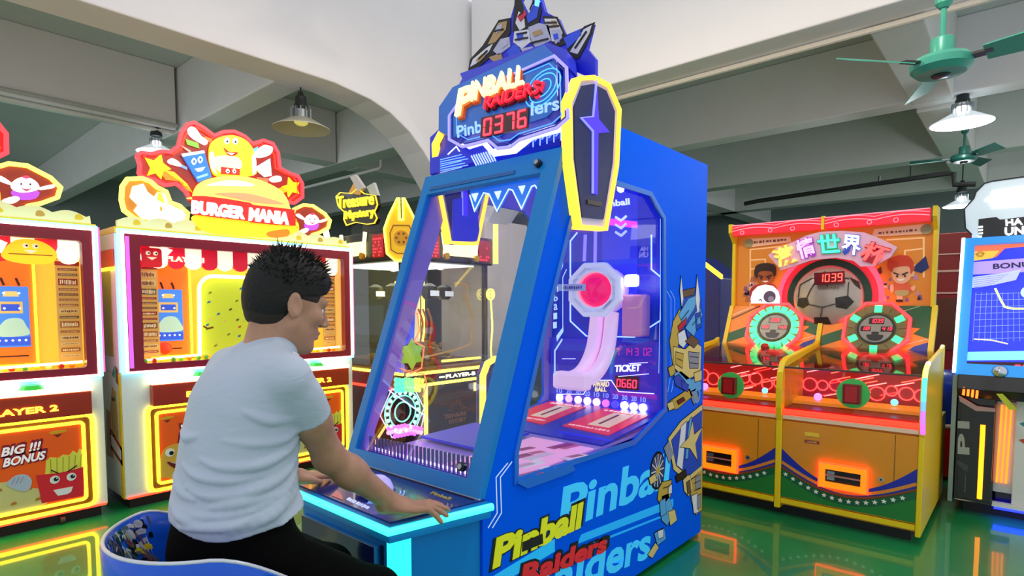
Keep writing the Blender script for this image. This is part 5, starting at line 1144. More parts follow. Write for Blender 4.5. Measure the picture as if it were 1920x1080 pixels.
    MB().lathe([(r, h_ - .0) for r, h_ in dm], b.pt(bc[0], bc[1], 0), mat('#b5aca0', .3, .35, name='ball_silver'), 36, axis=(-1, 0, 0)).build('ball_dome', ring, smooth=True)
    bq = MB()
    def bp(x, z):  # on the dome
        rr = min(.99, math.hypot(x, z)); return b.pt(bc[0] + x * R * .70, bc[1] + z * R * .70, .034 + .10 * math.sqrt(1 - rr * rr))
    for poly in ([(-.38, .95 * .62), (-.05, .8), (.30, .62), (.12, .52), (-.25, .52)], [(-.78, -.02), (-.50, .0), (-.42, -.22), (-.62, -.34), (-.82, -.26)], [(.30, -.02), (.62, .05), (.78, -.14), (.60, -.36), (.32, -.30)], [(-.30, -.62), (.1, -.60), (.18, -.82), (-.3, -.85)], [(.62, .60), (.78, .36), (.92, .22), (.86, .46)]):
        vs = [bp(*p) for p in poly]; c_ = bp(sum(p[0] for p in poly) / len(poly), sum(p[1] for p in poly) / len(poly)); bq.add(vs + [c_], [(i, (i + 1) % len(vs), len(vs)) for i in range(len(vs))], mat('#2a2624', .35))
    for a_, b_ in (((-.25, .52), (-.42, .2)), ((-.42, .2), (-.5, 0)), ((.12, .52), (.05, .3)), ((-.42, -.22), (-.05, -.3)), ((-.05, -.3), (.32, -.2)), ((-.05, -.3), (-.1, -.6)), ((.62, .05), (.62, .45)), ((.3, .62), (.62, .55)), ((-.38, .6), (-.75, .4)), ((-.75, .4), (-.78, 0))):
        bq.tube([bp(a_[0] + (b_[0] - a_[0]) * t, a_[1] + (b_[1] - a_[1]) * t) for t in (0, .33, .66, 1)], .004, mat('#4a433c', .4), 5)
    bq.build('ball_patches', ring)
    s0 = b.off(.135)
    o = MB().plate(s0, s0.P([c3(820, 475), c3(1020, 462), c3(1028, 545), c3(822, 556)]), 0, .02, mat('#6a1014', .3)).build('score_window', ring)
    MB().digits(s0.off(.02), '1039', c3(845, 538), c3(1005, 530), c3(848, 484), glow('#ff4a3a', 4), 0, .004).build('score_digits', o)
    MB().scribble(s0, c3(838, 584), c3(985, 580), c3(842, 564), mat('#7a6450', .4), 0, .004, 9).build('ball_lettering', ring)
    # title arch
    pl = [(505, 355), (560, 305), (680, 262), (760, 222), (860, 196), (1000, 190), (1150, 200), (1260, 240), (1378, 300), (1335, 365), (1230, 425), (1130, 432), (1080, 392), (960, 372), (800, 388), (690, 425), (592, 456)]
    tf = front_x(XK - .16)
    ti = MB().plate(tf, tf.P([c3(*p) for p in pl]), -.03, 0, mat('#d8a8c0', .35, 0, .2), side=mat('#c08a9a', .4)).build('title_arch', T)
    for ch, bl, br, tl, c1, c2 in (('激', (585, 442), (718, 385), (530, 330), '#e0a818', '#fff060'), ('情', (722, 385), (838, 352), (688, 262), '#a040b8', '#f2b0ff'), ('世', (852, 345), (998, 335), (838, 222), '#1a9a6a', '#4af0c0'), ('界', (1000, 345), (1128, 362), (1014, 212), '#2a4ab8', '#e8f4ff'), ('杯', (1118, 378), (1280, 432), (1180, 255), '#a01828', '#ff5a58')):
        m = MB(); e = 5
        m.text(tf, ch, c3(bl[0] - e, bl[1] + e), c3(br[0] + e, br[1] + e), c3(tl[0] - e, tl[1] - e), mat(c1, .4, 0, .25), 0, .012, .06); m.text(tf, ch, c3(*bl), c3(*br), c3(*tl), glow(c2, 1.15), .012, .022, .02); m.build('title_character', ti)
    # two cartoon boys
    def boy(sk, hair, shirt, pts):
        o = MB(); k = mat('#3a1c10', .5)
        for col, poly, h in pts:
            o.plate(b, smooth_loop(b.P([c3(*p) for p in poly]), 4), .004, h, {'s': mat(sk, .45, 0, .08), 'h': mat(hair, .45, 0, .05), 't': mat(shirt, .45, 0, .08), 'k': k, 'w': mat('#f4ead8', .45, 0, .1), 'g': mat('#c4b070', .45), 'm': mat('#8a2a1c', .45)}[col])
        o.build('player_drawing', T)
    boy('#a85224', '#30160e', '#a02a20', [('t', [(390, 580), (450, 550), (540, 550), (570, 600), (560, 640), (400, 650)], .008), ('s', [(425, 480), (450, 450), (530, 450), (550, 480), (540, 530), (480, 555), (435, 535)], .012), ('s', [(408, 495), (425, 490), (428, 520), (412, 520)], .010), ('h', [(415, 480), (430, 425), (490, 408), (550, 420), (560, 470), (548, 500), (530, 465), (450, 465), (435, 510)], .016), ('k', [(445, 488), (475, 498), (472, 504), (448, 496)], .018), ('k', [(495, 500), (530, 486), (528, 496), (500, 506)], .018), ('k', [(456, 508), (464, 504), (468, 516), (460, 518)], .018), ('k', [(508, 508), (516, 504), (520, 514), (511, 518)], .018), ('w', [(470, 530), (510, 528), (492, 538)], .018)])
    boy('#f0b488', '#d2401c', '#e06038', [('t', [(1345, 555), (1380, 535), (1440, 540), (1480, 570), (1470, 600), (1350, 600)], .008), ('s', [(1335, 460), (1360, 420), (1450, 420), (1478, 460), (1460, 520), (1410, 548), (1360, 530)], .012), ('s', [(1475, 470), (1495, 465), (1490, 495), (1472, 500)], .010), ('h', [(1315, 440), (1320, 385), (1380, 358), (1450, 360), (1485, 400), (1485, 450), (1470, 480), (1455, 430), (1360, 440), (1345, 470)], .016), ('k', [(1355, 470), (1390, 482), (1388, 488), (1356, 478)], .018), ('k', [(1412, 482), (1450, 468), (1448, 476), (1414, 490)], .018), ('k', [(1372, 492), (1382, 490), (1384, 502), (1374, 503)], .018), ('k', [(1426, 490), (1434, 488), (1437, 500), (1428, 502)], .018), ('w', [(1378, 518), (1430, 514), (1404, 532)], .018), ('s', [(1470, 570), (1500, 560), (1492, 595), (1475, 590)], .009), ('s', [(1330, 560), (1350, 552), (1352, 600), (1335, 605)], .009), ('g', [(1365, 595), (1450, 592), (1445, 625), (1375, 628)], .010), ('s', [(1375, 625), (1410, 628), (1408, 662), (1380, 660)], .009), ('k', [(1372, 655), (1412, 655), (1412, 670), (1372, 670)], .011)])
    cw = MB(); rn = random.Random(9)
    for i in range(36):
        x = 1340 + rn.random() * 36 if i % 2 else 1655 + rn.random() * 88; 
        if i % 2: x += 56
        z = 512 + rn.random() * 52; s = 2 + rn.random() * 3
        cw.plate(b, [(x - s, z + s), (x + s, z + s), (x + s * .8, z - s), (x - s * .6, z - s)], 0, .003, mat(rn.choice(('#c88aa8', '#8a5a8a', '#e8c0a0', '#b06a4a', '#7a6a9a')), .5, 0, .05), px=True)
    cw.plate(b, [(1716, 498), (1736, 480), (1742, 502), (1728, 512), (1714, 508)], .003, .006, mat('#1c2c6c', .4), px=True); cw.plate(b, [(1645, 505), (1652, 500), (1654, 512), (1648, 516)], .003, .006, mat('#5a1a1c', .4), px=True)
    cw.build('crowd_print', T, kind='stuff')
    # white dome sign on the shelf of the left player
    df = front_x(4.70)
    dpts = [c3(390, 680), c3(388, 640), c3(400, 600), c3(435, 565), c3(485, 553), c3(535, 563), c3(568, 595), c3(580, 640), c3(578, 680)]
    o = MB().plate(df, df.P(dpts), -.02, 0, mat('#f6f2fa', .35, 0, .75)).build('dome_sign', T)
    sk = MB().disc(df, df.ix(*c3(515, 635)), .045, 0, .003, mat('#6a5a78', .45), 16); sk.line(df, [df.ix(*c3(440, 660)), df.ix(*c3(455, 652)), df.ix(*c3(462, 668))], .006, 0, .003, mat('#505060', .4)); sk.disc(df, df.ix(*c3(525, 650)), .022, .003, .005, mat('#a8a0c0', .45), 12)
    sk.build('dome_print', o)
football()
# ================================================================ black P1 machine on the right
def p1_machine():
    T = thing('shooting_machine', 'black game marked P1 with blue lit screen frame and white sign at the right edge', 'arcade game', (5.0, -.2, 0))
    q = lambda y, z: (-y, z); YL_, YR = .335, -.78
    BK = mat('#0c0d12', .3, coat=.4, name='gloss_black'); SV = mat('#8fa3a3', .3, .5); f = front_x(4.58)
    OL = glow('#ff8a14', 3.4)
    MB().box(4.60, 5.35, .128, YL_ - .01, .08, .85, BK).build('pedestal', T, bevel=.01)
    MB().box(4.705, 5.35, YR, .126, .08, .85, BK).build('pedestal_core', T, bevel=.01)
    MB().box(4.70, 5.3, YR + .05, YL_ - .06, 0, .078, mat('#06070a', .5)).build('plinth', T)
    MB().box(4.585, 4.625, YL_ - .012, YL_ + .012, .07, .87, SV).build('edge_strip', T)
    MB().box(4.64, 4.68, YR + .03, .12, .055, .075, glow('#1420ff', 8)).build('floor_light_strip', T)
    c = MB().plate(f, [q(.30, .10), q(.135, .10), q(.135, .80), q(.30, .80)], -.02, .012, BK).build('player_panel', T, bevel=.006)
    g = f.off(.012)
    LT = mat('#9aa6a6', .4)
    m = MB()
    m.text(g, 'P', f.ix(1792, 847), f.ix(1792, 800), f.ix(1818, 847), LT, 0, .003, .03, px=False) if False else None
    # upright "P1" turned on its side: reads bottom to top
    P = f.P([(1793, 848), (1795, 790), (1816, 850)])
    m.text(g, 'P1', f.ix(1818, 852), f.ix(1818, 790), f.ix(1796, 850), LT, 0, .003, .04, px=False)
    m.plate(g, f.P([(1796, 862), (1816, 872), (1814, 886), (1794, 868)]), 0, .002, mat('#3a4046', .4))
    m.build('player_lettering', c)
    t_ = MB().scribble(g, f.ix(1811, 922), f.ix(1812, 888), f.ix(1808, 922), mat('#5a6066', .4), 0, .002, 3, px=False).build('small_lettering', c)
    bar = [f.ix(1842, 796), f.ix(1838, 934)]; xb = (bar[0][0] + bar[1][0]) / 2
    MB().tube([g.pt(xb, bar[0][1], .004), g.pt(xb, bar[1][1], .004)], .013, OL, 10).build('amber_light_bar', T, smooth=40)
    # recessed white centre with amber louvres
    MB().box(4.66, 4.70, YR + .02, .128, .16, .72, mat('#c9cfd0', .35)).build('centre_panel', T)
    w = front_x(4.66)
    for i in range(3): MB().plate(w, [q(.118 - i * .022, .22), q(.108 - i * .022, .22), q(.100 - i * .022, .70), q(.110 - i * .022, .70)], 0, .012, glow('#ff7a1a', 2.4)).build('amber_louvre', T)
    k = MB()
    k.plate(w, [q(.04, .10), q(-.7, .10), q(-.7, .745), q(.04, .745)], 0, .02, mat('#e2e4e2', .35)); k.build('white_door', T, bevel=.004)
    d = w.off(.02); a = MB()
    a.plate(d, [q(.02, .60), q(-.05, .64), q(-.12, .61), q(-.12, .56), q(-.03, .56)], 0, .003, mat('#2a8aa0', .4)); a.plate(d, [q(.02, .50), q(-.05, .53), q(-.14, .47), q(-.14, .42), q(-.02, .47)], 0, .003, mat('#c8482a', .4)); a.plate(d, [q(-.05, .44), q(-.24, .44), q(-.24, .60), q(-.05, .60)], .003, .006, mat('#c9cdd0', .4)); a.scribble(d, q(-.07, .53), q(-.22, .53), q(-.07, .57), mat('#5a4a44', .4), .006, .008, 5, px=False); a.scribble(d, q(-.07, .46), q(-.22, .46), q(-.07, .50), mat('#5a4a44', .4), .006, .008, 6, px=False); a.build('door_print', T)
    MB().box(4.62, 4.66, YR, .13, .075, .10, mat('#e6eaea', .35)).build('white_skirt', T)
    # hood with four amber slashes and a chevron
    h = Frame((4.56, 0, .90), (0, -1, 0), Vector((.35, 0, -.9)).normalized() * -1)
    hd = MB().prism([(4.50, YL_, .86), (4.46, YL_ - .03, .80), (4.50, YL_ - .06, .76), (4.50, YR, .76), (4.46, YR, .80), (4.50, YR, .90), (4.72, YR, .92), (4.72, YL_, .92)][0:0] or [(4.50, YL_ - .015, .80), (4.555, YL_ - .015, .74), (4.62, YL_ - .015, .74), (4.62, YL_ - .015, .885), (4.53, YL_ - .015, .885)], (0, YR - YL_, 0), BK).build('control_hood', T, bevel=.006)
    hf = front_x(4.515)
    for i in range(4):
        x = 1806 + i * 8.2
        MB().plate(hf, hf.P([(x - 2, 740 + i * 2), (x + 2.5, 741 + i * 2), (x + 4.5, 726 + i * 2), (x, 725 + i * 2)]), -.02, .012, glow('#ff6a1c', 3.2)).build('amber_slash', hd)
    MB().plate(hf, hf.P([(1868, 738), (1880, 738), (1908, 768), (1892, 768)]), -.02, .012, mat('#b8c430', .4)).build('green_chevron', hd)
    MB().plate(hf, hf.P([(1798, 742), (1832, 762), (1866, 766), (1866, 772), (1830, 770), (1800, 752)]), -.02, .012, mat('#a88a8a', .35)).build('hood_trim', hd)
    # tilted screen
    up = Vector((.24, 0, .85)).normalized(); s = Frame((4.53, 0, .885), (0, -1, 0), up); Ls = .885
    bx = MB().plate(s, [q(YL_, 0), q(YR, 0), q(YR, Ls), q(YL_, Ls)], -.25, 0, mat('#2a92e6', .3, 0, .5), holes=[[q(YL_ - .055, .07), q(YR + .055, .07), q(YR + .055, Ls - .045), q(YL_ - .055, Ls - .045)]]).build('screen_frame', T)
    MB().line(s, [q(YL_ + .004, .01), q(YL_ + .004, Ls)], .018, -.02, .012, glow('#e8f6ff', 2.2)).build('white_light_edge', T)
    pic = s.off(-.03); P_ = MB()
    MB().plate(pic, [q(YL_ - .05, .065), q(YR + .05, .065), q(YR + .05, Ls - .04), q(YL_ - .05, Ls - .04)], -.01, 0, mat('#2536e0', .3, 0, .75)).build('screen', T)
    def e(col, s_=.9): return mat(col, .3, 0, s_)
    P_.plate(pic, pic.P([(1822, 462), (1925, 455), (1925, 462), (1884, 466), (1868, 482), (1822, 488)]), 0, .002, e('#ff6a48')); P_.plate(pic, pic.P([(1822, 472), (1874, 470), (1862, 484), (1822, 490)]), .002, .003, e('#f0b040'))
    for r in (.018, .012): P_.ring(pic, pic.ix(1838, 477), r, .002, .003, .005, e('#3a2a20', .2), 12)
    P_.line(pic, [pic.ix(1828, 477), pic.ix(1848, 476)], .002, .003, .005, e('#3a2a20', .2))
    P_.plate(pic, pic.P([(1822, 492), (1925, 484), (1925, 510), (1822, 515)]), 0, .002, e('#a890e0')); P_.text(pic, 'BONUS', (1862, 505), (1945, 500), (1862, 495), e('#2a2050', .1), .002, .006, .02)
    P_.plate(pic, pic.P([(1822, 520), (1880, 512), (1915, 505), (1905, 525), (1860, 535), (1822, 540)]), 0, .003, e('#b0b8f0')); 
    for i in range(6): P_.line(pic, [pic.ix(1826, 522 + i * 4), pic.ix(1890 - i * 6, 515 + i * 4)], .002, .003, .004, e('#5a64c0'))
    for i in range(9): P_.line(pic, [pic.ix(1830 + i * 10, 548), pic.ix(1824 + i * 11, 640)], .002, 0, .002, e('#7a9aff', 1.0))
    for i in range(8): P_.line(pic, [pic.ix(1828, 552 + i * 12), pic.ix(1925, 549 + i * 12)], .002, 0, .002, e('#7a9aff', 1.0))
    P_.line(pic, [pic.ix(1866, 541), pic.ix(1876, 562), pic.ix(1884, 576), pic.ix(1900, 579), pic.ix(1930, 579)], .010, 0, .006, glow('#e4f070', 2.2))
    P_.disc(pic, (pic.ix(1930, 548)), .04, 0, .004, e('#a8c0ff', 1.2), 18)
    P_.line(pic, [pic.ix(1826, 636), pic.ix(1860, 638), pic.ix(1890, 645)], .008, 0, .004, e('#d8d0b0', .8)); P_.plate(pic, pic.P([(1815, 660), (1925, 658), (1925, 675), (1812, 676)]), 0, .004, e('#70b8ff', 1.3))
    P_.build('screen_picture', T)
    dd = MB().plate(pic, pic.P([(1811, 679), (1925, 680), (1925, 706), (1810, 703)]), 0, .012, mat('#40101c', .3)).build('digit_bar', T)
    n_ = MB()
    for tx, x in (('78', 1813), ('21', 1855), ('08', 1902)): n_.digits(pic.off(.012), tx, (x, 701), (x + 26, 702), (x + 1, 684), glow('#ff2a40', 4), 0, .004)
    n_.build('red_digits', dd)
    MB().lathe([(0, .02), (.03, .016), (.04, 0)], s.pt(-.12, .03, 0), mat('#c8d0d8', .1, .9), 18, axis=s.n).build('screen_knob', T, smooth=True)
    # lit sign above
    hd_ = front_x(4.80)
    sg = [(1822, 450), (1822, 440), (1810, 428), (1808, 392), (1826, 372), (1830, 360), (1846, 344), (1860, 340), (1960, 326), (1960, 448)]
    o = MB().plate(hd_, hd_.P(sg), -.08, 0, mat('#c3d2da', .35, 0, .55), side=mat('#12161a', .3)).build('sign_board', T)
    MB().line(hd_, hd_.P(sg[1:9]), .008, 0, .006, mat('#101418', .4)).build('sign_edge', o)
    MB().plate(hd_, hd_.P([(1845, 376), (1858, 366), (1860, 358), (1960, 342), (1960, 384), (1860, 391), (1856, 380)]), 0, .004, glow('#ffffff', 3.2)).build('lit_panel', o)
    b = MB().plate(hd_, hd_.P([(1835, 411), (1868, 407), (1875, 412), (1960, 402), (1960, 438), (1842, 446), (1834, 440)]), 0, .006, mat('#2c2c30', .4)).build('name_panel', o)
    l = MB(); LL = glow('#ffffff', 3); l.text(hd_, 'HA', (1886, 424), (1918, 421.5), (1885, 412), LL, .006, .012, .03); l.build('name_lettering', b); l = MB(); l.text(hd_, 'UN', (1884, 442), (1920, 439.5), (1884, 427), LL, .006, .012, .03)
    l.build('name_lettering', b); l = MB()
    for i in range(4): l.line(hd_, hd_.P([(1835, 426 + i * 6), (1843 - (i > 2) * 2, 425.5 + i * 6)]), .010, .006, .01, LL)
    l.build('name_bars', b)
p1_machine()

# ================================================================ gold treasure machine (square, corner to the camera)
def treasure():
    T = thing('treasure_machine', 'dark four-sided treasure game with gold emblem and yellow neon behind the burger row', 'arcade game', (3.7, 4.65, 0))
    X0, X1, Ya, Yb = 3.15, 4.2, 4.0, 5.3
    BK = mat('#17130f', .35, name='treasure_black'); GD = mat('#d8a520', .3, .35, name='treasure_gold'); RD = mat('#8c1410', .3); NY = glow('#fff04a', 3.8)
    ff = front_y(Ya); lf = front_x(X0); q = lambda y, z: (-y, z)
    MB().box(X0 + .02, X1, Ya + .02, Yb, .06, .70, BK).build('base_cabinet', T, bevel=.01)
    MB().box(X0 + .1, X1 - .1, Ya + .1, Yb - .1, 0, .058, mat('#080808', .5)).build('plinth', T)
    MB().box(X0, X1 + .02, Ya, Yb + .02, .70, .76, mat('#6a4a14', .35)).build('ledge', T, bevel=.008)
    # front face (PLAYER B)
    o = MB().plate(ff, [(X0 + .12, .62), (X1, .62), (X1, .70), (X0 + .12, .70)], -.02, .01, mat('#1c1810', .3)).build('name_band', T)
    MB().text(ff, 'PLAYER-B', (3.62, .645), (4.0, .645), (3.62, .68), glow('#fff8c0', 2.4), .01, .016, .02, px=False).build('band_lettering', o)
    for xx in (3.57, 4.06): MB().line(ff, [(xx - .03, .662), (xx + .03, .662)], .014, .01, .016, glow('#fff8c0', 2.4)).build('band_arrow', o)
    for z in (.715, .61): MB().line(ff, [(X0 + .02, z), (X1 + .02, z)], .026, 0, .02, NY).build('yellow_neon', T)
    MB().line(ff, [(3.38, .61), (3.38, .10)], .03, 0, .02, NY).build('yellow_neon', T)
    MB().line(ff, [(X1 - .02, .61), (X1 - .02, .10)], .02, 0, .02, NY).build('yellow_neon', T)
    pn = MB().plate(ff, [(3.42, .10), (4.15, .10), (4.15, .58), (3.42, .58)], -.02, .006, mat('#4a3a1c', .25, coat=.6)).build('front_panel', T)
    a = MB(); a.text(ff, 'TREASURE', (3.60, .27), (3.88, .27), (3.60, .31), mat('#c07a34', .4), .006, .009, .04, px=False); a.text(ff, 'MYSTERY', (3.66, .215), (3.88, .215), (3.66, .255), mat('#c07a34', .4), .006, .009, .04, px=False)
    for i in range(9): t = math.pi * (i + .5) / 9; a.line(ff, [(3.76 + .06 * math.cos(t), .33 + .05 * math.sin(t)), (3.76 + .11 * math.cos(t), .33 + .10 * math.sin(t))], .008, .006, .008, mat('#a8682c', .4))
    a.build('panel_print', pn)
    cs = MB().plate(ff, [(3.98, .49), (4.06, .49), (4.06, .57), (3.98, .57)], .006, .02, glow('#f0d060', 1.6), holes=[[(4.0, .51), (4.04, .51), (4.04, .55), (4.0, .55)]]).build('coin_slot', pn)
    # left face (PLAYER C)
    o = MB().plate(lf, [q(Yb, .60), q(Ya + .12, .60), q(Ya + .12, .70), q(Yb, .70)], -.02, .01, RD).build('name_band', T)
    MB().line(lf, [q(Yb, .58), q(Ya + .1, .58)], .022, 0, .02, glow('#ff3a28', 3)).build('red_neon', T); MB().line(lf, [q(Yb, .72), q(Ya, .72)], .022, 0, .02, NY).build('yellow_neon', T)
    MB().line(lf, [q(4.46, .655), q(4.38, .655)], .012, .01, .016, glow('#fff0d0', 2)).build('band_arrow', o); MB().ring(lf, q(4.42, .655), .018, .008, .01, .016, glow('#fff0d0', 2), 8).build('band_arrow', o)
    pn = MB().plate(lf, [q(Yb - .02, .10), q(Ya + .16, .10), q(Ya + .16, .56), q(Yb - .02, .56)], -.02, .006, mat('#5c1412', .3)).build('front_panel', T)
    MB().plate(lf, [q(4.52, .44), q(4.44, .44), q(4.44, .53), q(4.52, .53)], .006, .02, glow('#e08a4a', 1.3), holes=[[q(4.50, .46), q(4.46, .46), q(4.46, .51), q(4.50, .51)]]).build('coin_slot', pn)
    # posts and glass
    for x, y in ((X0 + .03, Ya + .03), (X1 - .03, Ya + .03), (X0 + .03, Yb - .03), (X1 - .03, Yb - .03)):
        w = .07 if (x < 3.3 and y < 4.2) else .025
        MB().box(x - .02, x + w, y - .02, y + w * .6, .762, 1.70, BK).build('corner_post', T)
    MB().plate(ff, [(X0 + .10, .765), (X1 - .05, .765), (X1 - .05, 1.70), (X0 + .10, 1.70)], -.03, -.024, glass('#f4f4ee', .015)).build('front_glass', T)
    MB().plate(lf, [q(Yb - .05, .765), q(Ya + .10, .765), q(Ya + .10, 1.70), q(Yb - .05, 1.70)], -.03, -.024, glass('#f4f4ee', .015)).build('side_glass', T)
    # inside: pusher bed, centre tower, coins
    MB().box(X0 + .12, X1 - .1, Ya + .12, Yb - .12, .765, .80, mat('#7a4a1c', .4)).build('pusher_bed', T)
    MB().lathe([(.30, 0), (.32, .06), (.26, .10), (.20, .12), (.20, .16)], (3.72, 4.62, .80), GD, 28).build('pusher_drum', T, smooth=30)
    MB().lathe([(.10, .0), (.10, .62)], (3.72, 4.62, .95), mat('#efe7b8', .4, 0, .9), 20).build('lit_tower', T, smooth=30)
    for a_ in range(4): MB().box(3.72 + .13 * math.cos(a_ * 1.571 + .8) - .012, 3.72 + .13 * math.cos(a_ * 1.571 + .8) + .012, 4.62 + .13 * math.sin(a_ * 1.571 + .8) - .012, 4.62 + .13 * math.sin(a_ * 1.571 + .8) + .012, .95, 1.55, NY).build('tower_neon', T)
    co = MB(); rn = random.Random(2)
    for i in range(240):
        r = .12 + .22 * rn.random(); t = rn.random() * 6.283; co.lathe([(.022, 0), (.022, .005)], (3.72 + r * math.cos(t) * 1.1, 4.62 + r * math.sin(t) * 1.4, .90 + .04 * rn.random() if r < .26 else .803 + .02 * rn.random()), mat(('#e8c84a', '#c89a2c', '#efe0a0')[i % 3], .25, .6), 8, axis=(rn.random() * .6 - .3, rn.random() * .6 - .3, 1))
    co.build('coins', T, kind='stuff')
    for i in range(6):
        t = i * 1.047 + .3; x = 3.72 + .30 * math.cos(t); y = 4.62 + .38 * math.sin(t)
        hd = MB().lathe([(.02, .0), (.075, -.03), (.08, -.11), (.05, -.15)], (x, y, 1.52), mat('#4c5048', .3, .4), 14).build('drop_pod', T, smooth=40); MB().box(x - .05, x + .05, y - .085, y - .075, 1.40, 1.45, mat('#e8eef0', .3, 0, 1.2)).build('pod_window', hd)
        lp = MB().lathe([(0, -.02), (.03, -.012), (.035, .01)], (x * .9 + .37, y * .9 + .46, 1.68), glow('#f0fff4', 5), 12).build('spot_lamp', T, smooth=True)
    for pts in ([(3.38, Ya + .06, .84), (3.95, Ya + .06, .92), (4.02, Ya + .06, 1.0), (4.03, Ya + .06, 1.2), (3.97, Ya + .06, 1.35), (3.96, Ya + .06, 1.5), (3.80, Ya + .06, 1.52)],):
        MB().tube(smooth_path(pts, 4), .009, mat('#d8b060', .3, 0, .5), 6).build('neon_outline', T, smooth=True)
    MB().tube([(3.62, Ya + .04, .80), (4.12, Ya + .04, .80)], .012, NY, 6).build('yellow_neon', T)
    for dx in (0, .05, .11): MB().tube(smooth_path([(3.48 + dx, Ya + .2, 1.28), (3.53 + dx, Ya + .2, 1.15), (3.50 + dx, Ya + .2, .98)], 4), .010, mat('#c8703c', .3, 0, .4), 6).build('copper_pipe', T, smooth=True)
    # roof box with read-outs, gold emblems
    MB().box(X0 - .03, X1 + .03, Ya - .03, Yb + .03, 1.70, 1.96, BK).build('roof_box', T, bevel=.012)
    MB().box(X0 + .1, X1 - .1, Ya + .1, Yb - .1, 1.688, 1.698, mat('#f4f6ea', .4, 0, 2.2)).build('inner_ceiling', T)
    def dots(fr, x0, z0, w, h, nm='dot_display'):
        o = MB().plate(fr, [(x0, z0), (x0 + w, z0), (x0 + w, z0 + h), (x0, z0 + h)], 0, .012, mat('#8c0a10', .3, 0, .9)).build(nm, T); d = MB(); rn = random.Random(int(x0 * 100))
        for i in range(5):
            for j in range(6):
                if rn.random() < .6: d.disc(fr, (x0 + w * (i + .7) / 6, z0 + h * (j + .6) / 7), .008, .012, .016, glow('#ff2a30', 3.5), 6)
        d.build('dot_lamps', o)
    lfh = front_x(X0 - .03); ffh = front_y(Ya - .03)
    dots(lfh, -4.37, 1.73, .16, .20); dots(ffh, 3.40, 1.73, .13, .20); dots(ffh, 4.03, 1.73, .16, .20)
    def scroll(fr, x0, x1, z):
        o = MB().plate(fr, [(x0, z), (x1, z), (x1, z + .12), (x0, z + .12)], 0, .03, glow('#fff0a0', 1.8)).build('scroll_plate', T)
        for xx, s_ in ((x0, -1), (x1, 1)):
            MB().tube([fr.pt(xx + s_ * .01, z - .02, .03), fr.pt(xx + s_ * .005, z + .06, .03), fr.pt(xx + s_ * .03, z + .20, .03)], .017, glow('#fff0b0', 1.6), 8).build('scroll_roll', o, smooth=40)
            MB().lathe([(.03, 0), (.03, .03)], fr.pt(xx, z - .01, .03), GD, 14, axis=fr.n).build('scroll_boss', o)
    scroll(lfh, -4.80, -4.48, 1.76); scroll(ffh, 3.58, 3.96, 1.76)
    ed = Frame((X0 - .04, Ya - .04, 0), Vector((1, -1, 0)), (0, 0, 1))
    def emblem(fr, cx, z):
        P = [(-.12, .02), (-.14, .22), (-.10, .33), (-.03, .47), (-.015, .47), (-.015, .30), (.015, .30), (.015, .47), (.03, .47), (.10, .33), (.14, .22), (.12, .02), (.05, -.04), (-.05, -.04)]
        o = MB().plate(fr, [(cx + x, z + y) for x, y in P], -.02, .02, mat('#e8b418', .3, .2, .25)).build('gold_emblem', T)
        MB().line(fr, [(cx + x, z + y) for x, y in P], .016, .005, .034, NY, closed=True).build('emblem_neon', o)
        MB().line(fr, [(cx + x * .72, z + .03 + y * .72) for x, y in ((-.12, .03), (-.13, .22), (-.09, .31), (.09, .31), (.13, .22), (.12, .03), (.05, -.01), (-.05, -.01))], .008, .02, .026, mat('#8a5a0c', .4), closed=True).build('emblem_groove', o)
        MB().disc(fr, (cx, z + .15), .062, .02, .03, mat('#c88a14', .3, .3, .2), 20).build('emblem_medal', o); 
        for i in range(6): MB().disc(fr, (cx + .04 * math.cos(i * 1.047), z + .15 + .04 * math.sin(i * 1.047)), .010, .03, .035, mat('#7a4a0a', .4), 8).build('medal_boss', o)
    emblem(ed, 0, 1.72)
    ed2 = Frame((X1 + .04, Ya - .04, 0), Vector((1, 1, 0)) * 1, (0, 0, 1))
    MB().tube([(X1 + .05, Ya - .05, 1.72), (X1 + .05, Ya - .05, 2.10)], .024, NY, 8).build('neon_post', T)
    MB().tube([(X0 - .05, Yb - .25, 1.74), (X0 - .05, Yb - .22, 1.95), (X0 - .05, Yb - .16, 2.12)], .028, glow('#fff4a0', 3), 8).build('neon_post', T)
    rg = MB(); rg.ring(ffh, (X1 - .01, 1.42), .05, .014, .0, .012, NY, 16); rg.ring(ffh, (X1 - .01, 1.42), .022, .012, .0, .012, NY, 12); rg.build('neon_ring', T)
    MB().tube(smooth_path([(X1 + .0, Ya - .03, 1.36), (X1 + .02, Ya - .03, 1.1), (X1 + .0, Ya - .03, .9), (X1 + .01, Ya - .03, .78)], 4), .008, NY, 6).build('neon_outline', T)
    # name sign above the left face
    sf = front_x(X0 + .10)
    out = [(630, 368), (638, 360), (660, 362), (672, 352), (684, 362), (706, 366), (710, 384), (704, 398), (709, 410), (704, 420), (690, 422), (668, 418), (650, 424), (645, 412), (646, 398), (634, 386)]
    P = sf.P(out)
    o = MB().plate(sf, P, -.03, 0, mat('#2a2008', .35)).build('name_sign', T)
    c = (sum(p[0] for p in P) / len(P), sum(p[1] for p in P) / len(P))
    MB().line(sf, [(c[0] + (x - c[0]) * .97, c[1] + (z - c[1]) * .96) for x, z in P], .007, 0, .012, glow('#e8d23a', 1.3), closed=True).build('sign_outline', o)
    l = MB(); l.text(sf, 'Treasure', (634, 392), (702, 384), (634, 369), glow('#f2dc30', 1.3), 0, .016, .015); l.build('sign_lettering', o)
    MB().text(sf, 'Mystery', (650, 416), (704, 409), (648, 396), glow('#f2dc30', 1.3), 0, .016, .015).build('sign_lettering', o)
    MB().plate(sf, sf.P([(655, 362), (664, 345), (672, 340), (680, 356), (676, 366)]), -.02, .01, mat('#d89a20', .4, .2, .2)).build('sign_gem', o)
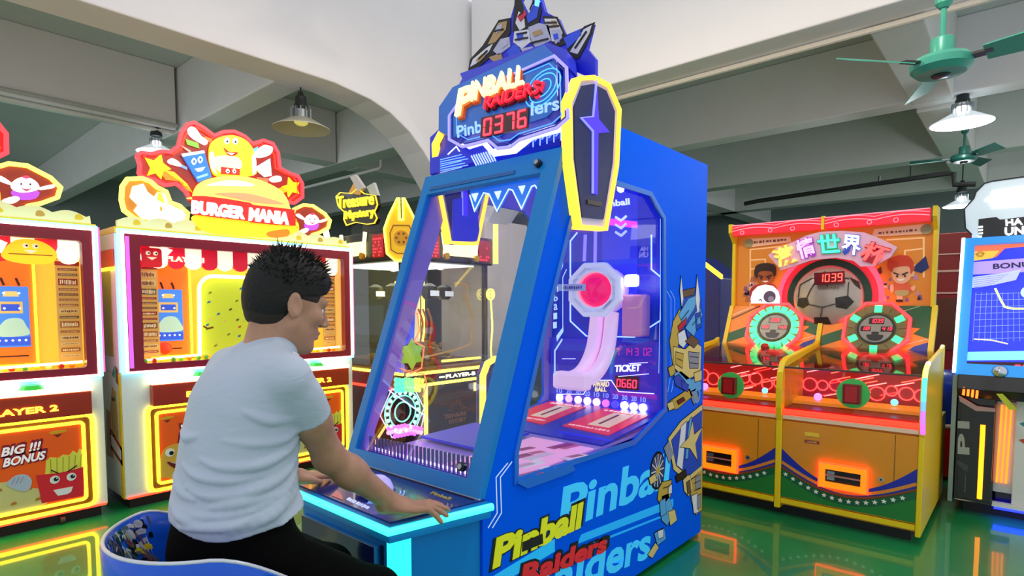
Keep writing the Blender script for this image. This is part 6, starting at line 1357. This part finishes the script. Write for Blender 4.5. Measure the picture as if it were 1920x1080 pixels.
    MB().plate(sf, sf.P([(658, 332), (668, 328), (684, 352), (674, 360)]), -.02, .014, mat('#d8d4d0', .35)).build('sign_sword', o); MB().plate(sf, sf.P([(686, 350), (700, 342), (708, 366), (696, 370)]), -.03, -.005, mat('#c9cfc8', .4)).build('sign_sail', o)
    MB().box(X0 + .12, X0 + .16, 4.55, 4.75, 1.96, 2.1, BK).build('sign_stand', T)
treasure()

# ================================================================ background things
def pod():
    f = front_y(3.3)
    t = thing('seat_pod', 'rounded blue seat pod with a yellow neon edge, seen through the pinball window', 'seat', (3.65, 3.45, 0))
    P = [(3.39, .02), (3.95, .02), (3.95, .80), (3.90, .87), (3.55, .875), (3.45, .84), (3.395, .74)]
    MB().plate(f, P, -.08, 0, mat('#123a9c', .3, coat=.3)).build('pod_body', t, bevel=.01)
    MB().line(f, P[2:] + [P[0]], .035, -.02, .02, glow('#ffd83a', 3)).build('pod_neon', t)
    MB().plate(f, [(3.47, .62), (3.85, .62), (3.85, .80), (3.52, .80)], 0, .012, mat('#b9c6ea', .3)).build('pod_panel', t)
pod()

def hp(x, px, py):
    f = front_x(x); a, b = f.ix(px, py); return (x, -a, b)
t = thing('game_cabinet', 'dark blue game cabinet with a yellow light edge behind the pinball machine', 'arcade game', (5.8, 2.45, 0))
P = [hp(5.5, 1296, 478), hp(5.5, 1351, 521)]
MB().prism([(5.5, P[0][1] + .25, 0.02), (5.5, P[1][1], 0.02), (5.5, P[1][1], P[1][2]), (5.5, P[0][1], P[0][2]), (5.5, P[0][1] + .25, P[0][2])], (.6, 0, 0), mat('#141c78', .35)).build('cabinet_body', t, bevel=.006)
MB().prism([(5.49, P[1][1] - .005, P[1][2] - .01), (5.49, P[0][1], P[0][2] - .01), (5.49, P[0][1], P[0][2] + .03), (5.49, P[1][1] - .005, P[1][2] + .03)], (.05, 0, 0), glow('#ffe030', 3)).build('yellow_light_edge', t)
t = thing('game_cabinet', 'red cabinet with pale stripes behind the football and black machines', 'arcade game', (7.2, .55, 0))
f7 = front_x(6.8)
MB().box(6.8, 7.5, .1, 1.0, .02, 1.98, mat('#8c1a18', .4)).build('cabinet_body', t, bevel=.01)
for z, h in ((1.62, .02), (1.42, .015), (1.78, .012)): MB().box(6.785, 6.8, .12, .98, z, z + h, mat('#e0b8a8', .4)).build('pale_stripe', t)
MB().box(6.78, 6.8, .12, .98, .9, 1.38, mat('#5c3a2c', .3)).build('brown_panel', t)
MB().box(6.70, 6.8, .14, .96, .55, .62, mat('#b83020', .4)).build('front_shelf', t)
c = hp(5.5, 1782, 760); dx_, dy_ = 5.62, .52
t = thing('drum_seat', 'round blue and red drum seat with a white letter beside the black machine', 'seat', (dx_, dy_, 0))
MB().lathe([(.20, .0), (.27, .04), (.29, .2), (.29, .42)], (dx_, dy_, 0), mat('#a8141c', .3, coat=.4), 32).build('red_base', t, smooth=40)
MB().lathe([(.295, .42), (.30, .56), (.27, .72), (.18, .80), (0, .82)], (dx_, dy_, 0), mat('#143a9c', .3, coat=.4), 32).build('blue_top', t, smooth=40)
MB().lathe([(.297, .405), (.303, .42), (.297, .435)], (dx_, dy_, 0), mat('#e8e4e0', .4), 32).build('white_band', t, smooth=40)
lt = Frame((dx_ - .24, dy_ + .16, 0), Vector((.55, -.83, 0)), (0, 0, 1))
MB().text(lt, 'E', (-.02, .60), (.10, .60), (-.02, .72), mat('#eef0f0', .4), -.03, .02, .05, px=False).build('white_letter', t)
rn = random.Random(11)
for i, (x, y, w, h, col, lab) in enumerate(((8.6, 3.15, .8, 1.55, '#2a3438', 'dark grey cabinet far behind, left of the football machine'), (9.6, 4.4, 1.0, 1.2, '#3c4a4c', 'grey-green low cabinet far behind, beside the dark grey one'), (10.5, 7.2, 1.4, 1.7, '#39444a', 'slate cabinet far behind the column'), (6.2, 8.6, 1.5, 1.5, '#46504e', 'grey cabinet far behind the treasure machine'))):
    t = thing('game_cabinet', lab, 'arcade game', (x, y, 0), group='dim cabinets at the far end')
    MB().box(x - .35, x + .35, y - w / 2, y + w / 2, .02, h, mat(col, .4)).build('cabinet_body', t, bevel=.01)
    MB().box(x - .36, x - .35, y - w / 2 + .08, y + w / 2 - .08, h * .55, h * .88, mat('#5a6a78', .3, 0, .12)).build('screen', t)
    MB().box(x - .47, x - .35, y - w / 2 + .04, y + w / 2 - .04, h * .42, h * .47, mat('#1a2022', .4)).build('control_shelf', t)
# ================================================================ stool
def stool():
    cx, cy, R = .600, 1.485, .238
    T = thing('tub_stool', 'glossy blue tub stool with comic print inside its rim, under the seated person', 'stool', (cx, cy, 0))
    B = mat('#0a5ce0', .3, coat=.25, name='stool_blue', spec=.3); n = 64
    def rim(t):
        d = abs((t + math.pi) % (2 * math.pi) - math.pi)          # 0 at the front
        k = min(1, max(0, (d - .6) / 1.5)); k = k * k * (3 - 2 * k)
        return .575 + .19 * k
    vs = []; fs = []
    prof = [(.30, -.0, 0), (.62, .03, 0), (.86, .30, 0), (.97, .70, 0), (1.0, 1.0, 0), (1.03, 1.03, 1), (1.055, .99, 1), (1.03, .6, 1), (.92, .1, 1), (.6, -.28, 1), (.25, -.36, 1)]
    zb = .545
    for r, h, o in prof:
        for i in range(n):
            t = 2 * math.pi * i / n; z1 = rim(t); vs.append((cx + R * r * math.cos(t), cy + R * r * math.sin(t), zb + (z1 - zb) * h if h > 0 else zb + h * .2))
    for a in range(len(prof) - 1):
        for i in range(n): j = (i + 1) % n; fs.append((a * n + i, a * n + j, (a + 1) * n + j, (a + 1) * n + i))
    fs.append(tuple(range(n))); fs.append(tuple((len(prof) - 1) * n + i for i in range(n))[::-1])
    MB().add(vs, [f[::-1] for f in fs], B).build('tub_seat', T, smooth=50)
    rp = [(cx + R * 1.03 * math.cos(t), cy + R * 1.03 * math.sin(t), rim(t) + .004) for t in [2 * math.pi * i / n for i in range(n)]]
    MB().tube(rp, .0045, mat('#cfd6e2', .25, .2), 8, closed=True).build('rim_piping', T, smooth=60)
    rn = random.Random(4)
    def wall(t, h, e=.994):   # point on the inner wall, h 0 low .. 1 rim
        r = np.interp(h, [0, .30, .70, 1.0], [.62, .86, .97, 1.0]) * e; z1 = rim(t); return (cx + R * r * math.cos(t), cy + R * r * math.sin(t), zb + (z1 - zb) * max(h, .05))
    pr = MB()
    cols = ['#e8e6ea', '#101218', '#e8d020', '#6a6a74', '#c8ccd4', '#101218', '#e8e6ea', '#8a4a5a']
    for i in range(330):
        t = math.radians(112 + rn.random() * 96); h = .22 + rn.random() * .70; l = .03 + rn.random() * .12; dh = rn.random() * .26 - .05; w = .015 + .05 * rn.random()
        h2 = min(.96, h + dh)
        pts = [wall(t, h, .996 - .00002 * i), wall(t + l * .5, (h + h2) / 2, .996 - .00002 * i), wall(t + l, h2, .996 - .00002 * i), wall(t + l * .95, min(.98, h2 + w), .996 - .00002 * i), wall(t + l * .45, min(.98, (h + h2) / 2 + w * 1.4), .996 - .00002 * i), wall(t, min(.98, h + w), .996 - .00002 * i)]
        pr.add(pts, [(0, 1, 2, 3, 4, 5)], mat(rn.choice(cols), .3))
    pr.build('comic_print', T, kind='stuff')
    pr = MB()
    for i in range(16):
        t = math.radians(228 + rn.random() * 26); h = .06 + rn.random() * .32
        pr.add([wall(t, h), wall(t + .10, h + .01), wall(t + .12, h + .12), wall(t + .02, h + .10)], [(0, 1, 2, 3)], mat(rn.choice(['#e8e6ee', '#d890a0', '#8a3a4a', '#c8ccd4', '#101218']), .3))
    pr.build('comic_print', T, kind='stuff')
    ch = mat('#a8adb2', .2, .9)
    MB().lathe([(.035, .03), (.035, .47)], (cx, cy, 0), ch, 20).build('column', T, smooth=30)
    MB().lathe([(.21, 0), (.215, .012), (.19, .025), (.05, .045), (.036, .06)], (cx, cy, 0), ch, 40).build('base', T, smooth=30)
stool()

# ================================================================ the seated man
class Vol:
    def __init__(s, lo, hi, h):
        s.o = np.array(lo, np.float32); s.h = h
        s.n = np.ceil((np.array(hi) - np.array(lo)) / h).astype(int) + 1
        s.F = np.full(s.n, 1.0, np.float32)
    def win(s, lo, hi):
        a = np.clip(np.floor((np.array(lo) - s.o) / s.h).astype(int), 0, s.n); b = np.clip(np.ceil((np.array(hi) - s.o) / s.h).astype(int) + 1, 0, s.n)
        g = [np.arange(a[i], b[i], dtype=np.float32) * s.h + s.o[i] for i in range(3)]
        return tuple(slice(a[i], b[i]) for i in range(3)), g[0][:, None, None], g[1][None, :, None], g[2][None, None, :]
    def put(s, sl, d, k, op='u'):
        a = s.F[sl]
        if op == 'u':
            h = np.clip(.5 + .5 * (a - d) / k, 0, 1); s.F[sl] = a + (d - a) * h - k * h * (1 - h)
        else:
            d = -d; h = np.clip(.5 - .5 * (a - d) / k, 0, 1); s.F[sl] = a + (d - a) * h + k * h * (1 - h)
    def cone(s, a, b, ra, rb, k=.02, op='u'):
        a = np.array(a, float); b = np.array(b, float); m = max(ra, rb) + k + .02
        sl, X, Y, Z = s.win(np.minimum(a, b) - m, np.maximum(a, b) + m)
        ba = b - a; L = max(1e-9, float(ba @ ba))
        t = np.clip(((X - a[0]) * ba[0] + (Y - a[1]) * ba[1] + (Z - a[2]) * ba[2]) / L, 0, 1)
        d = np.sqrt((X - a[0] - t * ba[0]) ** 2 + (Y - a[1] - t * ba[1]) ** 2 + (Z - a[2] - t * ba[2]) ** 2) - (ra + (rb - ra) * t)
        s.put(sl, d.astype(np.float32), k, op)
    def ell(s, c, r, k=.02, ax=None, op='u'):
        c = np.array(c, float); r = np.array(r, float); m = r.max() + k + .02
        sl, X, Y, Z = s.win(c - m, c + m)
        if ax is None: ax = np.eye(3)
        P = [(X - c[0]) * ax[i][0] + (Y - c[1]) * ax[i][1] + (Z - c[2]) * ax[i][2] for i in range(3)]
        k0 = np.sqrt(sum((P[i] / r[i]) ** 2 for i in range(3))); k1 = np.sqrt(sum((P[i] / r[i] ** 2) ** 2 for i in range(3)))
        d = np.where(k1 > 1e-6, k0 * (k0 - 1) / np.maximum(k1, 1e-6), -r.min())
        s.put(sl, d.astype(np.float32), k, op)
    def cut(s, p, n, k=.004):
        """keep the side the normal points away from"""
        g = [np.arange(s.n[i], dtype=np.float32) * s.h + s.o[i] for i in range(3)]
        d = (g[0][:, None, None] - p[0]) * n[0] + (g[1][None, :, None] - p[1]) * n[1] + (g[2][None, None, :] - p[2]) * n[2]
        s.F = np.maximum(s.F, d.astype(np.float32))
    def at(s, p):
        i = np.round((np.array(p) - s.o) / s.h).astype(int); i = np.clip(i, 0, s.n - 1); return s.F[i[0], i[1], i[2]]
    def mesh(s):
        F = s.F; S = F < 0
        c = [S[i:S.shape[0] - 1 + i, j:S.shape[1] - 1 + j, k:S.shape[2] - 1 + k] for i in (0, 1) for j in (0, 1) for k in (0, 1)]
        cnt = sum(x.astype(np.int8) for x in c)
        idx = np.argwhere((cnt > 0) & (cnt < 8)); N = len(idx)
        mp = np.full(cnt.shape, -1, np.int32); mp[idx[:, 0], idx[:, 1], idx[:, 2]] = np.arange(N)
        off = np.array([(i, j, k) for i in (0, 1) for j in (0, 1) for k in (0, 1)])
        f = np.stack([F[idx[:, 0] + o[0], idx[:, 1] + o[1], idx[:, 2] + o[2]] for o in off], 1)
        acc = np.zeros((N, 3)); w = np.zeros(N)
        for a in range(8):
            for b in range(a + 1, 8):
                if np.abs(off[a] - off[b]).sum() != 1: continue
                m = (f[:, a] < 0) != (f[:, b] < 0)
                t = np.where(m, f[:, a] / np.where(m, f[:, a] - f[:, b], 1), 0)
                acc += np.where(m[:, None], off[a] + t[:, None] * (off[b] - off[a]), 0); w += m
        V_ = (idx + acc / w[:, None]) * s.h + s.o
        quads = []
        for ax in range(3):
            u, v = (ax + 1) % 3, (ax + 2) % 3
            A = np.take(S, range(0, S.shape[ax] - 1), ax); B = np.take(S, range(1, S.shape[ax]), ax)
            e = np.argwhere(A != B); e = e[(e[:, u] > 0) & (e[:, v] > 0) & (e[:, u] < S.shape[u] - 1) & (e[:, v] < S.shape[v] - 1)]
            du = np.zeros(3, int); du[u] = 1; dv = np.zeros(3, int); dv[v] = 1
            q = np.stack([mp[tuple((e - du - dv).T)], mp[tuple((e - dv).T)], mp[tuple(e.T)], mp[tuple((e - du).T)]], 1)
            fl = A[tuple(e.T)]
            q = np.where(fl[:, None], q, q[:, ::-1]); quads.append(q)
        Q = np.concatenate(quads); Q = Q[(Q >= 0).all(1)]
        return V_, Q
def vol_object(name, vol, material, parent, base, smooth_it=2):
    v, q = vol.mesh()
    if smooth_it:                                    # light relaxation of the net
        n = len(v)
        for _ in range(smooth_it):
            acc = np.zeros_like(v); w = np.zeros(n)
            for a in range(4):
                b = (a + 1) % 4
                np.add.at(acc, q[:, a], v[q[:, b]]); np.add.at(w, q[:, a], 1); np.add.at(acc, q[:, b], v[q[:, a]]); np.add.at(w, q[:, b], 1)
            v = v * .5 + acc / np.maximum(w, 1)[:, None] * .5
    me = bpy.data.meshes.new(name); me.from_pydata((v - np.array(base)).tolist(), [], q.tolist()); me.materials.append(material)
    me.polygons.foreach_set('use_smooth', [True] * len(me.polygons)); me.update()
    o = bpy.data.objects.new(name, me); COL.objects.link(o)
    if parent is not None: o.parent = parent
    return o

def skin_material():
    m = bpy.data.materials.new('skin'); m.use_nodes = True; nt = m.node_tree; n = nt.nodes; b = n['Principled BSDF']
    tc = n.new('ShaderNodeTexCoord'); nz = n.new('ShaderNodeTexNoise'); nz.inputs['Scale'].default_value = 26; nz.inputs['Detail'].default_value = 4
    rp = n.new('ShaderNodeValToRGB'); rp.color_ramp.elements[0].position = .3; rp.color_ramp.elements[1].position = .7
    rp.color_ramp.elements[0].color = (*lin('#a97e64'), 1); rp.color_ramp.elements[1].color = (*lin('#b88c72'), 1)
    nt.links.new(tc.outputs['Object'], nz.inputs['Vector']); nt.links.new(nz.outputs['Fac'], rp.inputs['Fac']); nt.links.new(rp.outputs['Color'], b.inputs['Base Color'])
    b.inputs['Roughness'].default_value = .5; b.inputs['Subsurface Weight'].default_value = .12; b.inputs['Subsurface Radius'].default_value = (.02, .008, .005); b.inputs['Subsurface Scale'].default_value = .3
    return m
def cloth_material(nm, col, bumpk, scale):
    m = bpy.data.materials.new(nm); m.use_nodes = True; nt = m.node_tree; n = nt.nodes; b = n['Principled BSDF']
    b.inputs['Base Color'].default_value = (*lin(col), 1); b.inputs['Roughness'].default_value = .85; b.inputs['Sheen Weight'].default_value = .15
    tc = n.new('ShaderNodeTexCoord'); nz = n.new('ShaderNodeTexNoise'); nz.inputs['Scale'].default_value = scale; nz.inputs['Detail'].default_value = 3; nz.inputs['Distortion'].default_value = .6
    mp = n.new('ShaderNodeMapping'); mp.inputs['Scale'].default_value = (1, 1, 2.2); mp.inputs['Rotation'].default_value = (.3, .5, .2)
    bp = n.new('ShaderNodeBump'); bp.inputs['Strength'].default_value = bumpk; bp.inputs['Distance'].default_value = .012
    nt.links.new(tc.outputs['Object'], mp.inputs['Vector']); nt.links.new(mp.outputs['Vector'], nz.inputs['Vector']); nt.links.new(nz.outputs['Fac'], bp.inputs['Height']); nt.links.new(bp.outputs['Normal'], b.inputs['Normal'])
    return m

def man():
    YM = 1.485
    sR = np.array((.700, 1.312, 1.132)); eR = np.array((.842, 1.393, .900)); wR = np.array((1.052, 1.412, .722))
    sL = np.array((.707, 1.665, 1.134)); eL = np.array((.85, 1.80, .91)); wL = np.array((1.00, 1.905, .722))
    hipR, kneeR, ankR = np.array((.640, 1.395, .680)), np.array((.960, 1.360, .490)), np.array((.90, 1.37, .10))
    hipL, kneeL, ankL = np.array((.640, 1.575, .680)), np.array((.960, 1.60, .490)), np.array((.90, 1.59, .10))
    base = (.70, YM, 0)
    # ---- head frame
    hc = np.array((.782, YM - .004, 1.308)); pit, yaw = math.radians(14), math.radians(-6)
    fw = np.array((math.cos(yaw) * math.cos(pit), math.sin(yaw) * math.cos(pit), -math.sin(pit))); lf = np.array((-math.sin(yaw), math.cos(yaw), 0)); up = np.cross(fw, lf)
    AX = [fw, lf, up]
    hp_ = lambda x, y, z: hc + fw * x + lf * y + up * z
    b = Vol((.42, 1.16, 0), (1.33, 2.04, 1.50), .0042)
    # torso under the shirt
    b.ell((.635, YM, .72), (.115, .155, .10), .03); b.ell((.65, YM, .88), (.10, .14, .14), .04); b.ell((.668, YM, 1.03), (.105, .155, .15), .04)
    nb = np.array((.722, YM, 1.165)); b.cone((.705, 1.35, 1.13), (.705, 1.62, 1.13), .045, .045, .04)
    b.cone(nb - (.02, 0, .04), hp_(-.03, 0, -.055), .058, .053, .02)
    # head
    b.ell(hp_(-.012, 0, .028), (.098, .077, .088), .01, AX); b.ell(hp_(.03, 0, -.045), (.062, .060, .075), .035, AX)
    for s in (-1, 1):
        b.cone(hp_(.0, s * .052, -.055), hp_(.055, s * .018, -.100), .018, .018, .03); b.cone(hp_(.078, s * .045, .022), hp_(.090, s * .012, .020), .010, .010, .02)
        b.ell(hp_(.062, s * .046, -.022), (.022, .018, .016), .02, AX)
    b.ell(hp_(.074, 0, -.104), (.018, .024, .016), .02, AX)
    for s in (-1, 1): b.ell(hp_(.094, s * .032, -.002), (.014, .017, .010), .010, AX, 'd')
    b.cone(hp_(.092, 0, .012), hp_(.114, 0, -.030), .007, .011, .012)
    for s in (-1, 1): b.ell(hp_(.104, s * .011, -.036), (.009, .008, .007), .008, AX)
    b.ell(hp_(.093, 0, -.060), (.010, .024, .007), .006, AX); b.ell(hp_(.091, 0, -.073), (.010, .021, .007), .006, AX); b.ell(hp_(.103, 0, -.0665), (.010, .022, .0016), .003, AX, 'd')
    for s in (-1, 1):
        ea = [fw * .93 + up * .2 + lf * s * .30, lf * s * .95 - fw * .32, up * .96 - fw * .25]; ea = [v / np.linalg.norm(v) for v in ea]
        b.ell(hp_(-.012, s * .081, -.008), (.019, .008, .034), .006, ea); b.ell(hp_(-.008, s * .089, -.004), (.011, .006, .021), .004, ea, 'd'); b.ell(hp_(.002, s * .080, -.012), (.006, .006, .010), .006, ea)
    # arms
    for S, E, W in ((sR, eR, wR), (sL, eL, wL)):
        b.cone(S, S + (E - S) * .5, .045, .044, .03); b.cone(S + (E - S) * .45, E, .044, .040, .03)
        d = W - E; b.cone(E, E + d * .35, .039, .040, .025); b.cone(E + d * .3, W, .041, .029, .03)
    # hands
    def hand(W, a, side, tips_z, spread=.0):
        a = np.array(a, float); a /= np.linalg.norm(a); bb = np.cross((0, 0, 1), a); bb /= np.linalg.norm(bb); bb *= side          # bb points to the thumb
        n = np.cross(a, bb) * side; n = n if n[2] > 0 else -n
        b.cone(W - a * .02, W + a * .03, .029, .027, .02)
        b.ell(W + a * .055 - n * .004, (.058, .045, .019), .02, [a, bb, n])
        for i, (o, l, dz) in enumerate(((.032, .078, 0), (.011, .086, 0), (-.011, .080, 0), (-.031, .064, 0))):
            r0 = W + a * (.092 - .006 * abs(i - 1)) + bb * o - n * .002
            dr = a + bb * (o * 2.2 + spread * (1.5 - i) * .06); dr /= np.linalg.norm(dr)
            zt = tips_z[i]
            p1 = r0 + dr * l * .45 + n * .004; p2 = p1 + dr * l * .30; p3 = p2 + dr * l * .25
            p2[2] = p1[2] + (zt - p1[2]) * .45; p3[2] = zt
            b.cone(r0 - dr * .02, p1, .0106, .0100, .008); b.cone(p1, p2, .0100, .0090, .004); b.cone(p2, p3, .0090, .0078, .003)
            b.ell(p1, (.0100, .0100, .0098), .004)
        t0 = W + a * .022 + bb * .026 - n * .006; t1 = W + a * .050 + bb * .052 - n * .008; t2 = W + a * .078 + bb * .060 - n * .012; t2[2] = max(t2[2], .672)
        b.cone(t0, t1, .017, .0125, .012); b.cone(t1, t2, .0118, .0090, .004)
    hand(wR + np.array((.004, -.004, -.012)), (.86, -.50, -.16), 1, (.676, .670, .664, .655), 1.0)
    hand(wL + np.array((.006, 0, -.012)), (.98, .06, -.16), -1, (.674, .672, .672, .674), .6)
    # legs and feet
    for H, K, A in ((hipR, kneeR, ankR), (hipL, kneeL, ankL)):
        b.cone(H, K, .078, .054, .03); b.cone(K, K + (A - K) * .4, .052, .050, .03); b.cone(K + (A - K) * .35, A, .050, .036, .03)
        b.cone(A - (.02, 0, .04), A + np.array((.13, 0, -.062)), .034, .028, .02)
    person = vol_object('person', b, skin_material(), None, base, 2)
    person.location = base
    tag(person, 'person in white t-shirt and black trousers seated on a stool, hands on the lit deck', 'person')
    # eyes
    for s in (-1, 1):
        MB().ball(hp_(.0775, s * .031, -.002), .0105, mat('#e8e4de', .2), 12, 8).build('eye', person, smooth=True)
    # ---- shirt
    v = Vol((.40, 1.14, .70), (1.02, 1.84, 1.26), .0042)
    v.ell((.632, YM, .79), (.142, .178, .115), .05); v.ell((.640, YM, .90), (.130, .168, .15), .06); v.ell((.660, YM, 1.02), (.122, .172, .155), .05)
    v.cone((.685, 1.36, 1.112), (.685, 1.61, 1.112), .064, .064, .05)
    v.cone((.715, YM, 1.135), (.735, YM, 1.185), .080, .066, .04); v.cone((.70, YM - .05, 1.15), (.70, 1.33, 1.14), .050, .046, .04); v.cone((.70, YM + .05, 1.15), (.70, 1.64, 1.14), .050, .046, .04)
    ax = lambda z: np.array((np.interp(z, [.75, .9, 1.05], [.632, .642, .662]), YM, z))
    def skinpt(th, z):
        o = ax(z); d = np.array((math.cos(th), math.sin(th), 0)); lo, hi = .04, .30
        for _ in range(14):
            m = (lo + hi) / 2
            if v.at(o + d * m) < 0: lo = m
            else: hi = m
        return o + d * lo
    R_ = math.radians
    folds = [[(-62, 1.005), (-80, .985), (-105, .985), (-130, .995)], [(-55, .985), (-75, .955), (-100, .935), (-128, .935), (-150, .95)], [(-52, .955), (-72, .905), (-100, .880), (-135, .870), (-165, .885)],
             [(-50, .915), (-72, .865), (-105, .835), (-140, .825), (-175, .835)], [(-52, .875), (-80, .838), (-112, .808), (-145, .800), (-170, .79)], [(-60, .845), (-90, .815), (-120, .790)], [(-95, .91), (-120, .905), (-150, .912), (-178, .93)],
             [(-70, 1.03), (-95, 1.035), (-115, 1.06)], [(-85, .86), (-110, .855), (-135, .845)], [(-150, .86), (-175, .87), (-200, .90)], [(-140, .81), (-165, .815), (-195, .84)], [(-48, .83), (-60, .80), (-80, .785)], [(-160, 1.0), (-180, .99), (-205, 1.0)]]
    pts = [[skinpt(R_(t), z) for t, z in f] for f in folds]
    for i, p in enumerate(pts):
        sm = smooth_path([Vector(x) for x in p], 5); k = len(sm); rr = .0085 + .0015 * (i % 3)
        for j in range(k - 1):
            w0 = math.sin(math.pi * (j + .3) / k); w1 = math.sin(math.pi * (j + 1.3) / k)
            v.cone(sm[j], sm[j + 1], rr * max(.3, w0), rr * max(.3, w1), .008)
    # hem and sleeve ends
    g = [np.arange(v.n[i], dtype=np.float32) * v.h + v.o[i] for i in range(3)]
    hem = .782 + .010 * np.sin(g[0] * 22)[:, None, None] + .012 * np.sin(g[1] * 17 + 1)[None, :, None] + .05 * np.clip((g[0] - .66) / .1, 0, 1)[:, None, None]
    inner = (np.abs(g[1] - YM) < .30)[None, :, None] & np.ones_like(v.F, bool)
    v.F = np.maximum(v.F, np.where(g[0][:, None, None] < .80, hem - g[2][None, None, :], -1).astype(np.float32))
    for S, E in ((sR, eR), (sL, eL)):
        d = (E - S) / np.linalg.norm(E - S); M = S + (E - S) * .46
        w = Vol((.40, 1.14, .70), (1.02, 1.84, 1.26), .0042)
        w.cone(S + (-.006, 0, -.004), S + (E - S) * .3, .050, .050, .02); w.cone(S + (E - S) * .2, M + (E - S) * .10, .050, .054, .012)
        w.cut(M, d)
        hh = np.clip(.5 + .5 * (v.F - w.F) / .018, 0, 1); v.F = v.F + (w.F - v.F) * hh - .018 * hh * (1 - hh)
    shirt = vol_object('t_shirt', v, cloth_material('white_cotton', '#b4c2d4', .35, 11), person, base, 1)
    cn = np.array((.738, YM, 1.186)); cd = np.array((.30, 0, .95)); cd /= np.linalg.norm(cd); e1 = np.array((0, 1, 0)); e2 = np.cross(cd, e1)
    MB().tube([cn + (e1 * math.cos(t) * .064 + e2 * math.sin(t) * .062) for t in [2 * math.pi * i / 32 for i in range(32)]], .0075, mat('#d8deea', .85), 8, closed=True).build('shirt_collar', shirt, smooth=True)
    # ---- trousers and shoes
    v = Vol((.42, 1.24, .06), (1.10, 1.74, .83), .005)
    v.ell((.620, YM, .695), (.140, .178, .112), .04); v.ell((.628, YM, .765), (.128, .166, .07), .04)
    for H, K, A in ((hipR, kneeR, ankR), (hipL, kneeL, ankL)):
        v.cone(H, K, .094, .066, .04); v.cone(K, A, .070, .056, .03)
        k = (K + H) / 2
        for o in (.0, .05, .1): v.cone(K + (-.06 - o, -.04, .05), K + (-.02 - o, .05, .06), .012, .010, .02)
    vol_object('trousers', v, mat('#030304', .95, var=.1, name='black_cotton', spec=.1), person, base, 2)
    for A in (ankR, ankL):
        sh = Vol((A[0] - .10, A[1] - .07, -.005), (A[0] + .22, A[1] + .07, .13), .005)
        sh.cone(A - (.03, 0, .045), A + np.array((.13, 0, -.065)), .046, .036, .02); sh.cone(A, A - (.01, 0, .05), .045, .045, .02); sh.cut((0, 0, .003), (0, 0, -1))
        vol_object('shoe', sh, mat('#15161a', .6), person, base, 1)
    # ---- hair: cropped sides, tousled top
    h = Vol(hc - .16, hc + .17, .0036)
    h.ell(hp_(-.014, 0, .034), (.103, .0805, .093), .01, AX); h.ell(hp_(.006, 0, .072), (.096, .074, .060), .03, AX); h.ell(hp_(-.045, 0, -.005), (.068, .072, .075), .02, AX)
    def pl(p, n): h.cut(hp_(*p), fw * n[0] + lf * n[1] + up * n[2])
    def cutset(planes):
        g = [np.arange(h.n[i], dtype=np.float32) * h.h + h.o[i] for i in range(3)]
        r = None
        for p, n in planes:
            P = hp_(*p); N_ = fw * n[0] + lf * n[1] + up * n[2]; N_ = N_ / np.linalg.norm(N_)
            d = (g[0][:, None, None] - P[0]) * N_[0] + (g[1][None, :, None] - P[1]) * N_[1] + (g[2][None, None, :] - P[2]) * N_[2]
            r = d if r is None else np.minimum(r, d)
        h.F = np.maximum(h.F, r.astype(np.float32))          # removes only where every plane says so
    cutset([((.030, 0, .026), (.35, 0, -1)), ((-.022, 0, 0), (1, 0, .15))])        # in front of the ear only above the temple
    cutset([((.088, 0, .058), (.9, 0, -.55))])
    pl((-.05, 0, -.062), (-.25, 0, -1))
    hm = mat('#040404', .75, var=.25, scale=90, bump=.4, name='black_hair')
    hair = vol_object('hair', h, hm, person, base, 1)
    rn = random.Random(12); sp = MB()
    for i in range(900):
        t = rn.random() * 6.283; ph = math.acos(1 - rn.random() * 1.02); dx, dy, dz = math.sin(ph) * math.cos(t), math.sin(ph) * math.sin(t), math.cos(ph)
        if dz < .12 and dx > -.2: continue
        p = hp_(-.010 + .092 * dx, .078 * dy, .042 + .092 * dz)
        top = max(0, dz); L = .010 + .030 * top * rn.random() + .008 * rn.random()
        if dx > .5 and dz > .2: L += .010
        o = fw * (dx * .8 + .35 * rn.uniform(-1, 1) + .25 * top) + lf * (dy * .9 + .45 * rn.uniform(-1, 1)) + up * (dz + .25 * rn.uniform(-1, 1)); o = o / np.linalg.norm(o)
        q = p + o * L; r = .0045 + .002 * rn.random()
        a = np.cross(o, up + .01); a /= max(1e-6, np.linalg.norm(a)); c = np.cross(o, a)
        st = p - o * .012
        sp.add([st + a * r, st - a * r * .5 + c * r * .87, st - a * r * .5 - c * r * .87, q], [(0, 1, 3), (1, 2, 3), (2, 0, 3)], hm)
    sp.build('hair_tufts', person, kind='stuff')
    # short fade on the temples and nape
    fd = Vol(hc - .15, hc + .15, .0036)
    fd.ell(hp_(-.012, 0, .026), (.1000, .0792, .0905), .01, AX); fd.ell(hp_(-.042, 0, -.015), (.066, .0665, .078), .02, AX)
    h = fd
    cutset([((.0, 0, .012), (0, 0, -1)), ((-.030, 0, 0), (1, 0, .1))]); cutset([((.070, 0, .05), (.9, 0, -.3))])
    pl((-.05, 0, -.078), (-.3, 0, -1))
    vol_object('hair_fade', fd, mat('#241c19', .8, var=.3, scale=160), person, base, 1)
man()
